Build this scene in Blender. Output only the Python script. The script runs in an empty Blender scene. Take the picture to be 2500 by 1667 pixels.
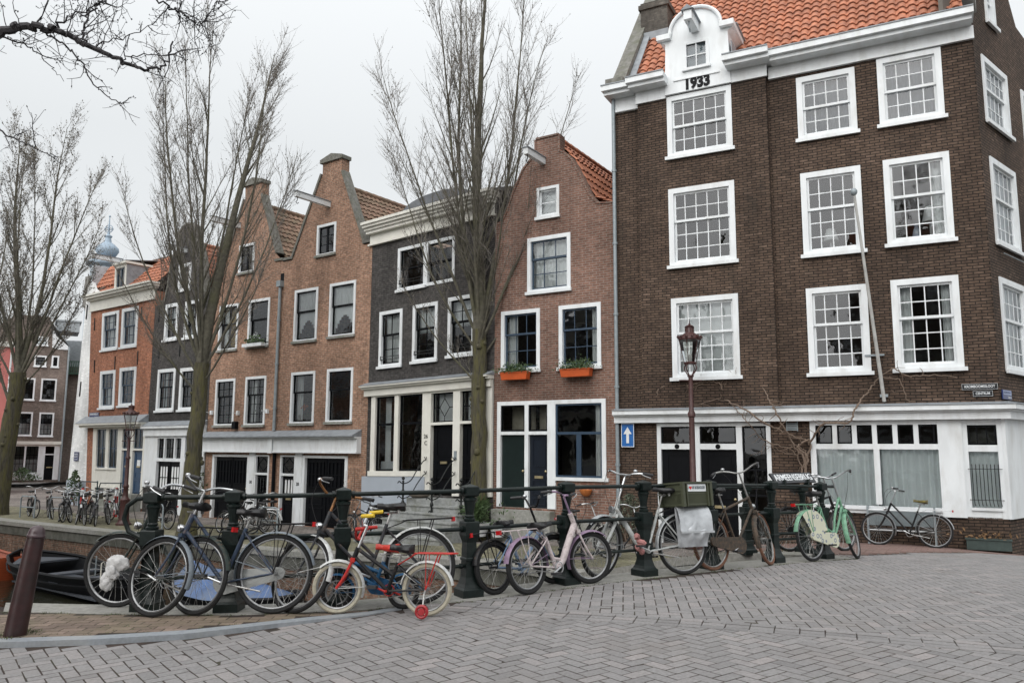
import bpy, math, random
from mathutils import Vector, Matrix, geometry, noise
PI = math.pi
R = math.radians
S = bpy.context.scene
COL = S.collection

# ------------------------------------------------------------------ camera
cam_d = bpy.data.cameras.new('camera')
cam_d.sensor_fit = 'HORIZONTAL'
cam_d.sensor_width = 36.0
cam_d.lens = 28.0
cam_d.clip_start = 0.05
cam_d.clip_end = 2000.0
cam = bpy.data.objects.new('camera', cam_d)
COL.objects.link(cam)
cam.matrix_world = (Matrix.Translation((0, 0, 1.58)) @ Matrix.Rotation(PI / 2 + R(7.7), 4, 'X') @ Matrix.Rotation(0.005, 4, 'Z'))
S.camera = cam

# ------------------------------------------------------------------ overcast sky and weak wide sun
SUN_EL, SUN_AZ = R(38), R(205)          # azimuth clockwise from +Y: behind the camera, a little left
w = bpy.data.worlds.new('World')
S.world = w
w.use_nodes = True
nt = w.node_tree
nt.nodes.clear()
out = nt.nodes.new('ShaderNodeOutputWorld')
sky = nt.nodes.new('ShaderNodeTexSky')
sky.sky_type = 'NISHITA'
sky.sun_disc = False
sky.sun_elevation = SUN_EL
sky.sun_rotation = SUN_AZ
sky.dust_density = 6.0
sky.ozone_density = 0.5
hs = nt.nodes.new('ShaderNodeHueSaturation')
hs.inputs['Saturation'].default_value = 0.25
bg1 = nt.nodes.new('ShaderNodeBackground')
bg1.inputs['Strength'].default_value = 0.05
nt.links.new(sky.outputs[0], hs.inputs['Color'])
nt.links.new(hs.outputs[0], bg1.inputs['Color'])
tc = nt.nodes.new('ShaderNodeTexCoord')          # the cloud sheet: pale, a little brighter overhead
sep = nt.nodes.new('ShaderNodeSeparateXYZ')
rmp = nt.nodes.new('ShaderNodeValToRGB')
rmp.color_ramp.elements[0].position = 0.0
rmp.color_ramp.elements[0].color = (0.62, 0.642, 0.65, 1)
rmp.color_ramp.elements[1].position = 1.0
rmp.color_ramp.elements[1].color = (1.25, 1.28, 1.3, 1)
e = rmp.color_ramp.elements.new(0.35)
e.color = (0.66, 0.682, 0.69, 1)
bg2 = nt.nodes.new('ShaderNodeBackground')
bg2.inputs['Strength'].default_value = 1.02
add = nt.nodes.new('ShaderNodeAddShader')
nt.links.new(tc.outputs['Generated'], sep.inputs[0])
nt.links.new(sep.outputs['Z'], rmp.inputs[0])
nt.links.new(rmp.outputs[0], bg2.inputs['Color'])
nt.links.new(bg1.outputs[0], add.inputs[0])
nt.links.new(bg2.outputs[0], add.inputs[1])
nt.links.new(add.outputs[0], out.inputs['Surface'])
sun_d = bpy.data.lights.new('sun', 'SUN')
sun_d.energy = 1.65
sun_d.angle = R(85)
sun_d.color = (1.0, 0.985, 0.965)
sun = bpy.data.objects.new('sun', sun_d)
COL.objects.link(sun)
dv = Vector((math.sin(SUN_AZ) * math.cos(SUN_EL), math.cos(SUN_AZ) * math.cos(SUN_EL), math.sin(SUN_EL)))
sun.rotation_euler = dv.to_track_quat('Z', 'Y').to_euler()
S.view_settings.view_transform = 'Standard'
S.view_settings.look = 'None'
S.view_settings.exposure = 0.02
S.view_settings.gamma = 1.0
S.cycles.max_bounces = 8
S.cycles.transparent_max_bounces = 16

# ------------------------------------------------------------------ helpers
def tag(o, label=None, cat=None, group=None, kind=None):
    if label: o['label'] = label
    if cat: o['category'] = cat
    if group: o['group'] = group
    if kind: o['kind'] = kind
    return o

def empty(name, loc=(0, 0, 0), rz=0.0):
    o = bpy.data.objects.new(name, None)
    o.empty_display_size = 0.2
    COL.objects.link(o)
    o.location = loc
    o.rotation_euler = (0, 0, rz)
    return o

def kids(o):
    return [c for c in bpy.data.objects if c.parent == o]

def copy_tree(o, parent=None):
    c = o.copy()
    COL.objects.link(c)
    if parent: c.parent = parent
    for k in kids(o): copy_tree(k, c)
    return c

class MB:
    """collects faces of one mesh; every vertex passes through self.fn on build"""
    def __init__(s): s.v = []; s.f = []; s.m = None; s.c = []
    def add(s, vs, fs):
        n = len(s.v)
        if s.m is not None: vs = [s.m @ Vector(p) for p in vs]
        s.v += [tuple(p) for p in vs]
        s.f += [tuple(i + n for i in f) for f in fs]
        return s
    def box(s, x0, x1, y0, y1, z0, z1):
        return s.add([(x0, y0, z0), (x1, y0, z0), (x1, y1, z0), (x0, y1, z0), (x0, y0, z1), (x1, y0, z1), (x1, y1, z1), (x0, y1, z1)],
                     [(0, 3, 2, 1), (4, 5, 6, 7), (0, 1, 5, 4), (1, 2, 6, 5), (2, 3, 7, 6), (3, 0, 4, 7)])
    def poly(s, pts): return s.add(pts, [tuple(range(len(pts)))])
    def prism(s, pts, d):
        """flat polygon pts pushed along vector d, closed"""
        n = len(pts); d = Vector(d)
        a = [Vector(p) for p in pts]
        return s.add(a + [p + d for p in a], [tuple(range(n)), tuple(range(2 * n - 1, n - 1, -1))] + [(i, (i + 1) % n, n + (i + 1) % n, n + i) for i in range(n)])
    def tube(s, pts, r, n=8, cap=True, closed=False):
        P = [Vector(p) for p in pts]
        k = len(P)
        rs = r if isinstance(r, (list, tuple)) else [r] * k
        vs = []; fs = []
        up = None
        for i in range(k):
            if closed: t = P[(i + 1) % k] - P[i - 1]
            else: t = P[min(i + 1, k - 1)] - P[max(i - 1, 0)]
            if t.length < 1e-9: t = Vector((0, 0, 1))
            t.normalize()
            if up is None:
                up = t.cross(Vector((0, 0, 1)) if abs(t.z) < 0.9 else Vector((1, 0, 0)))
            a = up - t * up.dot(t)
            if a.length < 1e-6: a = t.cross(Vector((0.3, 0.8, 0.5)))
            a.normalize(); up = a; b = t.cross(a)
            for j in range(n):
                q = 2 * PI * j / n
                vs.append(P[i] + (a * math.cos(q) + b * math.sin(q)) * rs[i])
        m = k if closed else k - 1
        for i in range(m):
            i2 = (i + 1) % k
            for j in range(n):
                j2 = (j + 1) % n
                fs.append((i * n + j, i * n + j2, i2 * n + j2, i2 * n + j))
        if cap and not closed:
            fs.append(tuple(range(n - 1, -1, -1))); fs.append(tuple((k - 1) * n + j for j in range(n)))
        return s.add(vs, fs)
    def ring(s, c, ax, Rr, r, N=36, n=6, flat=1.0, a0=0.0, a1=2 * PI):
        """torus about axis ax"""
        c = Vector(c); ax = Vector(ax).normalized()
        u = ax.cross(Vector((0, 0, 1)))
        if u.length < 1e-4: u = Vector((1, 0, 0))
        u.normalize(); v = ax.cross(u)
        full = abs(a1 - a0 - 2 * PI) < 1e-6
        K = N if full else N + 1
        vs = []; fs = []
        for i in range(K):
            q = a0 + (a1 - a0) * i / N
            d = u * math.cos(q) + v * math.sin(q)
            for j in range(n):
                p = 2 * PI * (j + 0.5) / n
                vs.append(c + d * (Rr + r * math.cos(p)) + ax * (r * flat * math.sin(p)))
        for i in range(K if full else K - 1):
            i2 = (i + 1) % K
            for j in range(n):
                j2 = (j + 1) % n
                fs.append((i * n + j, i2 * n + j, i2 * n + j2, i * n + j2))
        return s.add(vs, fs)
    def lathe(s, prof, c=(0, 0, 0), n=16, sq=False):
        """profile [(r, z)...] turned about vertical through c; sq -> square section"""
        c = Vector(c); vs = []; fs = []
        if sq: n = 4
        for r, z in prof:
            for j in range(n):
                q = 2 * PI * (j + (0.5 if sq or n == 8 else 0)) / n
                rr = r * (math.sqrt(2) if sq else 1)
                vs.append(c + Vector((rr * math.cos(q), rr * math.sin(q), z)))
        for i in range(len(prof) - 1):
            for j in range(n):
                j2 = (j + 1) % n
                fs.append((i * n + j, i * n + j2, (i + 1) * n + j2, (i + 1) * n + j))
        fs.append(tuple(range(n - 1, -1, -1))); fs.append(tuple((len(prof) - 1) * n + j for j in range(n)))
        return s.add(vs, fs)
    def ball(s, c, r, n=10, m=7, sz=1.0):
        c = Vector(c)
        pr = [(max(r * math.sin(PI * i / m), 0.0005), -r * sz * math.cos(PI * i / m)) for i in range(m + 1)]
        return s.lathe(pr, c, n)
    def build(s, name, mat, parent=None, smooth=False, fn=None, colors=None):
        vs = [fn(*p) for p in s.v] if fn else s.v
        me = bpy.data.meshes.new(name)
        me.from_pydata(vs, [], s.f)
        me.materials.append(mat)
        if smooth:
            me.shade_smooth()
            try: me.set_sharp_from_angle(angle=R(40))
            except Exception: pass
        if colors:
            at = me.attributes.new('tint', 'FLOAT', 'FACE')
            at.data.foreach_set('value', colors)
        me.validate(clean_customdata=False)
        o = bpy.data.objects.new(name, me)
        COL.objects.link(o)
        if parent: o.parent = parent
        return o

def arc(cx, cz, r, a0, a1, n):
    return [(cx + r * math.cos(a0 + (a1 - a0) * i / n), cz + r * math.sin(a0 + (a1 - a0) * i / n)) for i in range(n + 1)]

def spline(pts, n=6):
    """Catmull-Rom through pts"""
    P = [Vector(p) for p in pts]
    P = [P[0] * 2 - P[1]] + P + [P[-1] * 2 - P[-2]]
    o = []
    for i in range(1, len(P) - 2):
        a, b, c, d = P[i - 1], P[i], P[i + 1], P[i + 2]
        for k in range(n):
            t = k / n
            o.append(0.5 * ((2 * b) + (c - a) * t + (2 * a - 5 * b + 4 * c - d) * t * t + (3 * b - a - 3 * c + d) * t ** 3))
    o.append(P[-2])
    return o

def text_mesh(s, size, ext=0.004, bold=0.0, align='CENTER'):
    cu = bpy.data.curves.new('lettering', 'FONT')
    cu.body = s; cu.size = size; cu.extrude = ext; cu.offset = bold
    cu.align_x = align; cu.align_y = 'CENTER'; cu.resolution_u = 3
    o = bpy.data.objects.new('lettering', cu)
    COL.objects.link(o)
    bpy.context.view_layer.update()
    me = bpy.data.meshes.new_from_object(o)
    bpy.data.objects.remove(o)
    return me

def lettering(s, size, mat, parent, M, width=None, ext=0.004, bold=0.0, name='lettering'):
    me = text_mesh(s, size, ext, bold)
    xs = [v.co.x for v in me.vertices]
    k = width / (max(xs) - min(xs)) if width else 1.0
    for v in me.vertices: v.co = M @ Vector((v.co.x * k, v.co.y, v.co.z))
    me.materials.clear(); me.materials.append(mat)
    me.name = name
    o = bpy.data.objects.new(name, me)
    COL.objects.link(o); o.parent = parent
    return o

# ------------------------------------------------------------------ materials
MATS = {}
def mat(name, col, rough=0.6, metal=0.0, var=0.15, scale=8.0, bump=0.0, spec=0.5, col2=None, amount=0.5, dscale=None, stretch=None):
    if name in MATS: return MATS[name]
    m = bpy.data.materials.new(name); m.use_nodes = True
    t = m.node_tree; b = t.nodes['Principled BSDF']
    b.inputs['Roughness'].default_value = rough
    b.inputs['Metallic'].default_value = metal
    b.inputs['Specular IOR Level'].default_value = spec
    c = t.nodes.new('ShaderNodeTexCoord')
    src = c.outputs['Object']
    if stretch:
        mp = t.nodes.new('ShaderNodeMapping'); mp.inputs['Scale'].default_value = stretch
        t.links.new(src, mp.inputs[0]); src = mp.outputs[0]
    n = t.nodes.new('ShaderNodeTexNoise'); n.inputs['Scale'].default_value = scale; n.inputs['Detail'].default_value = 6
    t.links.new(src, n.inputs['Vector'])
    mx = t.nodes.new('ShaderNodeMix'); mx.data_type = 'RGBA'; mx.blend_type = 'MULTIPLY'
    mx.inputs[6].default_value = (*col, 1); mx.inputs[0].default_value = 1.0
    rp = t.nodes.new('ShaderNodeMapRange'); rp.inputs[1].default_value = 0.3; rp.inputs[2].default_value = 0.7
    rp.inputs[3].default_value = 1 - var; rp.inputs[4].default_value = 1 + var
    t.links.new(n.outputs[0], rp.inputs[0])
    t.links.new(rp.outputs[0], mx.inputs[7])
    last = mx.outputs[2]
    if col2:
        n2 = t.nodes.new('ShaderNodeTexNoise'); n2.inputs['Scale'].default_value = dscale or scale * 0.4; n2.inputs['Detail'].default_value = 8
        n2.inputs['Roughness'].default_value = 0.65
        t.links.new(src, n2.inputs['Vector'])
        r2 = t.nodes.new('ShaderNodeMapRange'); lo = 0.62 - 0.3 * amount
        r2.inputs[1].default_value = lo; r2.inputs[2].default_value = lo + 0.3
        t.links.new(n2.outputs[0], r2.inputs[0])
        m2 = t.nodes.new('ShaderNodeMix'); m2.data_type = 'RGBA'
        m2.inputs[7].default_value = (*col2, 1)
        t.links.new(r2.outputs[0], m2.inputs[0]); t.links.new(last, m2.inputs[6]); last = m2.outputs[2]
    t.links.new(last, b.inputs['Base Color'])
    if bump:
        bp = t.nodes.new('ShaderNodeBump'); bp.inputs['Strength'].default_value = bump; bp.inputs['Distance'].default_value = 0.02
        t.links.new(n.outputs[0], bp.inputs['Height']); t.links.new(bp.outputs[0], b.inputs['Normal'])
    MATS[name] = m
    return m

def brick_mat(name, c1, c2, mortar, bw=0.21, bh=0.062, ms=0.008, stain=None, stain_amt=0.4, rough=0.85, bias=0.0, mix=0.35):
    m = bpy.data.materials.new(name); m.use_nodes = True
    t = m.node_tree; b = t.nodes['Principled BSDF']; b.inputs['Roughness'].default_value = rough
    b.inputs['Specular IOR Level'].default_value = 0.25
    c = t.nodes.new('ShaderNodeTexCoord'); sp = t.nodes.new('ShaderNodeSeparateXYZ'); cb = t.nodes.new('ShaderNodeCombineXYZ')
    ad = t.nodes.new('ShaderNodeMath'); ad.operation = 'ADD'
    t.links.new(c.outputs['Object'], sp.inputs[0])
    t.links.new(sp.outputs['X'], ad.inputs[0]); t.links.new(sp.outputs['Y'], ad.inputs[1])
    wz = t.nodes.new('ShaderNodeTexNoise'); wz.inputs['Scale'].default_value = 0.8    # courses are never dead level
    t.links.new(c.outputs['Object'], wz.inputs['Vector'])
    wm = t.nodes.new('ShaderNodeMath'); wm.operation = 'MULTIPLY_ADD'; wm.inputs[1].default_value = 0.05
    t.links.new(wz.outputs[0], wm.inputs[0]); t.links.new(sp.outputs['Z'], wm.inputs[2])
    t.links.new(ad.outputs[0], cb.inputs[0]); t.links.new(wm.outputs[0], cb.inputs[1])
    br = t.nodes.new('ShaderNodeTexBrick')
    br.inputs['Scale'].default_value = 1.0
    br.inputs['Color1'].default_value = (*c1, 1); br.inputs['Color2'].default_value = (*c2, 1); br.inputs['Mortar'].default_value = (*mortar, 1)
    br.inputs['Mortar Size'].default_value = ms; br.inputs['Brick Width'].default_value = bw; br.inputs['Row Height'].default_value = bh
    br.inputs['Mortar Smooth'].default_value = 0.3; br.inputs['Bias'].default_value = bias
    t.links.new(cb.outputs[0], br.inputs['Vector'])
    b2 = t.nodes.new('ShaderNodeTexBrick')            # same bond: picks out a few odd pale or burnt bricks
    for k_ in ('Scale', 'Mortar Size', 'Brick Width', 'Row Height', 'Mortar Smooth'): b2.inputs[k_].default_value = br.inputs[k_].default_value
    b2.inputs['Color1'].default_value = (0, 0, 0, 1); b2.inputs['Color2'].default_value = (1, 1, 1, 1); b2.inputs['Mortar'].default_value = (0, 0, 0, 1); b2.inputs['Bias'].default_value = -0.55
    t.links.new(cb.outputs[0], b2.inputs['Vector'])
    od = t.nodes.new('ShaderNodeMapRange'); od.inputs[1].default_value = 0.22; od.inputs[2].default_value = 0.45; od.inputs[4].default_value = 0.75
    t.links.new(b2.outputs[0], od.inputs[0])
    om = t.nodes.new('ShaderNodeMix'); om.data_type = 'RGBA'; om.inputs[7].default_value = (*[min(1, q * 1.4 + 0.008) for q in c1], 1)
    t.links.new(od.outputs[0], om.inputs[0]); t.links.new(br.outputs[0], om.inputs[6])
    n = t.nodes.new('ShaderNodeTexNoise'); n.inputs['Scale'].default_value = 9.0; n.inputs['Detail'].default_value = 8
    t.links.new(c.outputs['Object'], n.inputs['Vector'])
    r1 = t.nodes.new('ShaderNodeMapRange'); r1.inputs[1].default_value = 0.3; r1.inputs[2].default_value = 0.7; r1.inputs[3].default_value = 1 - mix; r1.inputs[4].default_value = 1 + mix
    t.links.new(n.outputs[0], r1.inputs[0])
    mx = t.nodes.new('ShaderNodeMix'); mx.data_type = 'RGBA'; mx.blend_type = 'MULTIPLY'; mx.inputs[0].default_value = 1.0
    t.links.new(om.outputs[2], mx.inputs[6]); t.links.new(r1.outputs[0], mx.inputs[7])
    last = mx.outputs[2]
    n3 = t.nodes.new('ShaderNodeTexNoise'); n3.inputs['Scale'].default_value = 0.55; n3.inputs['Detail'].default_value = 5
    mp = t.nodes.new('ShaderNodeMapping'); mp.inputs['Scale'].default_value = (1.6, 1.6, 0.7)
    t.links.new(c.outputs['Object'], mp.inputs[0]); t.links.new(mp.outputs[0], n3.inputs['Vector'])
    r3 = t.nodes.new('ShaderNodeMapRange'); r3.inputs[1].default_value = 0.35; r3.inputs[2].default_value = 0.65; r3.inputs[3].default_value = 0.72; r3.inputs[4].default_value = 1.24
    t.links.new(n3.outputs[0], r3.inputs[0])
    m3 = t.nodes.new('ShaderNodeMix'); m3.data_type = 'RGBA'; m3.blend_type = 'MULTIPLY'; m3.inputs[0].default_value = 1.0
    t.links.new(last, m3.inputs[6]); t.links.new(r3.outputs[0], m3.inputs[7]); last = m3.outputs[2]
    if stain:
        n2 = t.nodes.new('ShaderNodeTexNoise'); n2.inputs['Scale'].default_value = 1.5; n2.inputs['Detail'].default_value = 9; n2.inputs['Roughness'].default_value = 0.7
        t.links.new(mp.outputs[0], n2.inputs['Vector'])
        r2 = t.nodes.new('ShaderNodeMapRange'); r2.inputs[1].default_value = 0.64 - 0.22 * stain_amt; r2.inputs[2].default_value = 0.8; r2.inputs[4].default_value = 0.7
        t.links.new(n2.outputs[0], r2.inputs[0])
        m2 = t.nodes.new('ShaderNodeMix'); m2.data_type = 'RGBA'; m2.inputs[7].default_value = (*stain, 1)
        t.links.new(r2.outputs[0], m2.inputs[0]); t.links.new(last, m2.inputs[6]); last = m2.outputs[2]
    t.links.new(last, b.inputs['Base Color'])
    bp = t.nodes.new('ShaderNodeBump'); bp.inputs['Strength'].default_value = 0.6; bp.inputs['Distance'].default_value = 0.01
    iv = t.nodes.new('ShaderNodeMath'); iv.operation = 'MULTIPLY_ADD'; iv.inputs[1].default_value = -1.0
    t.links.new(br.outputs['Fac'], iv.inputs[0]); t.links.new(n.outputs[0], iv.inputs[2])
    t.links.new(iv.outputs[0], bp.inputs['Height']); t.links.new(bp.outputs[0], b.inputs['Normal'])
    MATS[name] = m
    return m

def glass_mat(name='window_glass', tint=(0.88, 0.91, 0.91), k=1.7, wav=0.025):
    m = bpy.data.materials.new(name); m.use_nodes = True
    t = m.node_tree; t.nodes.clear()
    o = t.nodes.new('ShaderNodeOutputMaterial'); mx = t.nodes.new('ShaderNodeMixShader')
    tr = t.nodes.new('ShaderNodeBsdfTransparent'); tr.inputs[0].default_value = (*tint, 1)
    gl = t.nodes.new('ShaderNodeBsdfGlossy'); gl.inputs['Roughness'].default_value = 0.02; gl.inputs[0].default_value = (0.95, 0.97, 1, 1)
    fr = t.nodes.new('ShaderNodeFresnel'); fr.inputs['IOR'].default_value = k
    c = t.nodes.new('ShaderNodeTexCoord'); n = t.nodes.new('ShaderNodeTexNoise'); n.inputs['Scale'].default_value = 2.2
    bp = t.nodes.new('ShaderNodeBump'); bp.inputs['Strength'].default_value = wav; bp.inputs['Distance'].default_value = 0.2
    t.links.new(c.outputs['Object'], n.inputs['Vector']); t.links.new(n.outputs[0], bp.inputs['Height'])
    t.links.new(bp.outputs[0], gl.inputs['Normal'])
    t.links.new(fr.outputs[0], mx.inputs[0]); t.links.new(tr.outputs[0], mx.inputs[1]); t.links.new(gl.outputs[0], mx.inputs[2])
    t.links.new(mx.outputs[0], o.inputs[0])
    MATS[name] = m
    return m

def tint_mat(name, col, var, rough=0.8, dirt=None, dscale=1.2, damt=0.5, bump=0.3, hue=None):
    """paving: each brick its own shade through the face attribute"""
    m = bpy.data.materials.new(name); m.use_nodes = True
    t = m.node_tree; b = t.nodes['Principled BSDF']; b.inputs['Roughness'].default_value = rough; b.inputs['Specular IOR Level'].default_value = 0.35
    a = t.nodes.new('ShaderNodeAttribute'); a.attribute_name = 'tint'
    rp = t.nodes.new('ShaderNodeValToRGB')
    c2 = hue or tuple(x * (1 + var) for x in col)
    rp.color_ramp.elements[0].color = (*[x * (1 - var) for x in col], 1); rp.color_ramp.elements[1].color = (*c2, 1)
    e = rp.color_ramp.elements.new(0.6); e.color = (*col, 1)
    t.links.new(a.outputs['Fac'], rp.inputs[0])
    c = t.nodes.new('ShaderNodeTexCoord'); n = t.nodes.new('ShaderNodeTexNoise'); n.inputs['Scale'].default_value = 45; n.inputs['Detail'].default_value = 6
    t.links.new(c.outputs['Object'], n.inputs['Vector'])
    r1 = t.nodes.new('ShaderNodeMapRange'); r1.inputs[1].default_value = 0.3; r1.inputs[2].default_value = 0.7; r1.inputs[3].default_value = 0.82; r1.inputs[4].default_value = 1.18
    t.links.new(n.outputs[0], r1.inputs[0])
    mx = t.nodes.new('ShaderNodeMix'); mx.data_type = 'RGBA'; mx.blend_type = 'MULTIPLY'; mx.inputs[0].default_value = 1
    t.links.new(rp.outputs[0], mx.inputs[6]); t.links.new(r1.outputs[0], mx.inputs[7]); last = mx.outputs[2]
    if dirt:
        n2 = t.nodes.new('ShaderNodeTexNoise'); n2.inputs['Scale'].default_value = dscale; n2.inputs['Detail'].default_value = 8; n2.inputs['Roughness'].default_value = 0.65
        t.links.new(c.outputs['Object'], n2.inputs['Vector'])
        r2 = t.nodes.new('ShaderNodeMapRange'); r2.inputs[1].default_value = 0.62 - 0.25 * damt; r2.inputs[2].default_value = 0.75; r2.inputs[4].default_value = 0.8
        t.links.new(n2.outputs[0], r2.inputs[0])
        m2 = t.nodes.new('ShaderNodeMix'); m2.data_type = 'RGBA'; m2.inputs[7].default_value = (*dirt, 1)
        t.links.new(r2.outputs[0], m2.inputs[0]); t.links.new(last, m2.inputs[6]); last = m2.outputs[2]
    t.links.new(last, b.inputs['Base Color'])
    bp = t.nodes.new('ShaderNodeBump'); bp.inputs['Strength'].default_value = bump; bp.inputs['Distance'].default_value = 0.006
    t.links.new(n.outputs[0], bp.inputs['Height']); t.links.new(bp.outputs[0], b.inputs['Normal'])
    MATS[name] = m
    return m

WHITE = mat('white_paint', (0.74, 0.77, 0.785), 0.5, var=0.06, scale=3, col2=(0.56, 0.565, 0.55), amount=0.4, dscale=1.8, stretch=(1.5, 1.5, 0.5))
CREAM = mat('cream_paint', (0.72, 0.71, 0.65), 0.5, var=0.06, scale=3, col2=(0.6, 0.58, 0.52), amount=0.3, dscale=2)
BLACKP = mat('black_paint', (0.0035, 0.004, 0.0055), 0.45, var=0.2, spec=0.13)
GREENP = mat('dark_green_paint', (0.010, 0.018, 0.018), 0.35, var=0.2)
BLUEP = mat('blue_paint', (0.025, 0.06, 0.12), 0.4, var=0.15)
NAVY = mat('navy_sash_paint', (0.03, 0.055, 0.09), 0.4, var=0.1)
LEAD = mat('lead_sheet', (0.24, 0.26, 0.28), 0.55, var=0.2, scale=5, bump=0.2)
ZINC = mat('zinc_pipe', (0.27, 0.31, 0.33), 0.5, var=0.12, metal=0.2)
STONE = mat('grey_stone', (0.27, 0.27, 0.25), 0.85, var=0.2, scale=14, bump=0.3, col2=(0.13, 0.14, 0.1), amount=0.55, dscale=2.2)
BLUESTONE = mat('blue_stone', (0.24, 0.26, 0.28), 0.7, var=0.12, scale=30, bump=0.2, col2=(0.32, 0.32, 0.31), amount=0.5, dscale=1.5)
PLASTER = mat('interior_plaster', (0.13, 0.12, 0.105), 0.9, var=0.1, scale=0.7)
CURTAIN = mat('curtain_cloth', (0.84, 0.86, 0.86), 0.9, var=0.06, scale=3)
BLIND = mat('blind_cloth', (0.8, 0.82, 0.82), 0.9, var=0.04, scale=2)
YELLOWC = mat('yellow_curtain', (0.42, 0.28, 0.05), 0.9, var=0.15)
BRASS = mat('brass', (0.5, 0.42, 0.25), 0.35, metal=0.7)
GLASS = glass_mat()
GLASS_DIM = glass_mat('dim_window_glass', (0.62, 0.66, 0.66), 1.6, 0.02)
IRON = mat('black_iron', (0.007, 0.009, 0.009), 0.45, var=0.25, scale=30)
LEAF = mat('leaf_green', (0.05, 0.085, 0.03), 0.6, var=0.5, scale=25)
TERRA = mat('terracotta_plastic', (0.5, 0.09, 0.02), 0.45, var=0.1)
# ------------------------------------------------------------------ ground shape
RN = Vector((-0.62, 0.78, 0))            # away from the camera, across the bridge railing
def zg(x, y):                            # the humped bridge deck
    s = 0.78 * x + 0.62 * y
    return 0.13 - 0.004 * (s - 5.8) ** 2 if s > -6 else 0.13 - 0.004 * 11.8 ** 2 + (s + 6) * 0.09
def lerp(a, b, t): return a + (b - a) * t
def sstep(a, b, x):
    t = min(max((x - a) / (b - a), 0), 1); return t * t * (3 - 2 * t)
ZA = [(-40, -1.08), (-17, -1.04), (-13, -0.9), (-9.3, -0.72), (-5.7, -0.6), (-2.9, -0.43), (0, -0.36), (8, -0.36)]
def zquay(x, y):
    a = 0.83 * x - 0.56 * y
    for (a0, z0), (a1, z1) in zip(ZA, ZA[1:]):
        if a <= a1: za = lerp(z0, z1, max(0, (a - a0) / (a1 - a0))); break
    else: za = ZA[-1][1]
    d = (x + 0.42) * RN.x + (y - 8.26) * RN.y
    return lerp(max(zg(x, y), -1.1), za, sstep(0.2, 4.6, d))
def zground(x, y):
    c = poly_y(COPING_OUT, x)
    if c is not None: return zg(x, y) if y < c + 0.05 else zquay(x, y)
    d = (x + 0.42) * RN.x + (y - 8.26) * RN.y
    return zg(x, y) if d < 0.2 else zquay(x, y)

def inside(p, poly):
    x, y = p; c = False
    for i in range(len(poly)):
        x0, y0 = poly[i]; x1, y1 = poly[i - 1]
        if (y0 > y) != (y1 > y) and x < (x1 - x0) * (y - y0) / (y1 - y0) + x0: c = not c
    return c

def clip_grid(poly, step, zf, lift=0.0):
    """polygon cut into a grid sheet that follows zf"""
    m = MB()
    bx = [p[0] for p in poly]; by = [p[1] for p in poly]
    def cut(pg, ax, v, keep):
        o = []
        for i in range(len(pg)):
            a, b = pg[i - 1], pg[i]
            ia, ib = (a[ax] - v) * keep >= 0, (b[ax] - v) * keep >= 0
            if ia != ib:
                t = (v - a[ax]) / (b[ax] - a[ax]); o.append((lerp(a[0], b[0], t), lerp(a[1], b[1], t)))
            if ib: o.append(b)
        return o
    x = math.floor(min(bx) / step) * step
    while x < max(bx):
        col = cut(cut(poly, 0, x, 1), 0, x + step, -1)
        if len(col) > 2:
            y = math.floor(min(p[1] for p in col) / step) * step
            while y < max(p[1] for p in col):
                c = cut(cut(col, 1, y, 1), 1, y + step, -1)
                if len(c) > 2: m.add([(p[0], p[1], zf(*p) + lift) for p in c], [tuple(range(len(c)))])
                y += step
        x += step
    return m

PATH = [(-4.9, 7.98), (-3.9, 7.78), (-3.4, 7.72), (-2.6, 7.62), (-1.6, 7.73), (-0.42, 8.2), (0.61, 8.98), (1.57, 9.68), (2.52, 10.4), (3.59, 11.22), (4.58, 12.0), (5.0, 12.33)]   # line of the railing posts
COPING_OUT = [(x - 0.12, y + 0.22) for x, y in PATH]
COPING_IN = [(x + 0.12, y - 0.2) for x, y in PATH]
KERB_OUT = [(-9, 6.72), (-5, 6.62), (-4.1, 6.6), (-3.34, 6.62), (-2.65, 6.74), (-1.97, 7.06), (-1.27, 7.36), (-1.0, 7.58)]
KERB_IN = [(x - 0.02, y + 0.13) for x, y in KERB_OUT]
QUAY = [(-60, 58), (-40, 46), (-18.44, 29.35), (-11.16, 24.6), (-7.33, 21.75), (-3.4, 19.25), (-1.15, 17.7), (0.3, 15.9), (1.75, 13.9), (3.0, 12.75), (4.2, 12.2), (4.55, 12.25)]      # edge of the far quay

# ---- sheets beneath the paving
SAND = mat('paving_joint_sand', (0.034, 0.023, 0.018), 0.95, var=0.45, scale=5, bump=0.3, col2=(0.05, 0.055, 0.03), amount=0.4)
road_poly = [(-9, -9), (24, -9), (24, 22), (10.2, 19), (8.6, 15.4), (5.0, 12.33)] + [p for p in reversed(COPING_OUT)] + [(-9, 7.9)]
def wear(x, y):             # settled and lifted patches of the paving
    return 0.006 * (noise.noise(Vector((x * 0.55, y * 0.55, 3.1))) + 0.4 * noise.noise(Vector((x * 1.7, y * 1.7, 7.7))))
zg_plain = zg
def zg(x, y): return zg_plain(x, y) + wear(x, y)
def drop(x, y):             # the road lies lower than the kerb at the left and meets it where the kerb ends
    return -0.04 * (1 - sstep(-2.6, -0.9, x))
JOINT = 0.0009
tag(clip_grid(road_poly, 0.25, lambda x, y: zg(x, y) + drop(x, y) - JOINT).build('road', SAND, smooth=True), kind='structure')
bed = [p for p in KERB_IN[:-1]] + [(-0.9, 7.7)] + [p for p in reversed(COPING_IN) if p[0] < -0.6] + [(-9, 8.3)]
tag(clip_grid(bed, 0.25, lambda x, y: zg(x, y) - JOINT).build('pavement_bed', SAND, smooth=True), kind='structure')

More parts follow.
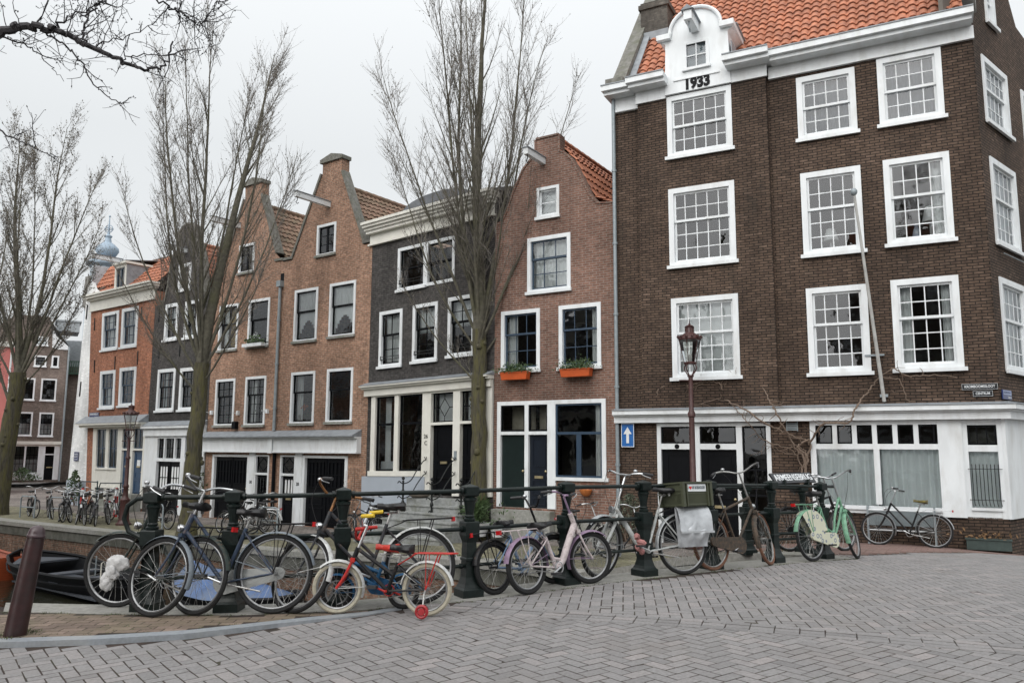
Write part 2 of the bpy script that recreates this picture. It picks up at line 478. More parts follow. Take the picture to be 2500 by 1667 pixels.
# ---- brick paving, every brick its own faces
def lay(name, cells, material, zf, rnd, tops=0.0):
    m = MB(); cols = []
    for cx, cy, ang, L, Wd in cells:
        ca, sa = math.cos(ang), math.sin(ang)
        dz = abs(rnd.gauss(0, 0.0008)); tx = rnd.gauss(0, 0.0045); ty = rnd.gauss(0, 0.0045)
        da = rnd.gauss(0, 0.012); ca, sa = math.cos(ang + da), math.sin(ang + da)
        g = rnd.uniform(0.0036, 0.0062); b = 0.0018
        vs = []
        for ex, lift in ((g, -0.05), (g, -b), (g + b, 0.0)):
            for sx, sy in ((-1, -1), (1, -1), (1, 1), (-1, 1)):
                u = sx * (L / 2 - ex / 1.0); v = sy * (Wd / 2 - ex)
                x = cx + u * ca - v * sa; y = cy + u * sa + v * ca
                vs.append((x, y, zf(x, y) + tops + dz + lift + u * tx + v * ty))
        fs = [(8, 9, 10, 11)] + [(i, (i + 1) % 4, 4 + (i + 1) % 4, 4 + i) for i in range(4)] + [(4 + i, 4 + (i + 1) % 4, 8 + (i + 1) % 4, 8 + i) for i in range(4)]
        m.add(vs, fs)
        cols += [min(max(rnd.gauss(0.5, 0.22), 0), 1)] * 9
    return tag(m.build(name, material, colors=cols), kind='structure')

def herring(ang, ox, oy, Wd, test, rng):
    """herringbone cells: each brick 1 x 2 units"""
    o = []; ca, sa = math.cos(ang), math.sin(ang)
    for i in range(-rng, rng):
        for j in range(-rng, rng):
            k = (i - j) % 4
            if k == 0: u, v, a = i + 1.0, j + 0.5, 0.0
            elif k == 2: u, v, a = i + 0.5, j + 0.0, PI / 2
            else: continue
            # k==0: horizontal brick covers (i,j),(i+1,j); k==2: upright brick covers (i,j-1),(i,j)
            x = ox + (u * ca - v * sa) * Wd; y = oy + (u * sa + v * ca) * Wd
            if test(x, y): o.append((x, y, ang + a, 2 * Wd, Wd))
    return o

def poly_y(path, x):
    for (x0, y0), (x1, y1) in zip(path, path[1:]):
        if x0 <= x <= x1: return lerp(y0, y1, (x - x0) / (x1 - x0))
    return None
DRAIN = [(-1.0, 7.62), (-0.56, 7.72), (0.3, 7.42), (0.91, 7.24), (1.63, 7.02), (2.54, 6.68), (3.83, 6.16), (6, 5.3), (16, 1.0)]
def in_view(x, y):
    return y > 3.2 and abs(x) < 0.70 * y + 1.2 and x < 15.5
def drain_d(x, y):
    if x < -1.0: return None
    v = poly_y(DRAIN, x)
    return None if v is None else y - v
def lower(x, y):
    if not in_view(x, y): return False
    if x < -1.0:
        k = poly_y(KERB_OUT, x); return k is not None and y < k - 0.03
    v = drain_d(x, y); return v is not None and v < -0.14
def coping_side(x, y):      # true on the camera side of the coping stones
    v = poly_y(COPING_IN, x)
    return v is None or y < v - 0.06
def upper(x, y):
    if x < -0.9 or not in_view(x, y): return False
    v = drain_d(x, y)
    if v is None or v < 0.085: return False
    if x < 5.1: return coping_side(x, y)
    return y < 12.3 + (x - 5.0) * 0.85
PAVE = tint_mat('paving_brick', (0.232, 0.224, 0.222), 0.2, 0.7, dirt=(0.20, 0.18, 0.168), dscale=0.9, damt=0.42, hue=(0.28, 0.258, 0.252))
PAVEL = tint_mat('mossy_pavement_brick', (0.20, 0.15, 0.12), 0.3, 0.85, dirt=(0.12, 0.115, 0.06), dscale=1.6, damt=0.75)
rnd = random.Random(4)
lay('road_paving', herring(R(37), 0.3, 4.0, 0.103, lower, 110), PAVE, lambda x, y: zg(x, y) + drop(x, y), rnd)
lay('road_paving', herring(R(-8), 3.0, 9.0, 0.103, upper, 150), PAVE, zg, rnd)
cells = []                  # two rows of stretchers along the drain line
for k, off in enumerate((-0.155, -0.047, 0.076)):
    t = 0
    for (x0, y0), (x1, y1) in zip(DRAIN, DRAIN[1:]):
        L = math.hypot(x1 - x0, y1 - y0); a = math.atan2(y1 - y0, x1 - x0); n = max(1, round(L / 0.215))
        for i in range(n):
            f = (i + 0.5 + 0.0) / n
            x, y = lerp(x0, x1, f) - math.sin(a) * off, lerp(y0, y1, f) + math.cos(a) * off
            if in_view(x, y): cells.append((x, y, a, L / n, 0.1))
lay('drain_row', cells, PAVE, zg, rnd, 0.005)
cells = []                  # pavement inside the kerb: bricks in running bond, square to the kerb
for i in range(-70, 30):
    for j in range(0, 14):
        x = -2.0 + (i + 0.5 * (j % 2)) * 0.2; y = 6.3 + j * 0.1 + 0.0
        k = poly_y(KERB_IN, x); c = poly_y(COPING_IN, x)
        if k is None: continue
        if y > k + 0.05 and (c is None or y < c - 0.04) and x < -0.75 and x > -7.5 and y < 7.9: cells.append((x, y, 0.0, 0.2, 0.1))
lay('pavement', cells, PAVEL, zg, rnd)
cells = []                  # reddish footway along the corner house
RED_POLY = [(4.9, 12.75), (5.6, 12.95), (8.55, 15.5), (10.55, 16.55), (10.38, 16.72), (6.0, 19.0), (4.0, 19.6), (5.2, 16.0)]
for i in range(-50, 50):
    for j in range(-90, 90):
        u, v = (i + 0.5 * (j % 2)) * 0.2, j * 0.1; a = R(-27.6); x = 7.5 + u * math.cos(a) - v * math.sin(a); y = 15.8 + u * math.sin(a) + v * math.cos(a)
        if inside((x, y), RED_POLY): cells.append((x, y, a, 0.2, 0.1))
RED = tint_mat('red_pavement_brick', (0.19, 0.125, 0.108), 0.25, 0.8, dirt=(0.17, 0.13, 0.11), damt=0.4)

lay('footway', cells, RED, zground, rnd, 0.012)

# ---- kerb stone and bridge coping
def strip(name, inner, outer, zf, h, material, kind='structure', lift=0.0, parent=None, dens=3):
    m = MB()
    def dense(p):
        o = []
        for a, b in zip(p, p[1:]):
            for i in range(dens): o.append((lerp(a[0], b[0], i / dens), lerp(a[1], b[1], i / dens)))
        return o + [p[-1]]
    I, O = dense(inner), dense(outer)
    vs = []; fs = []
    n = len(I)
    for (x, y), (X, Y) in zip(I, O):
        vs += [(x, y, zf(x, y) + lift), (X, Y, zf(X, Y) + lift), (X, Y, zf(X, Y) + lift - h), (x, y, zf(x, y) + lift - h)]
    for i in range(n - 1):
        for j in range(4): fs.append((i * 4 + j, i * 4 + (j + 1) % 4, i * 4 + 4 + (j + 1) % 4, i * 4 + 4 + j))
    fs += [(0, 1, 2, 3), (n * 4 - 1, n * 4 - 2, n * 4 - 3, n * 4 - 4)]
    m.add(vs, fs)
    o = m.build(name, material, parent)
    if kind: tag(o, kind=kind)
    return o
strip('kerb', KERB_IN, KERB_OUT, zg, 0.14, BLUESTONE, lift=0.006)
COPE = mat('coping_stone', (0.25, 0.245, 0.225), 0.85, var=0.2, scale=20, bump=0.25, col2=(0.17, 0.172, 0.135), amount=0.5, dscale=2.4)
QUAYBR = brick_mat('quay_wall_brick', (0.17, 0.095, 0.065), (0.11, 0.07, 0.05), (0.17, 0.15, 0.12), stain=(0.055, 0.05, 0.035), stain_amt=0.9, mix=0.5)
strip('bridge_coping', COPING_IN, COPING_OUT, zg, 0.3, COPE, lift=0.004)
bw = MB()
for (x0, y0), (x1, y1) in zip(COPING_OUT, COPING_OUT[1:]):
    bw.add([(x0, y0 - 0.05, zg(x0, y0) - 0.25), (x1, y1 - 0.05, zg(x1, y1) - 0.25), (x1, y1 - 0.05, -2.9), (x0, y0 - 0.05, -2.9)], [(0, 1, 2, 3)])
bwt = empty('bridge_wall', (0, 0, 0)); tag(bwt, 'brick side wall of the bridge below the green iron railing, dropping to the water', 'wall')
bw.build('brickwork', QUAYBR, bwt)

# ---- the far quay, the street behind it and the water
QUAYT = brick_mat('quay_street_brick', (0.22, 0.195, 0.18), (0.17, 0.15, 0.14), (0.10, 0.09, 0.075), bw=0.2, bh=0.1, ms=0.012, stain=(0.13, 0.12, 0.07), stain_amt=0.4, mix=0.3)
def flat_map(m):            # lay a wall brick material on the ground: x and y instead of x + y and z
    t = m.node_tree; br = [n for n in t.nodes if n.type == 'TEX_BRICK'][0]; c = [n for n in t.nodes if n.type == 'TEX_COORD'][0]
    mp = t.nodes.new('ShaderNodeMapping'); mp.inputs['Rotation'].default_value = (0, 0, R(34))
    t.links.new(c.outputs['Object'], mp.inputs[0])
    for q in [n for n in t.nodes if n.type == 'TEX_BRICK']: t.links.new(mp.outputs[0], q.inputs['Vector'])
flat_map(QUAYT)
MOSSQ = brick_mat('mossy_quay_brick', (0.20, 0.185, 0.13), (0.15, 0.14, 0.095), (0.10, 0.10, 0.06), bw=0.2, bh=0.1, ms=0.012, stain=(0.10, 0.105, 0.05), stain_amt=0.6, mix=0.3); flat_map(MOSSQ)
qp = QUAY[:]
street = qp + [(4.95, 12.35), (8.6, 15.45), (10.2, 18.0), (14, 24), (14, 40), (-10, 90), (-80, 110), (-90, 70)]
tag(clip_grid(street, 1.0, zquay).build('quay_street', QUAYT, smooth=True), kind='structure')
def offset_path(path, d):
    o = []
    for i, p in enumerate(path):
        a = Vector(path[max(i - 1, 0)]); b = Vector(path[min(i + 1, len(path) - 1)])
        t = (b - a).normalized(); o.append((p[0] - t.y * d, p[1] + t.x * d))
    return o
Q2, Q3 = offset_path(QUAY, 0.5), offset_path(QUAY, 3.2)
verge = Q2[1:-3] + list(reversed(Q3[1:-3]))
tag(clip_grid(verge, 0.8, zquay, 0.012).build('quay_pavement', MOSSQ, smooth=True), kind='structure')
qw = empty('quay_wall', (0, 0, 0)); tag(qw, 'weathered brick quay wall topped with grey coping stones across the canal', 'wall')
strip('coping', Q2, offset_path(QUAY, -0.08), zquay, 0.13, COPE, None, 0.02, qw)
strip('stone_band', offset_path(QUAY, 0.3), offset_path(QUAY, -0.035), zquay, 0.3, mat('damp_dark_stone', (0.10, 0.10, 0.085), 0.9, var=0.35, scale=5, bump=0.3, col2=(0.05, 0.05, 0.035), amount=0.6, dscale=1.5), None, -0.112, qw)
m = MB()
for (x0, y0), (x1, y1) in zip(QUAY, QUAY[1:]):
    m.add([(x0, y0, zquay(x0, y0) - 0.3), (x1, y1, zquay(x1, y1) - 0.3), (x1, y1, -3.0), (x0, y0, -3.0)], [(0, 1, 2, 3)])
m.build('brickwork', QUAYBR, qw)
WATER = bpy.data.materials.new('canal_water'); WATER.use_nodes = True
t_ = WATER.node_tree; b_ = t_.nodes['Principled BSDF']; b_.inputs['Base Color'].default_value = (0.022, 0.022, 0.014, 1); b_.inputs['Roughness'].default_value = 0.06
n_ = t_.nodes.new('ShaderNodeTexNoise'); n_.inputs['Scale'].default_value = 2.5; n_.inputs['Detail'].default_value = 4
p_ = t_.nodes.new('ShaderNodeBump'); p_.inputs['Strength'].default_value = 0.25; p_.inputs['Distance'].default_value = 0.1
c_ = t_.nodes.new('ShaderNodeTexCoord'); t_.links.new(c_.outputs['Object'], n_.inputs['Vector']); t_.links.new(n_.outputs[0], p_.inputs['Height']); t_.links.new(p_.outputs[0], b_.inputs['Normal'])
tag(MB().add([(-90, 2, -2.45), (8, 2, -2.45), (8, 70, -2.45), (-90, 70, -2.45)], [(0, 1, 2, 3)]).build('water', WATER), kind='structure')
EARTH = mat('earth', (0.1, 0.095, 0.085), 0.95, var=0.2, scale=0.3)
tag(MB().add([(-900, -900, -3.2), (900, -900, -3.2), (900, 900, -3.2), (-900, 900, -3.2)], [(0, 1, 2, 3)]).build('ground', EARTH), kind='structure')

# ---- moss and weeds in the joints along the coping, kerb and bollard
wd = MB(); rr = random.Random(19)
def tuft(x, y, z, n, s):
    for _ in range(n):
        a = rr.uniform(0, 2 * PI); l = s * rr.uniform(0.4, 1.2); px, py = x + rr.gauss(0, s * 0.9), y + rr.gauss(0, s * 0.5); d = Vector((math.cos(a) * 0.8, math.sin(a) * 0.8, rr.uniform(0.3, 1))).normalized() * l; e = Vector((-math.sin(a), math.cos(a), 0)) * l * 0.16
        b = Vector((px, py, z)); wd.add([b - e, b + e, b + d], [(0, 1, 2)])
for i in range(150):
    k = rr.random(); j = rr.randrange(len(COPING_IN) - 1); f = rr.random(); x = lerp(COPING_IN[j][0], COPING_IN[j + 1][0], f); y = lerp(COPING_IN[j][1], COPING_IN[j + 1][1], f) - abs(rr.gauss(0, 0.03)); tuft(x, y, zg(x, y), rr.randrange(4, 16), 0.022)
for i in range(60): x = rr.uniform(-4.8, -1.2); y = poly_y(KERB_IN, x) + abs(rr.gauss(0.03, 0.15)); tuft(x, y, zg(x, y), rr.randrange(3, 9), 0.018)
for i in range(30): a = rr.uniform(0, 2 * PI); x, y = -4.09 + 0.14 * math.cos(a), 6.84 + 0.14 * math.sin(a); tuft(x, y, zg(x, y), 10, 0.03)
for i in range(70): j = rr.randrange(4, 10); f = rr.random(); x = lerp(QUAY[j][0], QUAY[j + 1][0], f) + rr.gauss(0.15, 0.1); y = lerp(QUAY[j][1], QUAY[j + 1][1], f) + abs(rr.gauss(0.55, 0.15)); tuft(x, y, zquay(x, y) + 0.02, 12, 0.05)
tag(wd.build('weeds', mat('moss_green', (0.07, 0.085, 0.03), 0.9, var=0.4, scale=9)), 'sparse weeds and moss growing in the joints along the coping and kerb', 'weeds', kind='stuff')
# ------------------------------------------------------------------ houses
class House:
    """facade frame: u to the right along the facade, y inward, z up (absolute)"""
    def __init__(s, name, label, A, az, u0, zb, warp=None, cat='house', group=None):
        d = Vector((math.sin(R(az)), math.cos(R(az)), 0))
        s.u0, s.zb, s.warp = u0, zb, warp
        loc = Vector((A[0], A[1], zb)) + d * u0
        s.root = empty(name, loc, math.atan2(d.y, d.x))
        tag(s.root, label, cat, group)
    def fn(s, u, y, z):
        if s.warp: u, y, z = s.warp(u, y, z)
        return (u - s.u0, y, z - s.zb)
    def part(s, mb, name, m, parent=None, smooth=False, label=None):
        o = mb.build(name, m, parent or s.root, smooth, s.fn)
        if label: o['label'] = label
        return o
    def world(s, u, y, z):
        return s.root.matrix_basis @ Vector((u - s.u0, y, z - s.zb))

def wall_face(mb, outer, holes, y=0.0, reveal=0.18):
    """outer [(u, z)...] with rectangular holes [(u0, u1, z0, z1)...] and their reveals"""
    loops = [[Vector((u, z, 0)) for u, z in outer]]
    for (a, b, c, d) in holes: loops.append([Vector((a, c, 0)), Vector((a, d, 0)), Vector((b, d, 0)), Vector((b, c, 0))])
    tris = geometry.tessellate_polygon(loops)
    flat = [p for l in loops for p in l]
    mb.add([(p.x, y, p.y) for p in flat], [tuple(t) for t in tris])
    for (a, b, c, d) in holes:
        q = [(a, c), (b, c), (b, d), (a, d)]
        for i in range(4):
            (u0, z0), (u1, z1) = q[i], q[(i + 1) % 4]
            mb.add([(u0, y, z0), (u1, y, z1), (u1, y + reveal, z1), (u0, y + reveal, z0)], [(0, 1, 2, 3)])

def shell(H, m, outer, holes, W, depth, zb, ze, u0=0.0, extra=None, floors=(), room=3.2):
    mb = MB()
    wall_face(mb, outer, holes)
    for u in (u0, u0 + W): mb.add([(u, 0, zb), (u, depth, zb), (u, depth, ze), (u, 0, ze)], [(0, 1, 2, 3)])
    mb.add([(u0, depth, zb), (u0 + W, depth, zb), (u0 + W, depth, ze), (u0, depth, ze)], [(0, 1, 2, 3)])
    if extra: extra(mb)
    H.part(mb, 'wall', m)
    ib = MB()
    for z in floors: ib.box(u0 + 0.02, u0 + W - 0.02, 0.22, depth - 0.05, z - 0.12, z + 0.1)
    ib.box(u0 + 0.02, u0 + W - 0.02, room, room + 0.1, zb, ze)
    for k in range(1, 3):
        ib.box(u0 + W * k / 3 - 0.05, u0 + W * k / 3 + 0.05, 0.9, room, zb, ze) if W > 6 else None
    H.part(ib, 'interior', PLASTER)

def drape(mb, u0, u1, z0, z1, y, waves=6, amp=0.025, taper=0.0, n=None):
    n = n or waves * 6
    vs = []
    for i in range(n + 1):
        f = i / n; yy = y + amp * math.sin(f * waves * 2 * PI + 1.3 * math.sin(5 * f))
        vs += [(lerp(u0, u1, f), yy, z1), (lerp(u0, lerp(u0, u1, 0.5 + (f - 0.5) * (1 - taper)), 1) if taper else lerp(u0, u1, f), yy, z0)]
    mb.add(vs, [(2 * i, 2 * i + 1, 2 * i + 3, 2 * i + 2) for i in range(n)])

def window(H, u0, u1, z0, z1, nx=2, nt=1, nb=1, split=0.45, frame=None, sash=None, fw=0.1, sw=0.045, mun=0.022, sill=0.05, curtain=None, proud=0.025, fb=None, glass=None, stone_sill=False, casement=False):
    """Dutch sash window: the part 'window' is its outer frame; sash, pane, sill and curtain hang under it"""
    frame = frame or WHITE; sash = sash or BLACKP; fb = fw if fb is None else fb
    f = MB()
    f.box(u0 - 0.012, u0 + fw, -proud, 0.13, z0 + fb, z1 - fw)
    f.box(u1 - fw, u1 + 0.012, -proud, 0.13, z0 + fb, z1 - fw)
    f.box(u0 - 0.012, u1 + 0.012, -proud, 0.13, z1 - fw, z1 + 0.012)
    f.box(u0 - 0.012, u1 + 0.012, -proud, 0.13, z0 - 0.012, z0 + fb)
    wd = H.part(f, 'window', frame)
    if sill:
        sb = MB().box(u0 - sill, u1 + sill, -0.09, -proud - 0.001, z0 - 0.05, z0 + 0.035)
        H.part(sb, 'sill', STONE if stone_sill else frame, wd)
    a, b, c, d = u0 + fw, u1 - fw, z0 + fb, z1 - fw
    zs = d - (d - c) * split
    s = MB()
    def leaf(a, b, c, d, y, nx, nz):
        s.box(a, a + sw, y, y + 0.04, c, d); s.box(b - sw, b, y, y + 0.04, c, d)
        s.box(a + sw, b - sw, y, y + 0.04, d - sw, d); s.box(a + sw, b - sw, y, y + 0.04, c, c + sw * 1.2)
        for i in range(1, nx):
            x = a + (b - a) * i / nx; s.box(x - mun / 2, x + mun / 2, y + 0.008, y + 0.034, c + sw * 1.2, d - sw)
        for i in range(1, nz):
            z = c + (d - c) * i / nz; s.box(a + sw, b - sw, y + 0.01, y + 0.032, z - mun / 2, z + mun / 2)
    if casement: 
        mid = (a + b) / 2
        leaf(a, mid, c, d, 0.04, 1, nt); leaf(mid, b, c, d, 0.04, 1, nt)
    elif split > 0:
        leaf(a, b, zs - 0.02, d, 0.03, nx, nt); leaf(a, b, c, zs + 0.02, 0.072, nx, nb)
    else: leaf(a, b, c, d, 0.04, nx, nt)
    H.part(s, 'sash', sash, wd)
    g = MB(); pr = random.Random(int(u0 * 977 + z0 * 131))
    def cells(a, b, c, d, y, nx, nz):      # every pane of old glass sits at its own slight tilt
        for i in range(nx):
            for j in range(nz):
                x0, x1, z0_, z1_ = lerp(a, b, i / nx), lerp(a, b, (i + 1) / nx), lerp(c, d, j / nz), lerp(c, d, (j + 1) / nz)
                p, q = pr.gauss(0, 0.0022), pr.gauss(0, 0.0022)
                g.add([(x0, y - p - q, z0_), (x1, y + p - q, z0_), (x1, y + p + q, z1_), (x0, y - p + q, z1_)], [(0, 1, 2, 3)])
    if split > 0 and not casement:
        cells(a, b, zs, d, 0.05, nx, nt); cells(a, b, c, zs, 0.092, nx, nb)
    elif casement: cells(a, b, c, d, 0.06, 2, nt)
    else: cells(a, b, c, d, 0.06, nx, nt)
    H.part(g, 'pane', glass or GLASS, wd)
    if curtain:
        k = MB(); mm = CURTAIN; W = b - a
        if curtain in ('full', 'grey'): drape(k, a - 0.03, b + 0.03, c, d, 0.24, 9); mm = CURTAIN if curtain == 'full' else mat('grey_curtain', (0.17, 0.19, 0.215), 0.9)
        elif curtain == 'blind': k.box(a - 0.03, b + 0.03, 0.2, 0.21, c, d); mm = BLIND
        elif curtain == 'sides': drape(k, a - 0.03, a + W * 0.24, c, d, 0.24, 3); drape(k, b - W * 0.2, b + 0.03, c, d, 0.24, 3)
        elif curtain == 'left': drape(k, a - 0.03, a + W * 0.3, c, d, 0.24, 3)
        elif curtain == 'right': drape(k, b - W * 0.25, b + 0.03, c, d, 0.24, 3)
        elif curtain == 'lace':
            drape(k, a - 0.03, b + 0.03, zs, d, 0.14, 7, 0.012)
            for i in range(12):
                x0 = a + W * i / 12; x1 = a + W * (i + 1) / 12; q = abs((i + 0.5) / 12 - 0.5) * 2
                h = (zs - c) * (0.3 + 0.7 * q ** 1.6)
                k.box(x0, x1, 0.135, 0.14, zs - h, zs)
        elif curtain == 'yellow':
            drape(k, a + W * 0.33, b - W * 0.12, c, d, 0.26, 4, 0.03); mm = YELLOWC
            k2 = MB(); drape(k2, a - 0.02, a + W * 0.26, c, d, 0.22, 3); H.part(k2, 'curtain', CURTAIN, wd, True)
        elif curtain == 'half': drape(k, a - 0.03, b + 0.03, c, zs, 0.24, 8)
        elif curtain == 'upper': drape(k, a - 0.03, b + 0.03, zs - 0.1, d, 0.24, 8)
        H.part(k, 'curtain', mm, wd, True)
    return wd

def hole(u0, u1, z0, z1, e=0.012): return (u0 + e, u1 - e, z0 + e, z1 - e)

def pantiles(H, O, U, V, wu, hv, m, name='roof', tw=0.235, th=0.30, parent=None, clip=None, amp=0.028):
    """one roof plane of curved clay tiles laid row over row"""
    O, U, V = Vector(O), Vector(U).normalized(), Vector(V).normalized(); N = U.cross(V)
    if N.z < 0: N = -N
    mb = MB(); rows = max(1, round(hv / th)); th = hv / rows; n = max(1, round(wu / tw)); tw = wu / n
    K = 6; rr = random.Random(7)
    for r in range(rows):
        v0, v1 = r * th - (0.05 if r else 0.02), (r + 1) * th + 0.005
        for i in range(n):
            if clip and not clip((i + 0.5) * tw, (r + 0.5) * th): continue
            dz = rr.gauss(0, 0.004); dv = rr.gauss(0, 0.006)
            vs = []
            for k in range(K + 1):
                f = k / K; h = amp * (math.sin(2 * PI * f - 0.9) + 0.35 * math.sin(4 * PI * f))
                p = O + U * ((i + f) * tw)
                vs += [p + V * (v0 + dv) + N * (h + 0.052 + dz), p + V * (v0 + dv) + N * (h + 0.03 + dz), p + V * v1 + N * (h + 0.004)]
            fs = []
            for k in range(K):
                a = 3 * k; fs += [(a, a + 3, a + 5, a + 2), (a + 1, a + 4, a + 3, a)]
            mb.add(vs, fs)
    # battens closed by a sheet beneath
    e = -0.06
    if not clip:
        mb.add([O + N * e, O + U * wu + N * e, O + U * wu + V * hv + N * e, O + V * hv + N * e], [(0, 1, 2, 3)])
    return H.part(mb, name, m, parent, True)

def moulding(mb, u0, u1, prof):
    """cornice: stacked boxes [(y_out, z0, z1)...]"""
    for yo, z0, z1 in prof: mb.box(u0 - yo * 0.5, u1 + yo * 0.5, -yo, 0.05, z0, z1)

def hoist(H, u, z, out=1.1, m=None):
    b = MB(); b.box(u - 0.07, u + 0.07, -out, 0.1, z - 0.09, z + 0.09); 
    o = H.part(b, 'hoist_beam', m or WHITE)
    c = MB().box(u - 0.1, u + 0.1, -out - 0.03, 0.05, z + 0.091, z + 0.115); H.part(c, 'cap', LEAD, o)
    h = MB(); h.tube([(u, -out + 0.1, z - 0.08), (u, -out + 0.1, z - 0.2), (u, -out + 0.04, z - 0.27), (u, -out + 0.1, z - 0.32), (u, -out + 0.16, z - 0.27)], 0.014, 6)
    H.part(h, 'hook', IRON, o, True)

def anchor(H, pts):
    for u, z in pts: H.part(MB().box(u - 0.018, u + 0.018, -0.035, -0.002, z - 0.3, z + 0.3), 'wall_anchor', IRON)

def panel_door(H, u0, u1, z0, z1, m, y=0.06, glazed=None, slot=0.5, knob=True, name='door', cols=1, panels=((0.06, 0.42), (0.5, 0.94))):
    d = MB(); d.box(u0, u1, y, y + 0.05, z0, z1)
    hgt = z1 - z0; W = (u1 - u0) / cols
    for k in range(cols):
        a = u0 + W * k
        for p0, p1 in panels:
            q0, q1 = z0 + hgt * p0, z0 + hgt * p1
            x0, x1 = a + W * 0.16, a + W * 0.84
            for bx in ((x0, x1, q0, q0 + 0.03), (x0, x1, q1 - 0.03, q1), (x0, x0 + 0.03, q0 + 0.03, q1 - 0.03), (x1 - 0.03, x1, q0 + 0.03, q1 - 0.03)):
                d.box(bx[0], bx[1], y - 0.018, y + 0.001, bx[2], bx[3])
        if k: d.box(a - 0.025, a + 0.025, y - 0.022, y + 0.001, z0, z1)
    o = H.part(d, name, m)
    if slot:
        H.part(MB().box((u0 + u1) / 2 - 0.13, (u0 + u1) / 2 + 0.13, y - 0.03, y - 0.002, z0 + hgt * slot - 0.035, z0 + hgt * slot + 0.035), 'letter_slot', BRASS, o)
    if knob:
        H.part(MB().ball((u1 - 0.07, y - 0.05, z0 + hgt * 0.5), 0.035), 'handle', BRASS, o, True)
    return o

def lights(H, u0, u1, z0, z1, nx, nz, parent, y=0.03, bar=0.025, m=None, glass=None, cloth=False):
    """glazed panel with glazing bars set into a door leaf or fanlight"""
    b = MB()
    b.box(u0, u0 + bar, y, y + 0.03, z0, z1); b.box(u1 - bar, u1, y, y + 0.03, z0, z1)
    b.box(u0 + bar, u1 - bar, y, y + 0.03, z0, z0 + bar); b.box(u0 + bar, u1 - bar, y, y + 0.03, z1 - bar, z1)
    for i in range(1, nx): x = lerp(u0, u1, i / nx); b.box(x - bar / 2, x + bar / 2, y + 0.002, y + 0.028, z0 + bar, z1 - bar)
    for i in range(1, nz): z = lerp(z0, z1, i / nz); b.box(u0 + bar, u1 - bar, y + 0.004, y + 0.026, z - bar / 2, z + bar / 2)
    o = H.part(b, 'window', m or BLACKP, parent)
    return o

def pipe(H, u, z0, z1, y=-0.09, r=0.045, m=None, brackets=(), name='drain_pipe', hopper=False):
    p = MB(); p.tube([(u, y, z1), (u, y, z0)], r, 10)
    o = H.part(p, name, m or ZINC, None, True)
    b = MB()
    for z in brackets: H.part(MB().tube([(u, y, z - 0.03), (u, y, z + 0.03)], r * 1.35, 10), 'bracket', m or ZINC, o)
    if hopper: b.box(u - 0.11, u + 0.11, y - 0.1, y + 0.085, z1 - 0.02, z1 + 0.2)
    if b.v: H.part(b, 'hopper', m or ZINC, o)
    return o

BR_TWIN = brick_mat('twin_house_brick', (0.33, 0.18, 0.118), (0.21, 0.115, 0.078), (0.31, 0.25, 0.195), ms=0.010, stain=(0.36, 0.28, 0.23), stain_amt=0.35)
BR_DARK = brick_mat('dark_brown_brick', (0.108, 0.073, 0.053), (0.068, 0.046, 0.035), (0.020, 0.016, 0.013), bh=0.066, ms=0.011, stain=(0.04, 0.034, 0.028), stain_amt=0.5, mix=0.3)
BR_BLACK = brick_mat('black_brick', (0.062, 0.058, 0.055), (0.038, 0.036, 0.036), (0.09, 0.085, 0.08), ms=0.007, stain=(0.10, 0.09, 0.085), stain_amt=0.45, mix=0.35)
BR_BROWN = brick_mat('brown_red_brick', (0.20, 0.106, 0.078), (0.135, 0.072, 0.055), (0.24, 0.2, 0.17), bh=0.066, ms=0.010, stain=(0.12, 0.075, 0.055), stain_amt=0.3, mix=0.25)
BR_ORANGE = brick_mat('orange_brick', (0.36, 0.145, 0.08), (0.26, 0.10, 0.06), (0.28, 0.2, 0.155), ms=0.008, stain=(0.24, 0.1, 0.06), stain_amt=0.3)
BR_GREY = brick_mat('grey_brown_brick', (0.20, 0.155, 0.13), (0.145, 0.115, 0.1), (0.2, 0.18, 0.165), mix=0.25)
BR_WHITE = brick_mat('whitewashed_brick', (0.78, 0.79, 0.78), (0.74, 0.75, 0.75), (0.69, 0.70, 0.70), ms=0.006, mix=0.07)
TILE_OR = mat('orange_roof_tile', (0.43, 0.165, 0.09), 0.75, var=0.3, scale=2.2, col2=(0.25, 0.11, 0.075), amount=0.65, dscale=4.5)
TILE_OLD = mat('old_mossy_roof_tile', (0.23, 0.14, 0.10), 0.85, var=0.4, scale=2.5, col2=(0.15, 0.13, 0.082), amount=0.7, dscale=2.2)
SLATE = mat('slate_roof', (0.13, 0.14, 0.155), 0.6, var=0.25, scale=4, bump=0.2)
CAPST = mat('gable_cap_stone', (0.17, 0.165, 0.15), 0.85, var=0.3, scale=10, bump=0.3, col2=(0.10, 0.105, 0.07), amount=0.6)

TWIN, CORN, BROWN, DARK, BLK, ORA = (-11.85, 31.20), (-4.54, 25.89), (-0.50, 22.73), (2.74, 20.71), (-14.95, 33.54), (-19.10, 36.66)

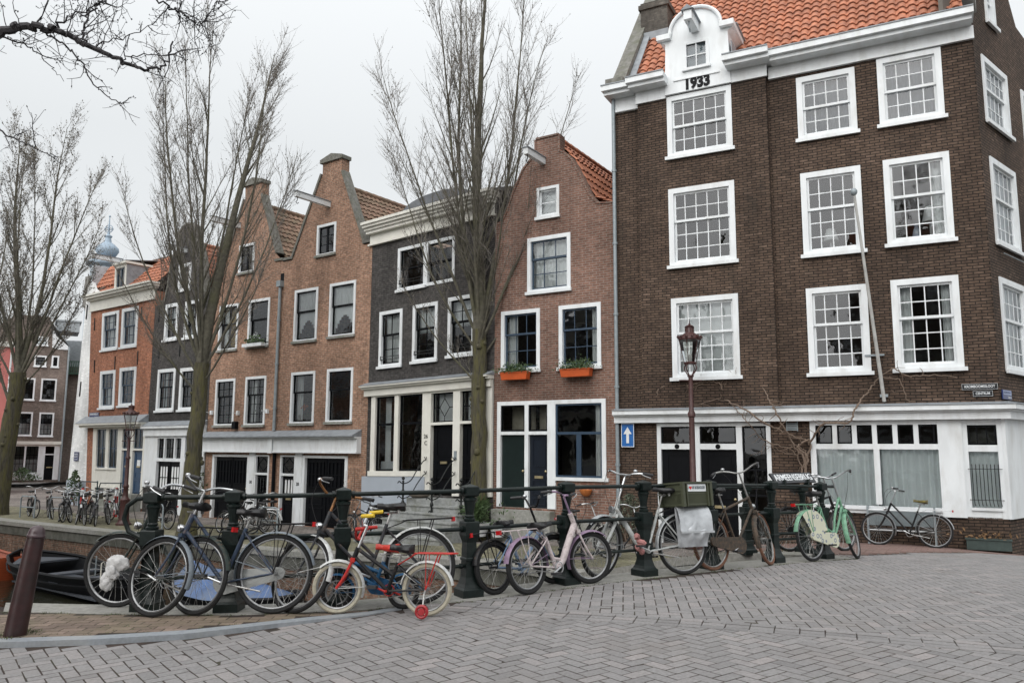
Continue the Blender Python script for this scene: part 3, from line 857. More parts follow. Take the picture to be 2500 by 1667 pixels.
# ---- the two brown-brick gabled houses (share one frame; the joint is at u = 4.2)
def gable_house(name, label, u0, u1, wins, gw, gable, zb, ridge_u, ridge_z, eave_z, beam, right):
    H = House(name, label, TWIN, 126, u0, zb, group='pair of brown brick gabled houses')
    holes = [hole(*w[:4]) for w in wins] + [hole(*gw)]
    outer = [(u0, zb), (u0, 2.0), (u0, eave_z)] + gable + [(u1, eave_z), (u1, 2.0), (u1, zb)]
    door_holes = [(0.5, 2.78, -1.04, 1.33), (3.12, 3.92, -1.04, 1.33)] if not right else [(4.56, 5.38, -1.04, 1.34), (5.76, 8.0, -1.04, 1.34)]
    shell(H, BR_TWIN, outer, holes + door_holes, u1 - u0, 9, zb, eave_z, u0, None, (1.7, 4.75, 7.75), 3.4)
    for w in wins: window(H, *w[:4], **w[4])
    window(H, *gw, nx=1, nt=3, casement=True, fw=0.08, sash=BLACKP, stone_sill=True)
    return H
cL = dict(nx=3, nt=2, nb=3, split=0.36, stone_sill=True, fw=0.085)
HL = gable_house('gabled_house', 'brown brick gabled house with yellow curtain and window trough upstairs, behind the second tree', 0.0, 4.2,
    [(0.42, 1.64, 5.30, 7.10, dict(nx=1, split=0.42, curtain='yellow', stone_sill=True, fw=0.085)), (2.29, 3.54, 5.31, 7.12, dict(nx=1, split=0.42, stone_sill=True, fw=0.085)),
     (0.44, 1.66, 2.40, 4.19, dict(cL)), (2.32, 3.53, 2.39, 4.2, dict(cL, curtain='left'))],
    (1.5, 2.45, 8.24, 9.38), [(0.62, 8.75), (1.68, 11.22), (1.66, 11.72), (2.7, 11.72), (2.7, 11.22), (3.78, 8.75)], -1.3, 2.1, 11.2, 8.38, None, False)
HR = gable_house('gabled_house', 'brown brick gabled house with lace curtains, taller of the pair beside the black cornice house', 4.2, 8.85,
    [(4.97, 6.21, 5.31, 7.2, dict(nx=1, split=0.42, curtain='lace', stone_sill=True, fw=0.085)), (6.84, 8.12, 5.34, 7.22, dict(nx=1, split=0.42, curtain='lace', stone_sill=True, fw=0.085)),
     (4.96, 6.22, 2.41, 4.23, dict(nx=1, split=0.38, curtain='left', stone_sill=True, fw=0.085)), (6.85, 8.12, 2.43, 4.25, dict(nx=1, split=0.38, stone_sill=True, fw=0.085))],
    (6.05, 7.03, 8.30, 9.43), [(4.72, 8.38), (6.2, 11.32), (6.2, 11.7), (7.22, 11.7), (7.22, 11.22), (8.45, 8.4)], -1.3, 6.7, 11.3, 8.38, None, True)
def gable_trim(H, pts, cap):
    """stone-capped raking parapets and the little cap on top"""
    b = MB()
    for (a, c), (d, e) in pts:
        n = Vector((-(e - c), d - a)).normalized() * 0.09
        if n.y < 0: n = -n
        b.prism([(a, -0.05, c), (d, -0.05, e), (d + n.x, -0.05, e + n.y), (a + n.x, -0.05, c + n.y)], (0, 0.34, 0))
    u0, u1, z = cap
    b.box(u0 - 0.07, u1 + 0.07, -0.09, 0.36, z, z + 0.13)
    b.prism([(u0 - 0.07, -0.09, z + 0.131), (u1 + 0.07, -0.09, z + 0.131), ((u0 + u1) / 2, -0.09, z + 0.28)], (0, 0.45, 0))
    H.part(b, 'gable_coping', CAPST)
    k = MB()       # back of the parapet, with the stub of the cap
    k.box(u0, u1, 0.02, 0.34, z - 0.6, z)
    H.part(k, 'gable_cap', BR_TWIN)
gable_trim(HL, [((0.62, 8.75), (1.68, 11.22)), ((2.7, 11.22), (3.78, 8.75)), ((3.74, 8.45), (4.19, 8.45))], (1.66, 2.7, 11.72))
gable_trim(HR, [((4.72, 8.4), (6.2, 11.32)), ((7.22, 11.22), (8.45, 8.42)), ((8.4, 8.44), (8.85, 8.44)), ((4.21, 8.42), (4.74, 8.42))], (6.2, 7.22, 11.7))
def saddle_roof(H, u0, u1, ur, ze, zr, m, depth=9.0, y0=0.3):
    for ue in (u0, u1):
        v = Vector((ur - ue, 0, zr - ze))
        pantiles(H, (ue, y0, ze), (0, 1, 0), v, depth - y0, v.length, m)
    b = MB()
    for k in range(int((depth - y0) / 0.36)):
        b.tube([(ur, y0 + k * 0.36, zr + 0.05), (ur, y0 + k * 0.36 + 0.38, zr + 0.035)], 0.1, 8)
    H.part(b, 'ridge_tiles', m, None, True)
saddle_roof(HL, 0.1, 4.1, 2.15, 8.5, 11.0, TILE_OLD, 8.5)
saddle_roof(HR, 4.3, 8.75, 6.6, 8.5, 10.95, TILE_OLD, 8.5)
hoist(HL, 1.42, 10.2, 1.25); hoist(HR, 6.62, 10.12, 1.5)
pipe(HR, 4.19, 2.2, 7.45, -0.08, 0.055, brackets=(6.2, 4.6, 3.0), hopper=True)
H_ = HR
b = MB(); b.box(4.09, 4.29, -0.004, 0.02, 7.62, 7.95); HR.part(b, 'scupper', BLACKP)
def twin_front(H, u0, u1, first):
    m = MB(); m.box(u0, u1, -0.2, -0.003, 1.42, 1.9); m.box(u0, u1, -0.235, -0.2, 1.42, 1.47); m.box(u0, u1, -0.3, -0.003, 1.901, 1.96)
    if not first: m.box(4.1, 4.34, -0.26, -0.236, 1.40, 1.9)
    o = H.part(m, 'shop_cornice', WHITE)
    c = MB(); c.prism([(u0, -0.42, 1.961), (u1, -0.42, 1.961), (u1, -0.42, 2.0), (u0, -0.42, 2.0)], (0, 0.41, 0))
    c.prism([(u0, -0.42, 2.001), (u0, -0.003, 2.001), (u0, -0.003, 2.2)], (u1 - u0, 0, 0)); H.part(c, 'lead_flashing', LEAD, o)
twin_front(HL, 0.0, 4.2, True); twin_front(HR, 4.201, 8.6, False)
def garage(H, u0, u1, zb=-1.04, zt=1.33, slot=None, badge=False):
    d = panel_door(H, u0 + 0.12, u1 - 0.12, zb, zt - 0.08, BLACKP, 0.08, cols=2, slot=slot, panels=((0.05, 0.27), (0.31, 0.5)), name='garage_door')
    W = (u1 - u0 - 0.24) / 2
    for k in range(2):
        a = u0 + 0.12 + W * k
        g = MB().add([(a + W * 0.14, 0.076, zb + 1.3), (a + W * 0.9, 0.076, zb + 1.3), (a + W * 0.9, 0.076, zt - 0.2), (a + W * 0.14, 0.076, zt - 0.2)], [(0, 1, 2, 3)])
        o = lights(H, a + W * 0.14, a + W * 0.9, zb + 1.3, zt - 0.2, 4, 2, d, 0.045)
    f = MB(); f.box(u0 - 0.01, u0 + 0.12, -0.03, 0.14, zb, zt); f.box(u1 - 0.12, u1 + 0.01, -0.03, 0.14, zb, zt); f.box(u0 + 0.12, u1 - 0.12, -0.03, 0.14, zt - 0.08, zt + 0.005)
    H.part(f, 'door_frame', WHITE)
def side_door(H, u0, u1, zb=-1.04, zt=1.33):
    d = panel_door(H, u0 + 0.06, u1 - 0.06, zb, 0.62, BLACKP, 0.08, slot=0.52, knob=False, panels=((0.05, 0.42), (0.48, 0.58)))
    g = MB().add([(u0 + 0.16, 0.07, 0.0), (u1 - 0.16, 0.07, 0.0), (u1 - 0.16, 0.07, 0.52), (u0 + 0.16, 0.07, 0.52)], [(0, 1, 2, 3)])
    o = lights(H, u0 + 0.16, u1 - 0.16, 0.0, 0.52, 3, 1, d, 0.04)
    H.part(g, 'pane', BLIND if u0 > 4.5 else GLASS_DIM, o)
    f = MB(); f.box(u0 - 0.01, u0 + 0.06, -0.03, 0.14, zb, zt); f.box(u1 - 0.06, u1 + 0.01, -0.03, 0.14, zb, zt)
    f.box(u0 + 0.06, u1 - 0.06, -0.03, 0.14, zt - 0.05, zt + 0.005); f.box(u0 + 0.06, u1 - 0.06, -0.028, 0.14, 0.62, 0.70)
    fr = H.part(f, 'door_frame', WHITE)
    a, b, c, e = u0 + 0.06, u1 - 0.06, 0.70, zt - 0.05
    k = MB(); my = (a + b) / 2; mz = (c + e) / 2
    for p, q in (((a + 0.06, mz), (my, e - 0.05)), ((my, e - 0.05), (b - 0.06, mz)), ((b - 0.06, mz), (my, c + 0.05)), ((my, c + 0.05), (a + 0.06, mz))):
        k.tube([(p[0], 0.05, p[1]), (q[0], 0.05, q[1])], 0.014, 4)
    k.box(a, a + 0.035, 0.04, 0.08, c, e); k.box(b - 0.035, b, 0.04, 0.08, c, e); k.box(a, b, 0.041, 0.079, c, c + 0.035); k.box(a, b, 0.041, 0.079, e - 0.035, e)
    fan = H.part(k, 'fanlight', BLACKP)
    H.part(MB().add([(a, 0.06, c), (b, 0.06, c), (b, 0.06, e), (a, 0.06, e)], [(0, 1, 2, 3)]), 'pane', GLASS, fan)
garage(HL, 0.5, 2.78); side_door(HL, 3.12, 3.92); side_door(HR, 4.56, 5.38); garage(HR, 5.76, 8.0)
for H, a, c, n in ((HL, 2.79, 3.11, '30'), (HR, 5.39, 5.75, '28')):
    p = H.part(MB().box(a, c, -0.05, 0.0, -1.04, 1.40), 'door_post', WHITE)
    lettering(n, 0.16, BLACKP, H.root, Matrix.Translation(H.fn((a + c) / 2, -0.056, 0.35)) @ Matrix.Rotation(PI / 2, 4, 'X'), name='house_number')
pipe(HR, 4.27, -1.1, 1.4, -0.07, 0.06, BLACKP)
for u in (0.08, 4.45):     # stone foot blocks
    pass
# sill troughs, plants and small fittings upstairs
o = MB().box(2.36, 3.5, -0.3, -0.1, 5.30, 5.42); t_ = HL.part(o, 'window_trough', WHITE)
lb = MB(); rr = random.Random(3)
def leaves(mb, c, rx, ry, rz, n, s, rr, up=0.3):
    for i in range(n):
        p = Vector((c[0] + rr.gauss(0, rx * 0.5), c[1] + rr.gauss(0, ry * 0.5), c[2] + abs(rr.gauss(0, rz * 0.5))))
        d = Vector((rr.gauss(0, 1), rr.gauss(0, 1), rr.gauss(0, 1) + up)).normalized(); e_ = d.orthogonal().normalized()
        q = s * rr.uniform(0.6, 1.3)
        mb.add([p, p + d * q * 0.5 + e_ * q * 0.28, p + d * q, p + d * q * 0.5 - e_ * q * 0.28], [(0, 1, 2, 3)])
leaves(lb, (2.95, -0.2, 5.42), 0.5, 0.1, 0.25, 160, 0.11, rr); HL.part(lb, 'plants', LEAF, t_)
fl = MB(); leaves(fl, (3.05, -0.2, 5.6), 0.25, 0.08, 0.2, 22, 0.07, rr); HL.part(fl, 'blossoms', WHITE, t_)
ob = MB(); leaves(ob, (5.45, 0.25, 3.0), 0.14, 0.05, 0.12, 30, 0.09, rr); HR.part(ob, 'orange_blossoms', mat('orange_petal', (0.75, 0.22, 0.06), 0.6))
for H_p, u_p, z_p in ((HL, 1.05, 2.55), (HL, 2.95, 2.55), (HR, 5.6, 2.5)):
    pl = MB(); leaves(pl, (u_p, 0.3, z_p), 0.5, 0.05, 0.4, 60, 0.09, rr); H_p.part(pl, 'window_plant', LEAF)
sp = MB().box(1.78, 1.98, -0.16, -0.004, 2.28, 2.56); HL.part(sp, 'wall_lamp', BLACKP)
for u, z in ((0.3, 2.85), (1.98, 2.8), (3.72, 2.82)):
    cb = MB(); cb.box(u - 0.05, u + 0.05, -0.1, -0.003, z, z + 0.16); cb.tube([(u, -0.08, z + 0.05), (u, -0.3, z + 0.1)], 0.012, 5); HL.part(cb, 'plant_bracket', WHITE)

# ---- black brick house with the white cornice, number 26
def warpC(u, y, z): return (u - 0.05 * max(0, (2.5 - u) / 2.5) * (z / 9), y, z + 0.05 * (u - 2.5) / 2.5)
HC = House('cornice_house', 'black brick house with wide white cornice, tall shop windows and stone stoop', CORN, 128, -0.25, -1.2, warpC)
winsC = [(1.1, 3.53, 6.62, 8.02), (0.31, 1.34, 4.21, 6.03), (1.82, 2.86, 4.25, 6.06), (3.31, 4.36, 4.30, 6.1)]
shell(HC, BR_BLACK, [(-0.25, -1.2), (-0.25, 8.95), (5.12, 8.95), (5.12, -1.2)], [hole(*w) for w in winsC] + [(0.1, 5.0, 0.72, 3.3), (2.6, 5.0, 0.2, 0.719)], 5.37, 9, -1.2, 8.95, -0.25, None, (3.8, 6.35), 3.4)
for k, (a, c) in enumerate(((1.1, 2.32), (2.32, 3.53))): window(HC, a, c, 6.62, 8.02, nx=1, nt=1, nb=1, split=0.5, sill=0.05 if k == 0 else 0, fw=0.09)
window(HC, *winsC[1], nx=2, nt=1, nb=2, split=0.42, curtain='full'); window(HC, *winsC[2], nx=2, nt=1, nb=2, split=0.42, curtain='upper'); window(HC, *winsC[3], nx=2, nt=2, nb=2, split=0.42, curtain='upper')
gb = MB()
for a, b_, z in ((0.42, 1.24, 4.45), (1.93, 2.75, 4.49), (3.42, 4.24, 4.54), (1.2, 2.2, 6.85)):
    for dz in (0, 0.09): gb.tube([(a, -0.05, z + dz), (b_, -0.05, z + dz)], 0.012, 5)
    for u in (a, b_): gb.tube([(u, 0.02, z), (u, -0.05, z), (u, -0.05, z + 0.12)], 0.012, 5)
HC.part(gb, 'window_guards', IRON)
# cornice with a low curved middle
m = MB(); m.box(-0.2, 5.1, -0.06, -0.003, 8.5, 8.82); m.box(-0.24, 5.14, -0.12, -0.003, 8.44, 8.499); m.box(-0.24, 5.14, -0.22, -0.003, 8.82, 8.92); m.box(-0.26, 5.16, -0.28, -0.003, 8.92, 9.01); m.box(-0.28, 5.18, -0.36, 0.1, 9.01, 9.10); m.box(-0.29, 5.19, -0.42, 0.1, 9.10, 9.19)
m.v = [(u, y, z - 0.11) for u, y, z in m.v]; HC.part(m, 'cornice', CREAM)
ped = [(0.9, 9.221)] + [(2.45 + 1.5 * math.cos(PI - PI * i / 12), 9.3 + 0.42 * math.sin(PI * i / 12)) for i in range(13)] + [(4.0, 9.221)]
m = MB(); m.prism([(u, 0.25, z) for u, z in ped], (0, 0.6, 0)); HC.part(m, 'pediment', SLATE)
m = MB(); m.prism([(-0.2, 0.0, 9.2), (-0.2, 4.2, 10.6), (-0.2, 8.6, 9.2)], (5.28, 0, 0)); HC.part(m, 'roof', SLATE)
# shopfront
m = MB(); m.box(-0.2, 5.1, -0.16, -0.003, 3.301, 3.52); m.box(-0.24, 5.12, -0.26, -0.003, 3.521, 3.58); m.box(-0.26, 5.12, -0.34, -0.003, 3.581, 3.63); sc_ = HC.part(m, 'shop_cornice', CREAM)
HC.part(MB().prism([(-0.27, -0.36, 3.631), (-0.27, -0.003, 3.631), (-0.27, -0.003, 3.76)], (5.4, 0, 0)), 'lead_flashing', LEAD, sc_)
f = MB()
for a, b_, z0 in ((0.08, 0.27, 0.92), (1.15, 1.33, 0.92), (2.36, 2.72, -0.2), (3.62, 3.9, 0.2), (4.82, 5.1, 0.2)): f.box(a, b_, -0.08, 0.14, z0, 3.3)
f.box(0.02, 2.359, -0.12, 0.14, 0.76, 0.919); f.box(2.721, 3.619, -0.08, 0.14, 2.28, 2.36); f.box(3.901, 4.819, -0.08, 0.14, 2.28, 2.36); f.box(2.721, 3.619, -0.08, 0.14, 3.24, 3.299); f.box(3.901, 4.819, -0.08, 0.14, 3.24, 3.299); f.box(0.271, 1.149, -0.08, 0.14, 3.26, 3.299); f.box(1.331, 2.359, -0.08, 0.14, 3.26, 3.299)
HC.part(f, 'shop_frame', CREAM)
for a, b_ in ((0.27, 1.15), (1.33, 2.36)):
    s = MB(); z0, z1, zm = 0.92, 3.26, 2.38
    s.box(a, a + 0.05, 0.0, 0.06, z0, z1); s.box(b_ - 0.05, b_, 0.0, 0.06, z0, z1); s.box(a + 0.05, b_ - 0.05, 0.001, 0.059, z0, z0 + 0.06); s.box(a + 0.05, b_ - 0.05, 0.001, 0.059, z1 - 0.05, z1); s.box(a + 0.05, b_ - 0.05, 0.001, 0.059, zm - 0.035, zm + 0.035)
    wd = HC.part(s, 'shop_window', BLACKP)
    HC.part(MB().add([(a, 0.03, z0), (b_, 0.03, z0), (b_, 0.03, z1), (a, 0.03, z1)], [(0, 1, 2, 3)]), 'pane', GLASS, wd)
    if a < 1:
        k = MB(); drape(k, a + 0.1, a + 0.38, z0, z1, 0.3, 4); HC.part(k, 'curtain', CURTAIN, wd, True)
        HC.part(MB().box(a, b_, 0.22, 0.24, z0, z0 + 0.3), 'screen', WHITE, wd)
for a, b_ in ((2.72, 3.62), (3.9, 4.82)):
    d = panel_door(HC, a, b_, 0.25, 2.28, BLACKP, 0.06, slot=0.45, panels=((0.06, 0.36), (0.42, 0.48), (0.54, 0.95)))
    z0, z1 = 2.36, 3.24; my, mz = (a + b_) / 2, (z0 + z1) / 2
    k = MB(); k.box(a, a + 0.04, 0.03, 0.07, z0, z1); k.box(b_ - 0.04, b_, 0.03, 0.07, z0, z1); k.box(a, b_, 0.031, 0.069, z0, z0 + 0.04); k.box(a, b_, 0.031, 0.069, z1 - 0.04, z1)
    q = [(my - 0.2, mz), (my, mz + 0.27), (my + 0.2, mz), (my, mz - 0.27)]
    for i in range(4): k.tube([(q[i][0], 0.05, q[i][1]), (q[(i + 1) % 4][0], 0.05, q[(i + 1) % 4][1])], 0.013, 4)
    for p, r in ((q[0], (a, mz)), (q[1], (my, z1)), (q[2], (b_, mz)), (q[3], (my, z0))): k.tube([(p[0], 0.05, p[1]), (r[0], 0.05, r[1])], 0.013, 4)
    fan = HC.part(k, 'fanlight', BLACKP)
    HC.part(MB().add([(a, 0.055, z0), (b_, 0.055, z0), (b_, 0.055, z1), (a, 0.055, z1)], [(0, 1, 2, 3)]), 'pane', GLASS, fan)
    HC.part(MB().add([(a, 0.3, z0), (b_, 0.3, z0), (b_, 0.3, z1), (a, 0.3, z1)], [(0, 1, 2, 3)]), 'blind', CURTAIN, fan)
HC.part(MB().box(-0.27, 2.52, -0.1, -0.003, -1.2, 0.75), 'plinth', mat('grey_blue_render', (0.36, 0.40, 0.45), 0.8, var=0.06, scale=2))
HC.part(MB().box(0.35, 2.3, -0.13, -0.101, -0.72, -0.25), 'cellar_window', BLACKP)
HC.part(MB().box(0.25, 2.4, -0.17, -0.101, -0.249, -0.17), 'cellar_lintel', WHITE)
for s_, z in (('26', 1.95), ('C', 1.75)): lettering(s_, 0.17, BLACKP, HC.root, Matrix.Translation(HC.fn(2.54, -0.088, z)) @ Matrix.Rotation(PI / 2, 4, 'X'), name='house_number')
HC.part(MB().box(3.7, 3.8, -0.1, -0.081, 1.25, 1.5), 'doorbell_panel', ZINC)

# ---- brown-red spout gable house with navy sashes
HB = House('spout_gable_house', 'red-brown brick house with navy sashes, orange tiled roof and orange window boxes', BROWN, 122, 0.0, -1.1)
winsB = [(1.11, 2.47, 5.93, 7.52), (0.24, 1.5, 3.75, 5.48), (2.12, 3.37, 3.75, 5.48), (1.42, 2.12, 8.06, 8.95)]
outerB = [(0, -1.1), (0, 8.15), (0.28, 8.2)] + [(0.45, 8.5), (0.6, 8.9), (0.95, 9.6), (1.28, 9.9), (1.38, 9.92), (1.38, 10.42), (2.12, 10.42), (2.12, 9.92), (2.24, 9.88), (2.5, 9.62), (2.85, 8.95), (3.05, 8.5), (3.3, 8.2)] + [(3.83, 8.15), (3.83, -1.1)]
shell(HB, BR_BROWN, outerB, [hole(*w) for w in winsB] + [(0.17, 3.47, -0.0, 2.9)], 3.83, 9, -1.1, 8.15, 0, None, (3.2, 5.7, 7.8), 3.4)
nb = dict(nx=3, nt=1, nb=2, split=0.38, sash=NAVY, fw=0.1)
window(HB, *winsB[0], curtain='full', **nb); window(HB, *winsB[1], curtain='left', **nb); window(HB, *winsB[2], curtain='right', **nb)
window(HB, *winsB[3], nx=1, nt=2, split=0, fw=0.07, sash=WHITE, curtain='blind')
b = MB(); 
for p, q in zip(outerB[2:-2], outerB[3:-1]):
    n = Vector((-(q[1] - p[1]), q[0] - p[0])).normalized() * 0.05
    b.prism([(p[0], -0.03, p[1]), (q[0], -0.03, q[1]), (q[0] + n.x, -0.03, q[1] + n.y), (p[0] + n.x, -0.03, p[1] + n.y)], (0, 0.3, 0))
HB.part(b, 'gable_coping', BR_BROWN)
pr_ = [(3.86, 8.17), (3.12, 8.52), (2.52, 9.68), (1.9, 10.42)]
for (ua, za), (ub, zb_) in zip(pr_, pr_[1:]):      # bell-cast roof slope that follows the gable
    v_ = Vector((ub - ua, 0, zb_ - za)); pantiles(HB, (ua, 0.24, za), (0, 1, 0), v_, 8.0, v_.length, TILE_OR)
pantiles(HB, (0.05, 0.3, 8.2), (0, 1, 0), (1.85, 0, 2.2), 7.9, 2.87, TILE_OR)
bk = MB()
for k in range(21): bk.tube([(1.9, 0.3 + k * 0.37, 10.46), (1.9, 0.69 + k * 0.37, 10.44)], 0.1, 8)
HB.part(bk, 'ridge_tiles', TILE_OR, None, True)
hoist(HB, 1.62, 9.72, 1.0)
f = MB(); z1 = 2.91
f.box(0.12, 0.24, -0.03, 0.14, 0.0, z1); f.box(1.03, 1.15, -0.03, 0.14, 0.0, 2.8); f.box(1.75, 2.0, -0.03, 0.14, 0.0, 2.8); f.box(3.38, 3.5, -0.03, 0.14, 0.85, z1); f.box(0.241, 3.379, -0.03, 0.14, 2.801, z1); f.box(0.241, 1.749, -0.031, 0.14, 1.98, 2.07) if False else None
f.box(0.241, 1.029, -0.03, 0.14, 1.98, 2.07); f.box(1.151, 1.749, -0.03, 0.14, 1.98, 2.07); f.box(2.001, 3.56, -0.05, 0.14, 0.76, 0.849)
HB.part(f, 'shop_frame', WHITE)
HB.part(MB().box(2.001, 3.49, 0.02, 0.15, -0.02, 0.755), 'brick_panel', BR_BROWN)
for a, b_, z0, z1 in ((0.24, 1.03, 2.07, 2.8), (1.15, 1.75, 2.07, 2.8), (2.0, 3.38, 0.85, 2.8)):
    s = MB(); s.box(a, a + 0.045, 0.0, 0.06, z0, z1); s.box(b_ - 0.045, b_, 0.0, 0.06, z0, z1); s.box(a + 0.045, b_ - 0.045, 0.001, 0.059, z0, z0 + 0.05); s.box(a + 0.045, b_ - 0.045, 0.001, 0.059, z1 - 0.045, z1)
    if b_ > 3: s.box(a + 0.045, b_ - 0.045, 0.002, 0.058, 1.98, 2.05); s.box(2.62, 2.76, 0.003, 0.057, z0 + 0.05, 1.98)
    wd = HB.part(s, 'shop_window', NAVY if b_ > 3 else BLACKP)
    HB.part(MB().add([(a, 0.03, z0), (b_, 0.03, z0), (b_, 0.03, z1), (a, 0.03, z1)], [(0, 1, 2, 3)]), 'pane', GLASS, wd)
    if b_ > 3: k = MB(); drape(k, b_ - 0.3, b_ - 0.02, z0, z1, 0.25, 4); HB.part(k, 'curtain', CURTAIN, wd, True)
    else: HB.part(MB().add([(a, 0.6, z0), (b_, 0.6, z0), (b_, 0.6, z1), (a, 0.6, z1)], [(0, 1, 2, 3)]), 'blind', mat('beige_blind', (0.4, 0.37, 0.3), 0.9), wd)
panel_door(HB, 0.24, 1.03, 0.0, 1.98, mat('green_black_paint', (0.008, 0.016, 0.015), 0.3), 0.06, slot=None, panels=())
panel_door(HB, 1.15, 1.75, 0.0, 1.98, mat('navy_black_paint', (0.008, 0.012, 0.02), 0.3), 0.06, slot=0.42, panels=((0.04, 0.14), (0.18, 0.38), (0.47, 0.5), (0.56, 0.95)))
HB.part(MB().box(0.0, 3.83, -0.06, -0.003, -1.1, -0.3), 'plinth', STONE)
HB.part(MB().box(0.15, 2.0, -0.35, -0.061, -1.1, -0.05), 'doorstep', STONE)
pipe(HB, 3.86, -1.0, 11.2, -0.1, 0.05, brackets=(1.2, 3.2, 5.1, 7.0, 9.0))
def planter(H, u0, u1, z, label):
    r = empty('window_box', H.world((u0 + u1) / 2, -0.2, z), H.root.rotation_euler.z)
    tag(r, label, 'flower box', 'orange window boxes')
    w2 = (u1 - u0) / 2; b = MB()
    b.prism([(-w2 + 0.04, -0.08, 0), (w2 - 0.04, -0.08, 0), (w2, -0.1, 0.19), (-w2, -0.1, 0.19)], (0, 0.2, 0)); b.box(-w2 - 0.015, w2 + 0.015, -0.115, 0.115, 0.191, 0.21)
    b.build('trough', TERRA, r)
    l = MB(); leaves(l, (0, 0, 0.2), w2 * 1.1, 0.14, 0.2, 1100, 0.055, random.Random(int(u0 * 10))); l.build('plants', LEAF, r)
planter(HB, 0.38, 1.26, 3.5, 'orange window box of green plants under the first-floor left navy window')
planter(HB, 2.28, 3.18, 3.5, 'orange window box of green plants under the first-floor right navy window')
# ------------------------------------------------------------------ the big dark brick corner house of 1933
HD = House('corner_house', 'tall dark brick corner house dated 1933 with white sash windows and orange tiled roof', DARK, 117.6, 0.0, -1.0)
BAYY = -0.16                      # the left bay stands forward
winsD = [(1.55, 3.19, 3.33, 5.36), (1.54, 3.19, 6.18, 8.22), (1.55, 3.19, 9.06, 10.72)]
winsM = [(4.76, 6.06, 3.33, 5.36), (6.57, 7.89, 3.35, 5.39), (4.75, 6.06, 6.15, 8.18), (6.56, 7.88, 6.2, 8.21), (4.75, 6.05, 9.02, 10.61), (6.55, 7.86, 9.04, 10.68)]
mb = MB()
W_, dep, ze = 8.52, 10, 11.0
wall_face(mb, [(0, -1.0), (0, ze), (0.74, ze), (0.74, -1.0)], [])
wall_face(mb, [(0.74, 2.5), (0.74, ze), (4.05, ze), (4.05, 2.5)], [hole(*w) for w in winsD], BAYY, 0.24)
wall_face(mb, [(0.74, -1.0), (0.74, 2.5), (4.05, 2.5), (4.05, -1.0)], [(1.08, 3.8, -0.75, 2.25)])
wall_face(mb, [(4.05, -1.0), (4.05, ze), (W_, ze), (W_, 0.2), (4.72, 0.2), (4.72, -1.0)], [hole(*w) for w in winsM] + [(4.73, 8.47, 0.22, 2.25)])
for u in (0.74, 4.05): mb.add([(u, BAYY, 2.5), (u, 0, 2.5), (u, 0, ze), (u, BAYY, ze)], [(0, 1, 2, 3)])
mb.add([(0.74, BAYY, 2.5), (4.05, BAYY, 2.5), (4.05, 0, 2.5), (0.74, 0, 2.5)], [(0, 1, 2, 3)])
mb.add([(0, 0, -1.0), (0, dep, -1.0), (0, dep, ze), (0, 0, ze)], [(0, 1, 2, 3)])
mb.prism([(0, 0.3, ze), (0, 3.4, 15.6), (0, 6.6, 15.6), (0, dep, ze)], (0.3, 0, 0))
mb.add([(4.72, -0.0, -1.0), (W_, 0, -1.0), (W_, 0, 0.2), (4.72, 0, 0.2)], [(0, 1, 2, 3)])
HD.part(mb, 'wall', BR_DARK)
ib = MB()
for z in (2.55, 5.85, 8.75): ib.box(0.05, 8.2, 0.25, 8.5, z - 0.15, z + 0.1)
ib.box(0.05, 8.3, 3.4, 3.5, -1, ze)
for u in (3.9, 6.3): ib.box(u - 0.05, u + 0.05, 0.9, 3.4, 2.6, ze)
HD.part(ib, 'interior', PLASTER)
wk = dict(sash=WHITE, fw=0.12, sw=0.05, mun=0.024, sill=0.07, proud=0.03)
def yoff(fn_, dy): return lambda u, y, z: fn_(u, y + dy, z)
class Shift:                      # same house, drawn dy further out
    def __init__(s, H, dy): s.H = H; s.dy = dy; s.root = H.root
    def part(s, mb, name, m, parent=None, smooth=False, label=None):
        return mb.build(name, m, parent or s.root, smooth, lambda u, y, z: s.H.fn(u, y + s.dy, z))
HDB = Shift(HD, BAYY)
window(HDB, *winsD[0], nx=5, nt=2, nb=3, split=0.43, curtain='blind', **wk)
window(HDB, *winsD[1], nx=5, nt=2, nb=3, split=0.41, curtain=None, **wk)
window(HDB, *winsD[2], nx=5, nt=2, nb=2, split=0.5, **wk)
for w, c, nb_, sp_ in zip(winsM, (None, 'sides', None, 'right', 'grey', 'grey'), (3, 3, 3, 3, 2, 2), (0.42, 0.42, 0.44, 0.44, 0.5, 0.5)):
    window(HD, *w, nx=4, nt=2, nb=nb_, split=sp_, curtain=c, **wk)
it = MB(); it.lathe([(0.14, 0), (0.19, 0.0), (0.1, 0.36)], (7.45, 0.4, 6.75), 14); it.tube([(7.45, 0.4, 6.4), (7.45, 0.4, 6.78)], 0.03); it.lathe([(0.13, 0), (0.18, 0.0), (0.1, 0.3)], (5.32, 0.4, 6.55), 14); it.tube([(5.32, 0.4, 6.3), (5.32, 0.4, 6.56)], 0.03)
HD.part(it, 'lamps', BLIND)
it = MB().lathe([(0.05, 0), (0.09, 0.1), (0.07, 0.22), (0.035, 0.3), (0.055, 0.34)], (7.15, 0.24, 6.33), 12); HD.part(it, 'vase', mat('blue_white_vase', (0.4, 0.5, 0.65), 0.3, col2=(0.8, 0.82, 0.84), amount=0.6, scale=20), None, True)
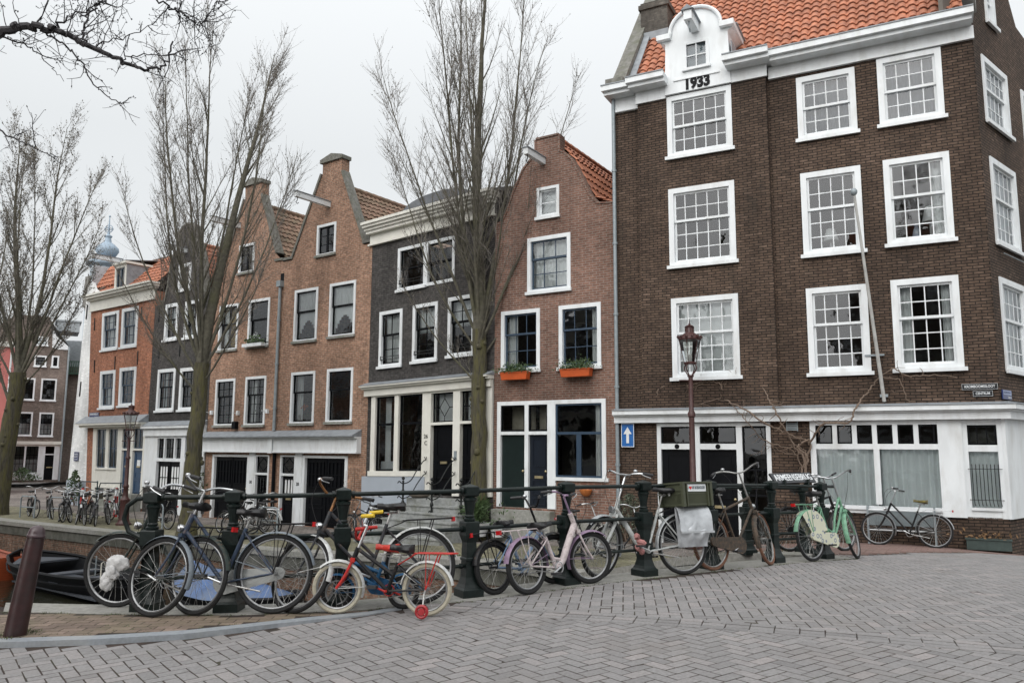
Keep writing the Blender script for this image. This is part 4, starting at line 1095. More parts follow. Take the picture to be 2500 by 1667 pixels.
# white frieze and gutter, broken forward over the bay
m = MB(); m.box(-0.02, 0.735, -0.08, -0.003, 10.63, 11.02); m.box(-0.02, 0.735, -0.1, -0.081, 10.64, 10.68); HD.part(m, 'frieze', WHITE)
m = MB(); m.box(0.70, 1.52, BAYY - 0.06, BAYY - 0.003, 10.70, 11.02); HD.part(m, 'frieze', WHITE)
m = MB(); m.box(3.2, 4.09, BAYY - 0.06, BAYY - 0.003, 10.76, 11.07); HD.part(m, 'frieze', WHITE)
m = MB(); m.box(4.10, 8.54, -0.07, -0.003, 10.71, 11.02); m.box(4.10, 8.54, -0.09, -0.071, 10.71, 10.75); HD.part(m, 'frieze', WHITE)
m = MB()
for a, b_, y0, z in ((-0.12, 0.70, -0.42, 11.02), (0.62, 1.6, BAYY - 0.42, 11.02), (3.14, 4.2, BAYY - 0.42, 11.07), (4.201, 8.50, -0.42, 11.02)):
    m.box(a, b_, y0, 0.15, z + 0.0, z + 0.1); m.box(a - 0.04, b_ + (0.04 if b_ > 8 else -0.002), y0 - 0.1, 0.15, z + 0.1, z + 0.24)
g_ = HD.part(m, 'gutter', WHITE)
for a, b_, y0, z in ((-0.17, 0.70, -0.54, 11.02), (0.58, 1.6, BAYY - 0.54, 11.02), (3.1, 4.2, BAYY - 0.54, 11.07), (4.202, 8.54, -0.54, 11.02)): HD.part(MB().box(a, b_, y0, y0 + 0.05, z + 0.241, z + 0.27), 'zinc_edge', LEAD, g_)
# roof slope
hv = math.hypot(3.3, 4.4)
pantiles(HD, (0.3, 0.05, 11.16), (1, 0, 0), (0, 3.3, 4.4), 8.1, hv, TILE_OR, tw=0.225, th=0.285, amp=0.032)
m = MB(); m.add([(0, 3.35, 15.8), (8.6, 3.35, 15.8), (8.6, 6.6, 15.8), (0, 6.6, 15.8)], [(0, 1, 2, 3)]); m.add([(0, 6.6, 15.8), (8.6, 6.6, 15.8), (8.6, 10, 11.3), (0, 10, 11.3)], [(0, 1, 2, 3)]); HD.part(m, 'rear_roof', SLATE)
m = MB(); m.prism([(-0.06, -0.05, 11.24), (-0.06, 3.2, 15.59), (-0.06, 3.2, 15.74), (-0.06, -0.05, 11.49)], (0.38, 0, 0)); m.box(-0.14, 0.36, -0.25, 0.15, 11.29, 11.56); HD.part(m, 'parapet_coping', CAPST)
m = MB(); m.prism([(0.32, 0.02, 11.26), (0.32, 3.2, 15.53), (0.5, 3.2, 15.50), (0.5, 0.02, 11.24)], (0, 0, 0.04)); HD.part(m, 'lead_flashing', LEAD)
ch = MB(); ch.box(0.2, 1.02, 1.9, 2.7, 12.4, 14.8); ch.box(0.15, 1.07, 1.84, 2.76, 14.58, 14.72)
c_ = HD.part(ch, 'chimney', brick_mat('chimney_brick', (0.12, 0.105, 0.09), (0.085, 0.075, 0.065), (0.1, 0.095, 0.085), mix=0.3))
HD.part(MB().box(0.18, 1.06, 1.8, 1.88, 13.55, 13.8), 'lead_apron', LEAD, c_)
class Low:                        # the gablet stands forward and a little lower
    root = HD.root
    def part(s, mb, name, m, parent=None, smooth=False): return mb.build(name, m, parent or s.root, smooth, lambda u, y, z: HD.fn(u, y, z - 0.20 * sstep(10.8, 11.2, z)))
HDG = Low()
# white gablet with the hoist beam and the year
G0 = [(1.52, 10.76), (1.56, 12.35), (1.42, 12.42), (1.42, 12.55), (1.7, 12.58)] + [(2.36 + 0.64 * math.cos(PI - PI * i / 14), 12.58 + 0.56 * math.sin(PI * i / 14)) for i in range(1, 14)] + [(3.02, 12.58), (3.3, 12.55), (3.3, 12.42), (3.18, 12.35), (3.22, 10.76)]
gm = MB(); wall_face(gm, G0, [(2.08, 2.66, 11.56, 12.2)], BAYY - 0.1, 0.12)
n = len(G0)
for i in range(n):
    (a, b_), (c, d) = G0[i], G0[(i + 1) % n]
    gm.add([(a, BAYY - 0.1, b_), (c, BAYY - 0.1, d), (c, 1.1, d), (a, 1.1, b_)], [(0, 1, 2, 3)])
gb_ = HDG.part(gm, 'gablet', WHITE)
m = MB()
arcp = [(2.36 + 0.66 * math.cos(PI - PI * i / 20), BAYY - 0.14, 12.60 + 0.58 * math.sin(PI * i / 20)) for i in range(21)]
m.tube([(1.68, BAYY - 0.14, 12.5)] + arcp + [(3.04, BAYY - 0.14, 12.5)], 0.05, 8)
m.box(1.36, 1.72, BAYY - 0.24, BAYY - 0.1, 12.44, 12.58); m.box(3.0, 3.36, BAYY - 0.24, 0.9, 12.44, 12.58)
HDG.part(m, 'moulding', WHITE, gb_)
HDG.part(MB().box(1.75, 2.95, BAYY - 0.13, BAYY - 0.101, 11.28, 11.32), 'string_course', WHITE, gb_)
m = MB(); m.box(3.12, 3.4, -0.1, 1.5, 12.581, 12.6); m.prism([(3.24, -0.2, 12.1), (3.24, 0.35, 12.1), (3.24, 0.35, 11.6), (3.24, -0.2, 11.45)], (0.02, 0, 0)); HDG.part(m, 'lead_flashing', LEAD, gb_)
f = MB(); a, b_, z0, z1 = 2.08, 2.66, 11.56, 12.2; y = BAYY - 0.13
f.box(a - 0.05, a + 0.04, y, y + 0.1, z0, z1); f.box(b_ - 0.04, b_ + 0.05, y, y + 0.1, z0, z1); f.box(a - 0.05, b_ + 0.05, y, y + 0.1, z1, z1 + 0.06); f.box(a - 0.08, b_ + 0.08, y - 0.04, y + 0.1, z0 - 0.07, z0); f.box(2.355, 2.385, y + 0.02, y + 0.07, z0, z1); f.box(a + 0.04, b_ - 0.04, y + 0.021, y + 0.069, 11.87, 11.9)
gw_ = HDG.part(f, 'window', WHITE); HDG.part(MB().add([(a, y + 0.05, z0), (b_, y + 0.05, z0), (b_, y + 0.05, z1), (a, y + 0.05, z1)], [(0, 1, 2, 3)]), 'pane', GLASS, gw_)
HDG.part(MB().add([(a, BAYY, z0), (b_, BAYY, z0), (b_, BAYY, z1), (a, BAYY, z1)], [(0, 1, 2, 3)]), 'blind', mat('dim_blind', (0.25, 0.3, 0.33), 0.9), gw_)
m = MB(); m.box(2.26, 2.46, BAYY - 0.85, BAYY - 0.1, 12.5, 12.74); hb_ = HDG.part(m, 'hoist_beam', WHITE)
m = MB(); m.prism([(2.2, BAYY - 0.9, 12.741), (2.52, BAYY - 0.9, 12.741), (2.36, BAYY - 0.9, 12.87)], (0, 0.8, 0)); HDG.part(m, 'cap', LEAD, hb_)
m = MB(); m.tube([(2.36, BAYY - 0.7, 12.51), (2.36, BAYY - 0.7, 12.33), (2.36, BAYY - 0.62, 12.26), (2.36, BAYY - 0.6, 12.34)], 0.02, 6); HDG.part(m, 'hook', ZINC, hb_)
lettering('1933', 0.40, BLACKP, HD.root, Matrix.Translation(HD.fn(2.37, BAYY - 0.104, 10.93)) @ Matrix.Rotation(PI / 2, 4, 'X'), width=0.62, bold=0.022, ext=0.012, name='year_number')
# ground floor: cornice round the corner, doors, shopfront
SD = Vector((math.sin(R(48.7)), math.cos(R(48.7)), 0)); DD = Vector((math.sin(R(117.6)), math.cos(R(117.6)), 0))
cosb = SD.dot(DD); sinb = math.sqrt(1 - cosb * cosb)
def side(u, y, z):        # point on the side street facade: u along it from the corner, y inward
    return (W_ + u * cosb - y * sinb, u * sinb + y * cosb, z)
def band(mb, yo, z0, z1):
    """a band that runs along the front and turns round the corner"""
    k = yo * (1 - cosb) / sinb
    p = [(-0.02, 0.03), (-0.02, -yo), (W_ + k, -yo)]
    e = side(6.0, -yo, 0); f_ = side(6.0, 0.03, 0)
    p += [(e[0], e[1]), (f_[0], f_[1]), (W_ - 0.02, 0.03)]
    mb.prism([(a, b_, z0) for a, b_ in p], (0, 0, z1 - z0))
m = MB(); band(m, 0.2, 2.26, 2.42); band(m, 0.26, 2.42, 2.46); band(m, 0.34, 2.46, 2.56); sc2 = HD.part(m, 'shop_cornice', WHITE)
m = MB(); band(m, 0.36, 2.562, 2.585); band(m, 0.2, 2.585, 2.62); HD.part(m, 'lead_flashing', LEAD, sc2)
m = MB(); band(m, 0.05, 0.2, 2.261) if False else None
f = MB()
for a, b_ in ((1.06, 1.16), (1.98, 2.14), (3.02, 3.16), (3.72, 3.82)): f.box(a, b_, -0.05, 0.12, -0.76, 2.24)
f.box(1.161, 1.979, -0.05, 0.12, 1.6, 1.74); f.box(2.141, 3.019, -0.05, 0.12, 1.6, 1.74); f.box(1.161, 1.979, -0.05, 0.12, 2.16, 2.24); f.box(2.141, 3.019, -0.05, 0.12, 2.16, 2.24); f.box(3.161, 3.719, -0.05, 0.12, 2.16, 2.24)
HD.part(f, 'door_frame', WHITE)
for a, b_ in ((1.16, 1.98), (2.14, 3.02)):
    panel_door(HD, a, b_, -0.76, 1.6, BLACKP, 0.04, slot=0.42, panels=((0.05, 0.36), (0.5, 0.95)))
    fl = MB(); fl.box(a, a + 0.04, 0.0, 0.05, 1.74, 2.16); fl.box(b_ - 0.04, b_, 0.0, 0.05, 1.74, 2.16); fl.box(a, b_, 0.001, 0.049, 1.74, 1.78); fl.box(a, b_, 0.001, 0.049, 2.12, 2.16)
    k = HD.part(fl, 'fanlight', BLACKP); HD.part(MB().add([(a, 0.03, 1.74), (b_, 0.03, 1.74), (b_, 0.03, 2.16), (a, 0.03, 2.16)], [(0, 1, 2, 3)]), 'pane', GLASS_DIM, k)
    p = MB(); p.tube([((a + b_) / 2, -0.051, 1.67), ((a + b_) / 2, -0.06, 1.67)], 0.06, 14); q = HD.part(p, 'number_plate', BLACKP)
s = MB(); s.box(3.16, 3.2, 0.0, 0.05, -0.76, 2.16); s.box(3.68, 3.72, 0.0, 0.05, -0.76, 2.16)
for z in (-0.76, -0.1, 0.5, 1.1, 2.11): s.box(3.2, 3.68, 0.001, 0.049, z, z + 0.05)
s.box(3.42, 3.46, 0.002, 0.048, -0.71, 1.1)
k = HD.part(s, 'side_light', BLACKP); HD.part(MB().add([(3.16, 0.03, -0.76), (3.72, 0.03, -0.76), (3.72, 0.03, 2.16), (3.16, 0.03, 2.16)], [(0, 1, 2, 3)]), 'pane', GLASS_DIM, k)
m = MB()
for i in range(5): m.box(4.2, 4.42, -0.03, -0.003, 2.05 + i * 0.036, 2.075 + i * 0.036)
m.box(4.18, 4.2, -0.035, -0.003, 2.03, 2.25); m.box(4.42, 4.44, -0.035, -0.003, 2.03, 2.25); HD.part(m, 'vent', ZINC)
f = MB()
f.box(4.7, 4.82, -0.05, 0.12, 0.22, 2.25); f.box(6.02, 6.14, -0.05, 0.12, 0.42, 1.62); f.box(7.3, 7.76, -0.06, 0.12, 0.2, 2.25)
f.box(4.821, 7.299, -0.05, 0.12, 1.62, 1.74); f.box(4.821, 7.299, -0.05, 0.12, 2.16, 2.25); f.box(4.821, 7.299, -0.05, 0.12, 0.22, 0.3); f.box(4.821, 7.299, -0.1, 0.12, 0.301, 0.38)
for i in range(1, 6): u = 4.82 + 2.48 * i / 6; f.box(u - 0.05, u + 0.05, -0.05, 0.12, 1.74, 2.16)
sf = HD.part(f, 'shop_frame', WHITE)
for a, b_ in ((4.82, 6.02), (6.14, 7.3)):
    HD.part(MB().add([(a, 0.03, 0.38), (b_, 0.03, 0.38), (b_, 0.03, 1.62), (a, 0.03, 1.62)], [(0, 1, 2, 3)]), 'pane', GLASS, sf)
    k = MB(); drape(k, a - 0.05, b_ + 0.05, 0.36, 1.66, 0.13, 8, 0.05); HD.part(k, 'curtain', mat('sheer_grey_curtain', (0.86, 0.9, 0.9), 0.9, var=0.05, scale=1.5), sf, True)
for i in range(6):
    a, b_ = 4.82 + 2.48 * i / 6 + 0.05, 4.82 + 2.48 * (i + 1) / 6 - 0.05
    t = MB(); t.box(a, a + 0.035, 0.0, 0.05, 1.74, 2.16); t.box(b_ - 0.035, b_, 0.0, 0.05, 1.74, 2.16); t.box(a, b_, 0.001, 0.049, 1.74, 1.775); t.box(a, b_, 0.001, 0.049, 2.125, 2.16)
    k = HD.part(t, 'fanlight', BLACKP); HD.part(MB().add([(a, 0.03, 1.74), (b_, 0.03, 1.74), (b_, 0.03, 2.16), (a, 0.03, 2.16)], [(0, 1, 2, 3)]), 'pane', GLASS_DIM, k)
# recessed corner window behind bars
f = MB(); f.box(7.76, 7.86, 0.0, 0.12, 0.2, 2.25); f.box(8.4, 8.55, -0.01, 0.12, 0.2, 2.25); f.box(7.861, 8.399, 0.0, 0.12, 1.58, 1.72); f.box(7.861, 8.399, 0.0, 0.12, 2.14, 2.25); f.box(7.861, 8.399, 0.0, 0.12, 0.2, 0.4); f.box(7.84, 8.42, -0.05, -0.001, 0.36, 0.42)
cf = HD.part(f, 'corner_window', WHITE)
HD.part(MB().add([(7.86, 0.05, 0.4), (8.4, 0.05, 0.4), (8.4, 0.05, 1.58), (7.86, 0.05, 1.58)], [(0, 1, 2, 3)]), 'pane', GLASS, cf)
k = MB(); drape(k, 7.82, 8.44, 0.4, 1.6, 0.18, 6, 0.02); HD.part(k, 'curtain', MATS['sheer_grey_curtain'], cf, True)
t = MB(); t.box(7.86, 8.4, 0.03, 0.07, 1.72, 1.76); t.box(7.86, 8.4, 0.03, 0.07, 2.1, 2.14); t.box(7.86, 7.9, 0.031, 0.069, 1.76, 2.1); t.box(8.36, 8.4, 0.031, 0.069, 1.76, 2.1)
for q in (8.04, 8.22): t.box(q - 0.01, q + 0.01, 0.032, 0.068, 1.76, 2.1)
HD.part(MB().add([(7.8, 0.3, 1.66), (8.5, 0.3, 1.66), (8.5, 0.3, 2.2), (7.8, 0.3, 2.2)], [(0, 1, 2, 3)]), 'added_dark_sheet', PLASTER, cf); HD.part(t, 'sash', BLACKP, cf); HD.part(MB().add([(7.86, 0.055, 1.72), (8.4, 0.055, 1.72), (8.4, 0.055, 2.14), (7.86, 0.055, 2.14)], [(0, 1, 2, 3)]), 'pane', GLASS_DIM, cf)  # dark sheet added behind the corner fanlight so the glass reads as unlit
m = MB()
for i in range(8): u = 7.9 + i * 0.068; m.tube([(u, -0.1, 1.32), (u, -0.1, 0.62), (u + 0.01, -0.14, 0.5), (u + 0.02, -0.1, 0.46)], 0.008, 5)
for z in (1.22, 0.58): m.tube([(7.82, -0.1, z), (8.45, -0.1, z)], 0.006, 5)
for u in (7.84, 8.43): m.tube([(u, 0.0, 1.22), (u, -0.1, 1.22)], 0.008, 5); m.tube([(u, 0.0, 0.58), (u, -0.1, 0.58)], 0.008, 5)
HD.part(m, 'window_bars', IRON)
# side street facade
sb = MB()
sw = [(0.45, 2.1, 3.3, 5.36), (0.45, 2.1, 6.12, 8.1), (0.42, 2.06, 8.92, 10.5), (3.1, 4.6, 3.3, 5.36), (3.1, 4.6, 6.12, 8.1), (3.1, 4.6, 8.92, 10.5), (0.95, 1.6, 11.5, 12.6)]
wall_face(sb, [(0, 2.5), (0, 11.3), (0.35, 11.5), (0.55, 13.6), (1.0, 13.6), (2.6, 13.0), (3.2, 12.2), (4.6, 12.0), (6, 11.9), (6, 2.5)], [hole(*w) for w in sw])
sb.add([(0, 0, -1), (6, 0, -1), (6, 0, 0.2), (0, 0, 0.2)], [(0, 1, 2, 3)])
hs_ = sb.build('side_wall', BR_DARK, HD.root, False, lambda u, y, z: HD.fn(*side(u, y, z)))
wb = MB(); wb.box(-0.03, 6.0, -0.05, 0.02, 0.2, 2.26)
wb.build('shop_pier', WHITE, HD.root, False, lambda u, y, z: HD.fn(*side(u, y, z)))
class SideH:
    root = HD.root
    def part(s, mb, name, m, parent=None, smooth=False, label=None): return mb.build(name, m, parent or s.root, smooth, lambda u, y, z: HD.fn(*side(u, y, z)))
HS = SideH()
for w, c in zip(sw, ('blind', 'blind', 'blind', 'full', 'full', 'full', 'blind')): window(HS, *w, nx=5 if w[1] > 1.7 else 2, nt=2, nb=3 if w[2] < 8.5 else 2, split=0.43, curtain=c, **wk)
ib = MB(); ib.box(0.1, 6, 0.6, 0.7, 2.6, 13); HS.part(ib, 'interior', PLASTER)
m = MB(); m.tube([(0.6, -0.1, 5.9), (5.9, -0.2, 5.85)], 0.012, 5); HS.part(m, 'cable', ZINC)
def sign(name, label, H, u, z, w_, h_, text, mbk, y=-0.03, tw=None, ts=None, extra=None, fn=None, cat='street sign', group=None):
    """flat enamel sign: a thing standing just proud of the wall"""
    P = Vector(H.world(u, y, z)) if hasattr(H, 'world') else Vector(H.H.world(u, y, z))
    r = empty(name, P, H.root.rotation_euler.z if fn is None else fn); tag(r, label, cat, group)
    MB().box(-w_ / 2, w_ / 2, -0.012, 0.012, -h_ / 2, h_ / 2).build('plate', mbk, r)
    b = MB(); e_ = 0.004
    b.box(-w_ / 2, w_ / 2, -0.016, -0.0125, h_ / 2 - e_, h_ / 2); b.box(-w_ / 2, w_ / 2, -0.016, -0.0125, -h_ / 2, -h_ / 2 + e_); b.box(-w_ / 2, -w_ / 2 + e_, -0.016, -0.0125, -h_ / 2 + e_, h_ / 2 - e_); b.box(w_ / 2 - e_, w_ / 2, -0.016, -0.0125, -h_ / 2 + e_, h_ / 2 - e_)
    b.build('border', WHITE, r)
    for t, dx, dz, s_, ww in text: lettering(t, s_, WHITE, r, Matrix.Translation((dx, -0.016, dz)) @ Matrix.Rotation(PI / 2, 4, 'X'), width=ww, ext=0.002, bold=0.0012)
    return r
SIGNB = mat('sign_black_enamel', (0.015, 0.017, 0.02), 0.3, var=0.1); SIGNN = mat('sign_navy_enamel', (0.02, 0.035, 0.12), 0.3, var=0.1)
sign('street_sign', 'black enamel street sign reading KROMBOOMSSLOOT high on the dark corner house', HD, 8.15, 2.95, 0.66, 0.125, [('KROMBOOMSSLOOT', 0, 0, 0.08, 0.56)], SIGNB, group='street signs')
sign('street_sign', 'small black enamel sign reading CENTRUM under the KROMBOOMSSLOOT sign', HD, 8.2, 2.80, 0.36, 0.115, [('CENTRUM', 0, 0, 0.075, 0.26)], SIGNB, group='street signs')
pos = HD.world(*side(0.28, -0.035, 2.78)); r = empty('street_sign', pos, math.atan2(SD.y, SD.x)); tag(r, 'navy street sign reading KEIZERSTRAAT on the side street wall at the right edge', 'street sign', 'street signs')
MB().box(-0.27, 0.27, -0.012, 0.012, -0.1, 0.1).build('plate', SIGNN, r)
MB().box(-0.24, 0.24, -0.0145, -0.0125, 0.0, 0.085).build('panel', mat('pale_blue_enamel', (0.35, 0.42, 0.6), 0.3), r)
lettering('KEIZERSTRAAT', 0.075, SIGNN, r, Matrix.Translation((0, -0.0165, 0.042)) @ Matrix.Rotation(PI / 2, 4, 'X'), width=0.44, ext=0.001)
lettering('Centrum', 0.06, WHITE, r, Matrix.Translation((0.12, -0.0145, -0.055)) @ Matrix.Rotation(PI / 2, 4, 'X'), ext=0.001)
# one-way sign with white arrow
r = empty('one_way_sign', HD.world(0.31, -0.1, 1.95), HD.root.rotation_euler.z); tag(r, 'blue rectangular traffic sign with white arrow pointing up beside the drain pipe', 'traffic sign')
MB().box(-0.17, 0.17, -0.01, 0.01, -0.3, 0.3).build('plate', mat('traffic_blue', (0.015, 0.12, 0.38), 0.35, var=0.06), r)
m = MB(); m.prism([(-0.035, -0.016, -0.2), (0.035, -0.016, -0.2), (0.035, -0.016, 0.03), (0.11, -0.016, 0.03), (0, -0.016, 0.21), (-0.11, -0.016, 0.03), (-0.035, -0.016, 0.03)], (0, 0.005, 0))
m.build('arrow', WHITE, r)
m = MB(); 
for a, b_, c, d in ((-0.17, 0.17, 0.285, 0.3), (-0.17, 0.17, -0.3, -0.285), (-0.17, -0.155, -0.285, 0.285), (0.155, 0.17, -0.285, 0.285)): m.box(a, b_, -0.013, -0.0105, c, d)
m.build('border', WHITE, r)
m = MB(); m.box(-0.03, 0.03, 0.011, 0.098, 0.12, 0.16); m.box(-0.03, 0.03, 0.011, 0.098, -0.16, -0.12); m.build('bracket', ZINC, r)
# flag pole
r = empty('flag_pole', HD.world(6.3, -0.05, 2.72), HD.root.rotation_euler.z); tag(r, 'leaning grey flag pole with round knob fixed to the dark brick front', 'flag pole')
m = MB(); m.tube([(0, -0.06, -0.05), (-0.33, -0.9, 4.5)], [0.042, 0.028], 10); m.build('pole', mat('pole_grey', (0.45, 0.45, 0.43), 0.5), r, True)
MB().ball((-0.335, -0.91, 4.56), 0.075, 12, 8, 1.15).build('knob', ZINC, r, True)
m = MB(); m.box(-0.08, 0.08, -0.1, 0.05, 0.05, 0.11); m.tube([(-0.06, 0.05, 1.0), (-0.07, -0.25, 1.0)], 0.016, 6); m.box(-0.35, 0.05, -0.005, 0.045, 0.98, 1.02); m.build('bracket', ZINC, r)
# bare climber
r = empty('climbing_vine', HD.world(4.5, -0.08, -0.6), HD.root.rotation_euler.z); tag(r, 'bare twisted climbing vine spreading over the dark brick above the white shopfront', 'vine')
BARKV = mat('vine_bark', (0.17, 0.125, 0.095), 0.9, var=0.3, scale=40, bump=0.3)
vm = MB(); rr = random.Random(11)
def vine(pts, r0, r1, tw=10):
    P = spline([((u - 4.5), -0.04 - (0.34 if 2.0 < z < 2.66 else 0.0) - rr.uniform(0, 0.06), z + 0.6) for u, z in pts], 8)
    P = [p + Vector((rr.gauss(0, 0.012), rr.gauss(0, 0.01), rr.gauss(0, 0.012))) for p in P]
    n = len(P); vm.tube(P, [lerp(r0, r1, i / (n - 1)) * 0.74 for i in range(n)], 6)
    for i in range(int(tw * 0.65)):
        p = P[rr.randrange(n // 4, n)]; a = rr.uniform(0, 2 * PI); q = p
        pts2 = [p]
        for k in range(3):
            a += rr.gauss(0, 0.5); q = q + Vector((math.cos(a), rr.gauss(0, 0.3), math.sin(a) * 0.8)) * rr.uniform(0.05, 0.13); pts2.append(q)
        vm.tube(pts2, [r1 * 0.8, r1 * 0.6, r1 * 0.5, r1 * 0.3], 4)
vine([(4.5, -0.6), (4.62, 0.1), (4.45, 0.6), (4.55, 1.04), (4.63, 1.45), (4.43, 1.66), (4.68, 1.83), (4.72, 1.75), (5.05, 2.19), (5.56, 2.2), (5.73, 2.53), (5.97, 2.89), (6.19, 3.15), (6.52, 3.39), (6.81, 3.21), (7.27, 3.22), (7.76, 3.16)], 0.05, 0.012, 34)
vine([(4.42, -0.6), (4.5, 0.3), (4.6, 0.9), (4.55, 1.45), (4.39, 1.62), (4.17, 2.17), (3.98, 2.56), (3.7, 3.05), (3.38, 3.67)], 0.045, 0.016, 20)
vine([(4.65, 0.4), (4.5, 1.1), (4.72, 1.71), (4.32, 1.92), (3.76, 2.22), (3.34, 2.53), (2.79, 2.81), (2.71, 3.17), (2.35, 3.25), (2.08, 3.19), (1.57, 3.16), (1.19, 3.12), (1.04, 2.76)], 0.035, 0.012, 44)
vine([(4.5, 1.2), (4.3, 1.6), (3.66, 1.83), (3.46, 2.14), (3.21, 2.44), (2.77, 2.81), (2.07, 2.64)], 0.02, 0.01, 16)
vine([(6.3, 3.2), (6.65, 3.12), (6.74, 2.71), (6.91, 2.66)], 0.018, 0.008, 6); vine([(2.67, 3.21), (2.98, 3.34), (3.42, 3.58)], 0.018, 0.01, 16); vine([(2.3, 3.2), (1.9, 3.05), (1.75, 2.8)], 0.014, 0.008, 14); vine([(4.6, 1.5), (4.2, 1.5), (3.75, 1.75), (3.6, 1.5)], 0.012, 0.007, 10)
vm.build('stems', BARKV, r, True)
# planter trough at the corner foot, bench
p_ = HD.world(8.1, -0.16, -0.42); r = empty('planter_trough', p_, HD.root.rotation_euler.z); tag(r, 'low dark green metal planter trough at the foot of the corner house', 'planter')
m = MB(); m.box(-0.4, 0.4, -0.12, 0.12, 0, 0.2); m.box(-0.42, 0.42, -0.14, 0.14, 0.201, 0.22); m.build('trough', mat('trough_green', (0.04, 0.06, 0.055), 0.6, var=0.2), r)
m = MB(); leaves(m, (0, 0, 0.2), 0.6, 0.1, 0.15, 60, 0.08, rr); m.build('plants', mat('dry_plant', (0.16, 0.09, 0.04), 0.8), r)
p_ = HD.world(6.5, -0.25, -0.42); r = empty('bench', p_, HD.root.rotation_euler.z); tag(r, 'folded grey wall bench with white rail behind the parked black bicycle', 'bench')
m = MB(); m.box(-0.62, 0.62, -0.14, -0.1, 0.42, 0.72); m.build('seat', mat('bench_grey', (0.16, 0.19, 0.2), 0.7), r)
m = MB(); m.tube([(-0.64, -0.12, 0.74), (0.64, -0.12, 0.74)], 0.018, 6); m.tube([(-0.64, -0.12, 0.32), (0.64, -0.12, 0.32)], 0.014, 6); m.build('rail', WHITE, r)
for s_ in (-1, 1): MB().box(s_ * 0.645 - 0.02, s_ * 0.645 + 0.02, -0.15, 0.1, 0.0, 0.82).build('leg', ZINC, r)

# ------------------------------------------------------------------ orange house with dormer
def warpO(u, y, z): return (u - 0.09 * (z + 0.9) * max(0.0, (4.7 - u) / 4.7) * (1.0), y, z)
def O_(u, z):              # measured position back to the unleaned facade
    for _ in range(30): pass
    k = 0.09 * (z + 0.9)
    return (u + k) / (1 + k / 4.7) if u < 4.7 else u
HO = House('orange_house', 'narrow orange brick house with white dormer, blue doors and white ground floor', ORA, 127, -0.3, -1.15, warpO)
wO = []
for (a, b_, z0, z1) in ((0.09, 1.58, 5.97, 7.74), (1.87, 3.26, 5.98, 7.76), (0.29, 1.65, 3.31, 5.02), (2.04, 3.43, 3.36, 5.07)):
    zc = (z0 + z1) / 2; wO.append((O_(a, zc), O_(b_, zc), z0, z1))
shell(HO, BR_ORANGE, [(-0.3, -1.15), (-0.3, 8.3), (4.62, 8.3), (4.62, -1.15)], [hole(*w) for w in wO] + [(0.32, 4.6, -0.95, 2.45)], 4.92, 8, -1.15, 8.3, -0.3, None, (2.9, 5.5), 3.0)
for w, c in zip(wO, ('blind', 'full', 'half', None)): window(HO, *w, nx=3, nt=2, nb=2, split=0.45, sash=NAVY, fw=0.14, curtain=c)
anchor(HO, [(0.05, 7.3), (1.75, 7.35), (3.7, 7.4), (0.15, 5.3), (1.85, 5.35), (3.6, 5.45)])
m = MB(); m.box(-0.32, 4.6, -0.05, -0.003, 7.95, 8.42); m.box(-0.35, 4.62, -0.1, -0.051, 7.92, 7.98); m.box(-0.36, 4.63, -0.2, 0.1, 8.421, 8.5); m.box(-0.42, 4.68, -0.34, 0.1, 8.501, 8.6); m.box(-0.46, 4.72, -0.42, 0.1, 8.601, 8.68); HO.part(m, 'cornice', CREAM)
v = Vector((0, 1.7, 1.75)); L_ = v.length
pantiles(HO, (-0.3, 0.0, 8.68), (1, 0, 0), v, 4.95, L_, TILE_OR, clip=lambda a, h: a > h * 0.62)
m = MB(); m.add([(-0.3, 0.02, 8.62), (4.62, 0.02, 8.62), (4.62, 1.7, 10.36), (1.2, 1.7, 10.36)], [(0, 1, 2, 3)]); m.add([(-0.3, 0.02, 8.62), (1.2, 1.7, 10.36), (1.2, 5, 10.36), (-0.3, 8, 8.62)], [(0, 1, 2, 3)]); m.add([(1.2, 1.7, 10.38), (4.62, 1.7, 10.38), (4.62, 5, 10.38), (1.2, 5, 10.38)], [(0, 1, 2, 3)]); HO.part(m, 'roof_deck', SLATE)
m = MB(); m.tube([(-0.3, 0.0, 8.74), (1.28, 1.72, 10.46)], 0.09, 8); m.tube([(1.2, 1.72, 10.45), (4.62, 1.72, 10.45)], 0.06, 8); HO.part(m, 'hip_tiles', mat('dark_ridge_tile', (0.12, 0.08, 0.06), 0.8), None, True)
dm = MB(); dm.box(1.5, 1.62, 0.0, 1.5, 8.66, 9.9); dm.box(2.25, 2.37, 0.0, 1.5, 8.66, 9.9); dm.box(1.621, 2.249, 0.0, 1.5, 9.75, 9.9); dm.box(1.621, 2.249, 0.0, 0.3, 8.66, 8.8); dm.box(1.42, 2.45, -0.1, 1.6, 9.901, 10.0)
do = HO.part(dm, 'dormer', CREAM)
HO.part(MB().prism([(1.42, -0.1, 10.0), (2.45, -0.1, 10.0), (2.45, 1.7, 10.3), (1.42, 1.7, 10.3)], (0, 0, 0.03)), 'lead_top', LEAD, do)
HO.part(MB().box(2.371, 2.39, 0.02, 1.5, 8.7, 9.88), 'lead_cheek', LEAD, do)
s = MB(); s.box(1.621, 1.68, 0.05, 0.1, 8.8, 9.75); s.box(2.19, 2.249, 0.05, 0.1, 8.8, 9.75); s.box(1.68, 2.19, 0.051, 0.099, 8.8, 8.86); s.box(1.68, 2.19, 0.051, 0.099, 9.69, 9.75); s.box(1.91, 1.96, 0.052, 0.098, 8.86, 9.69)
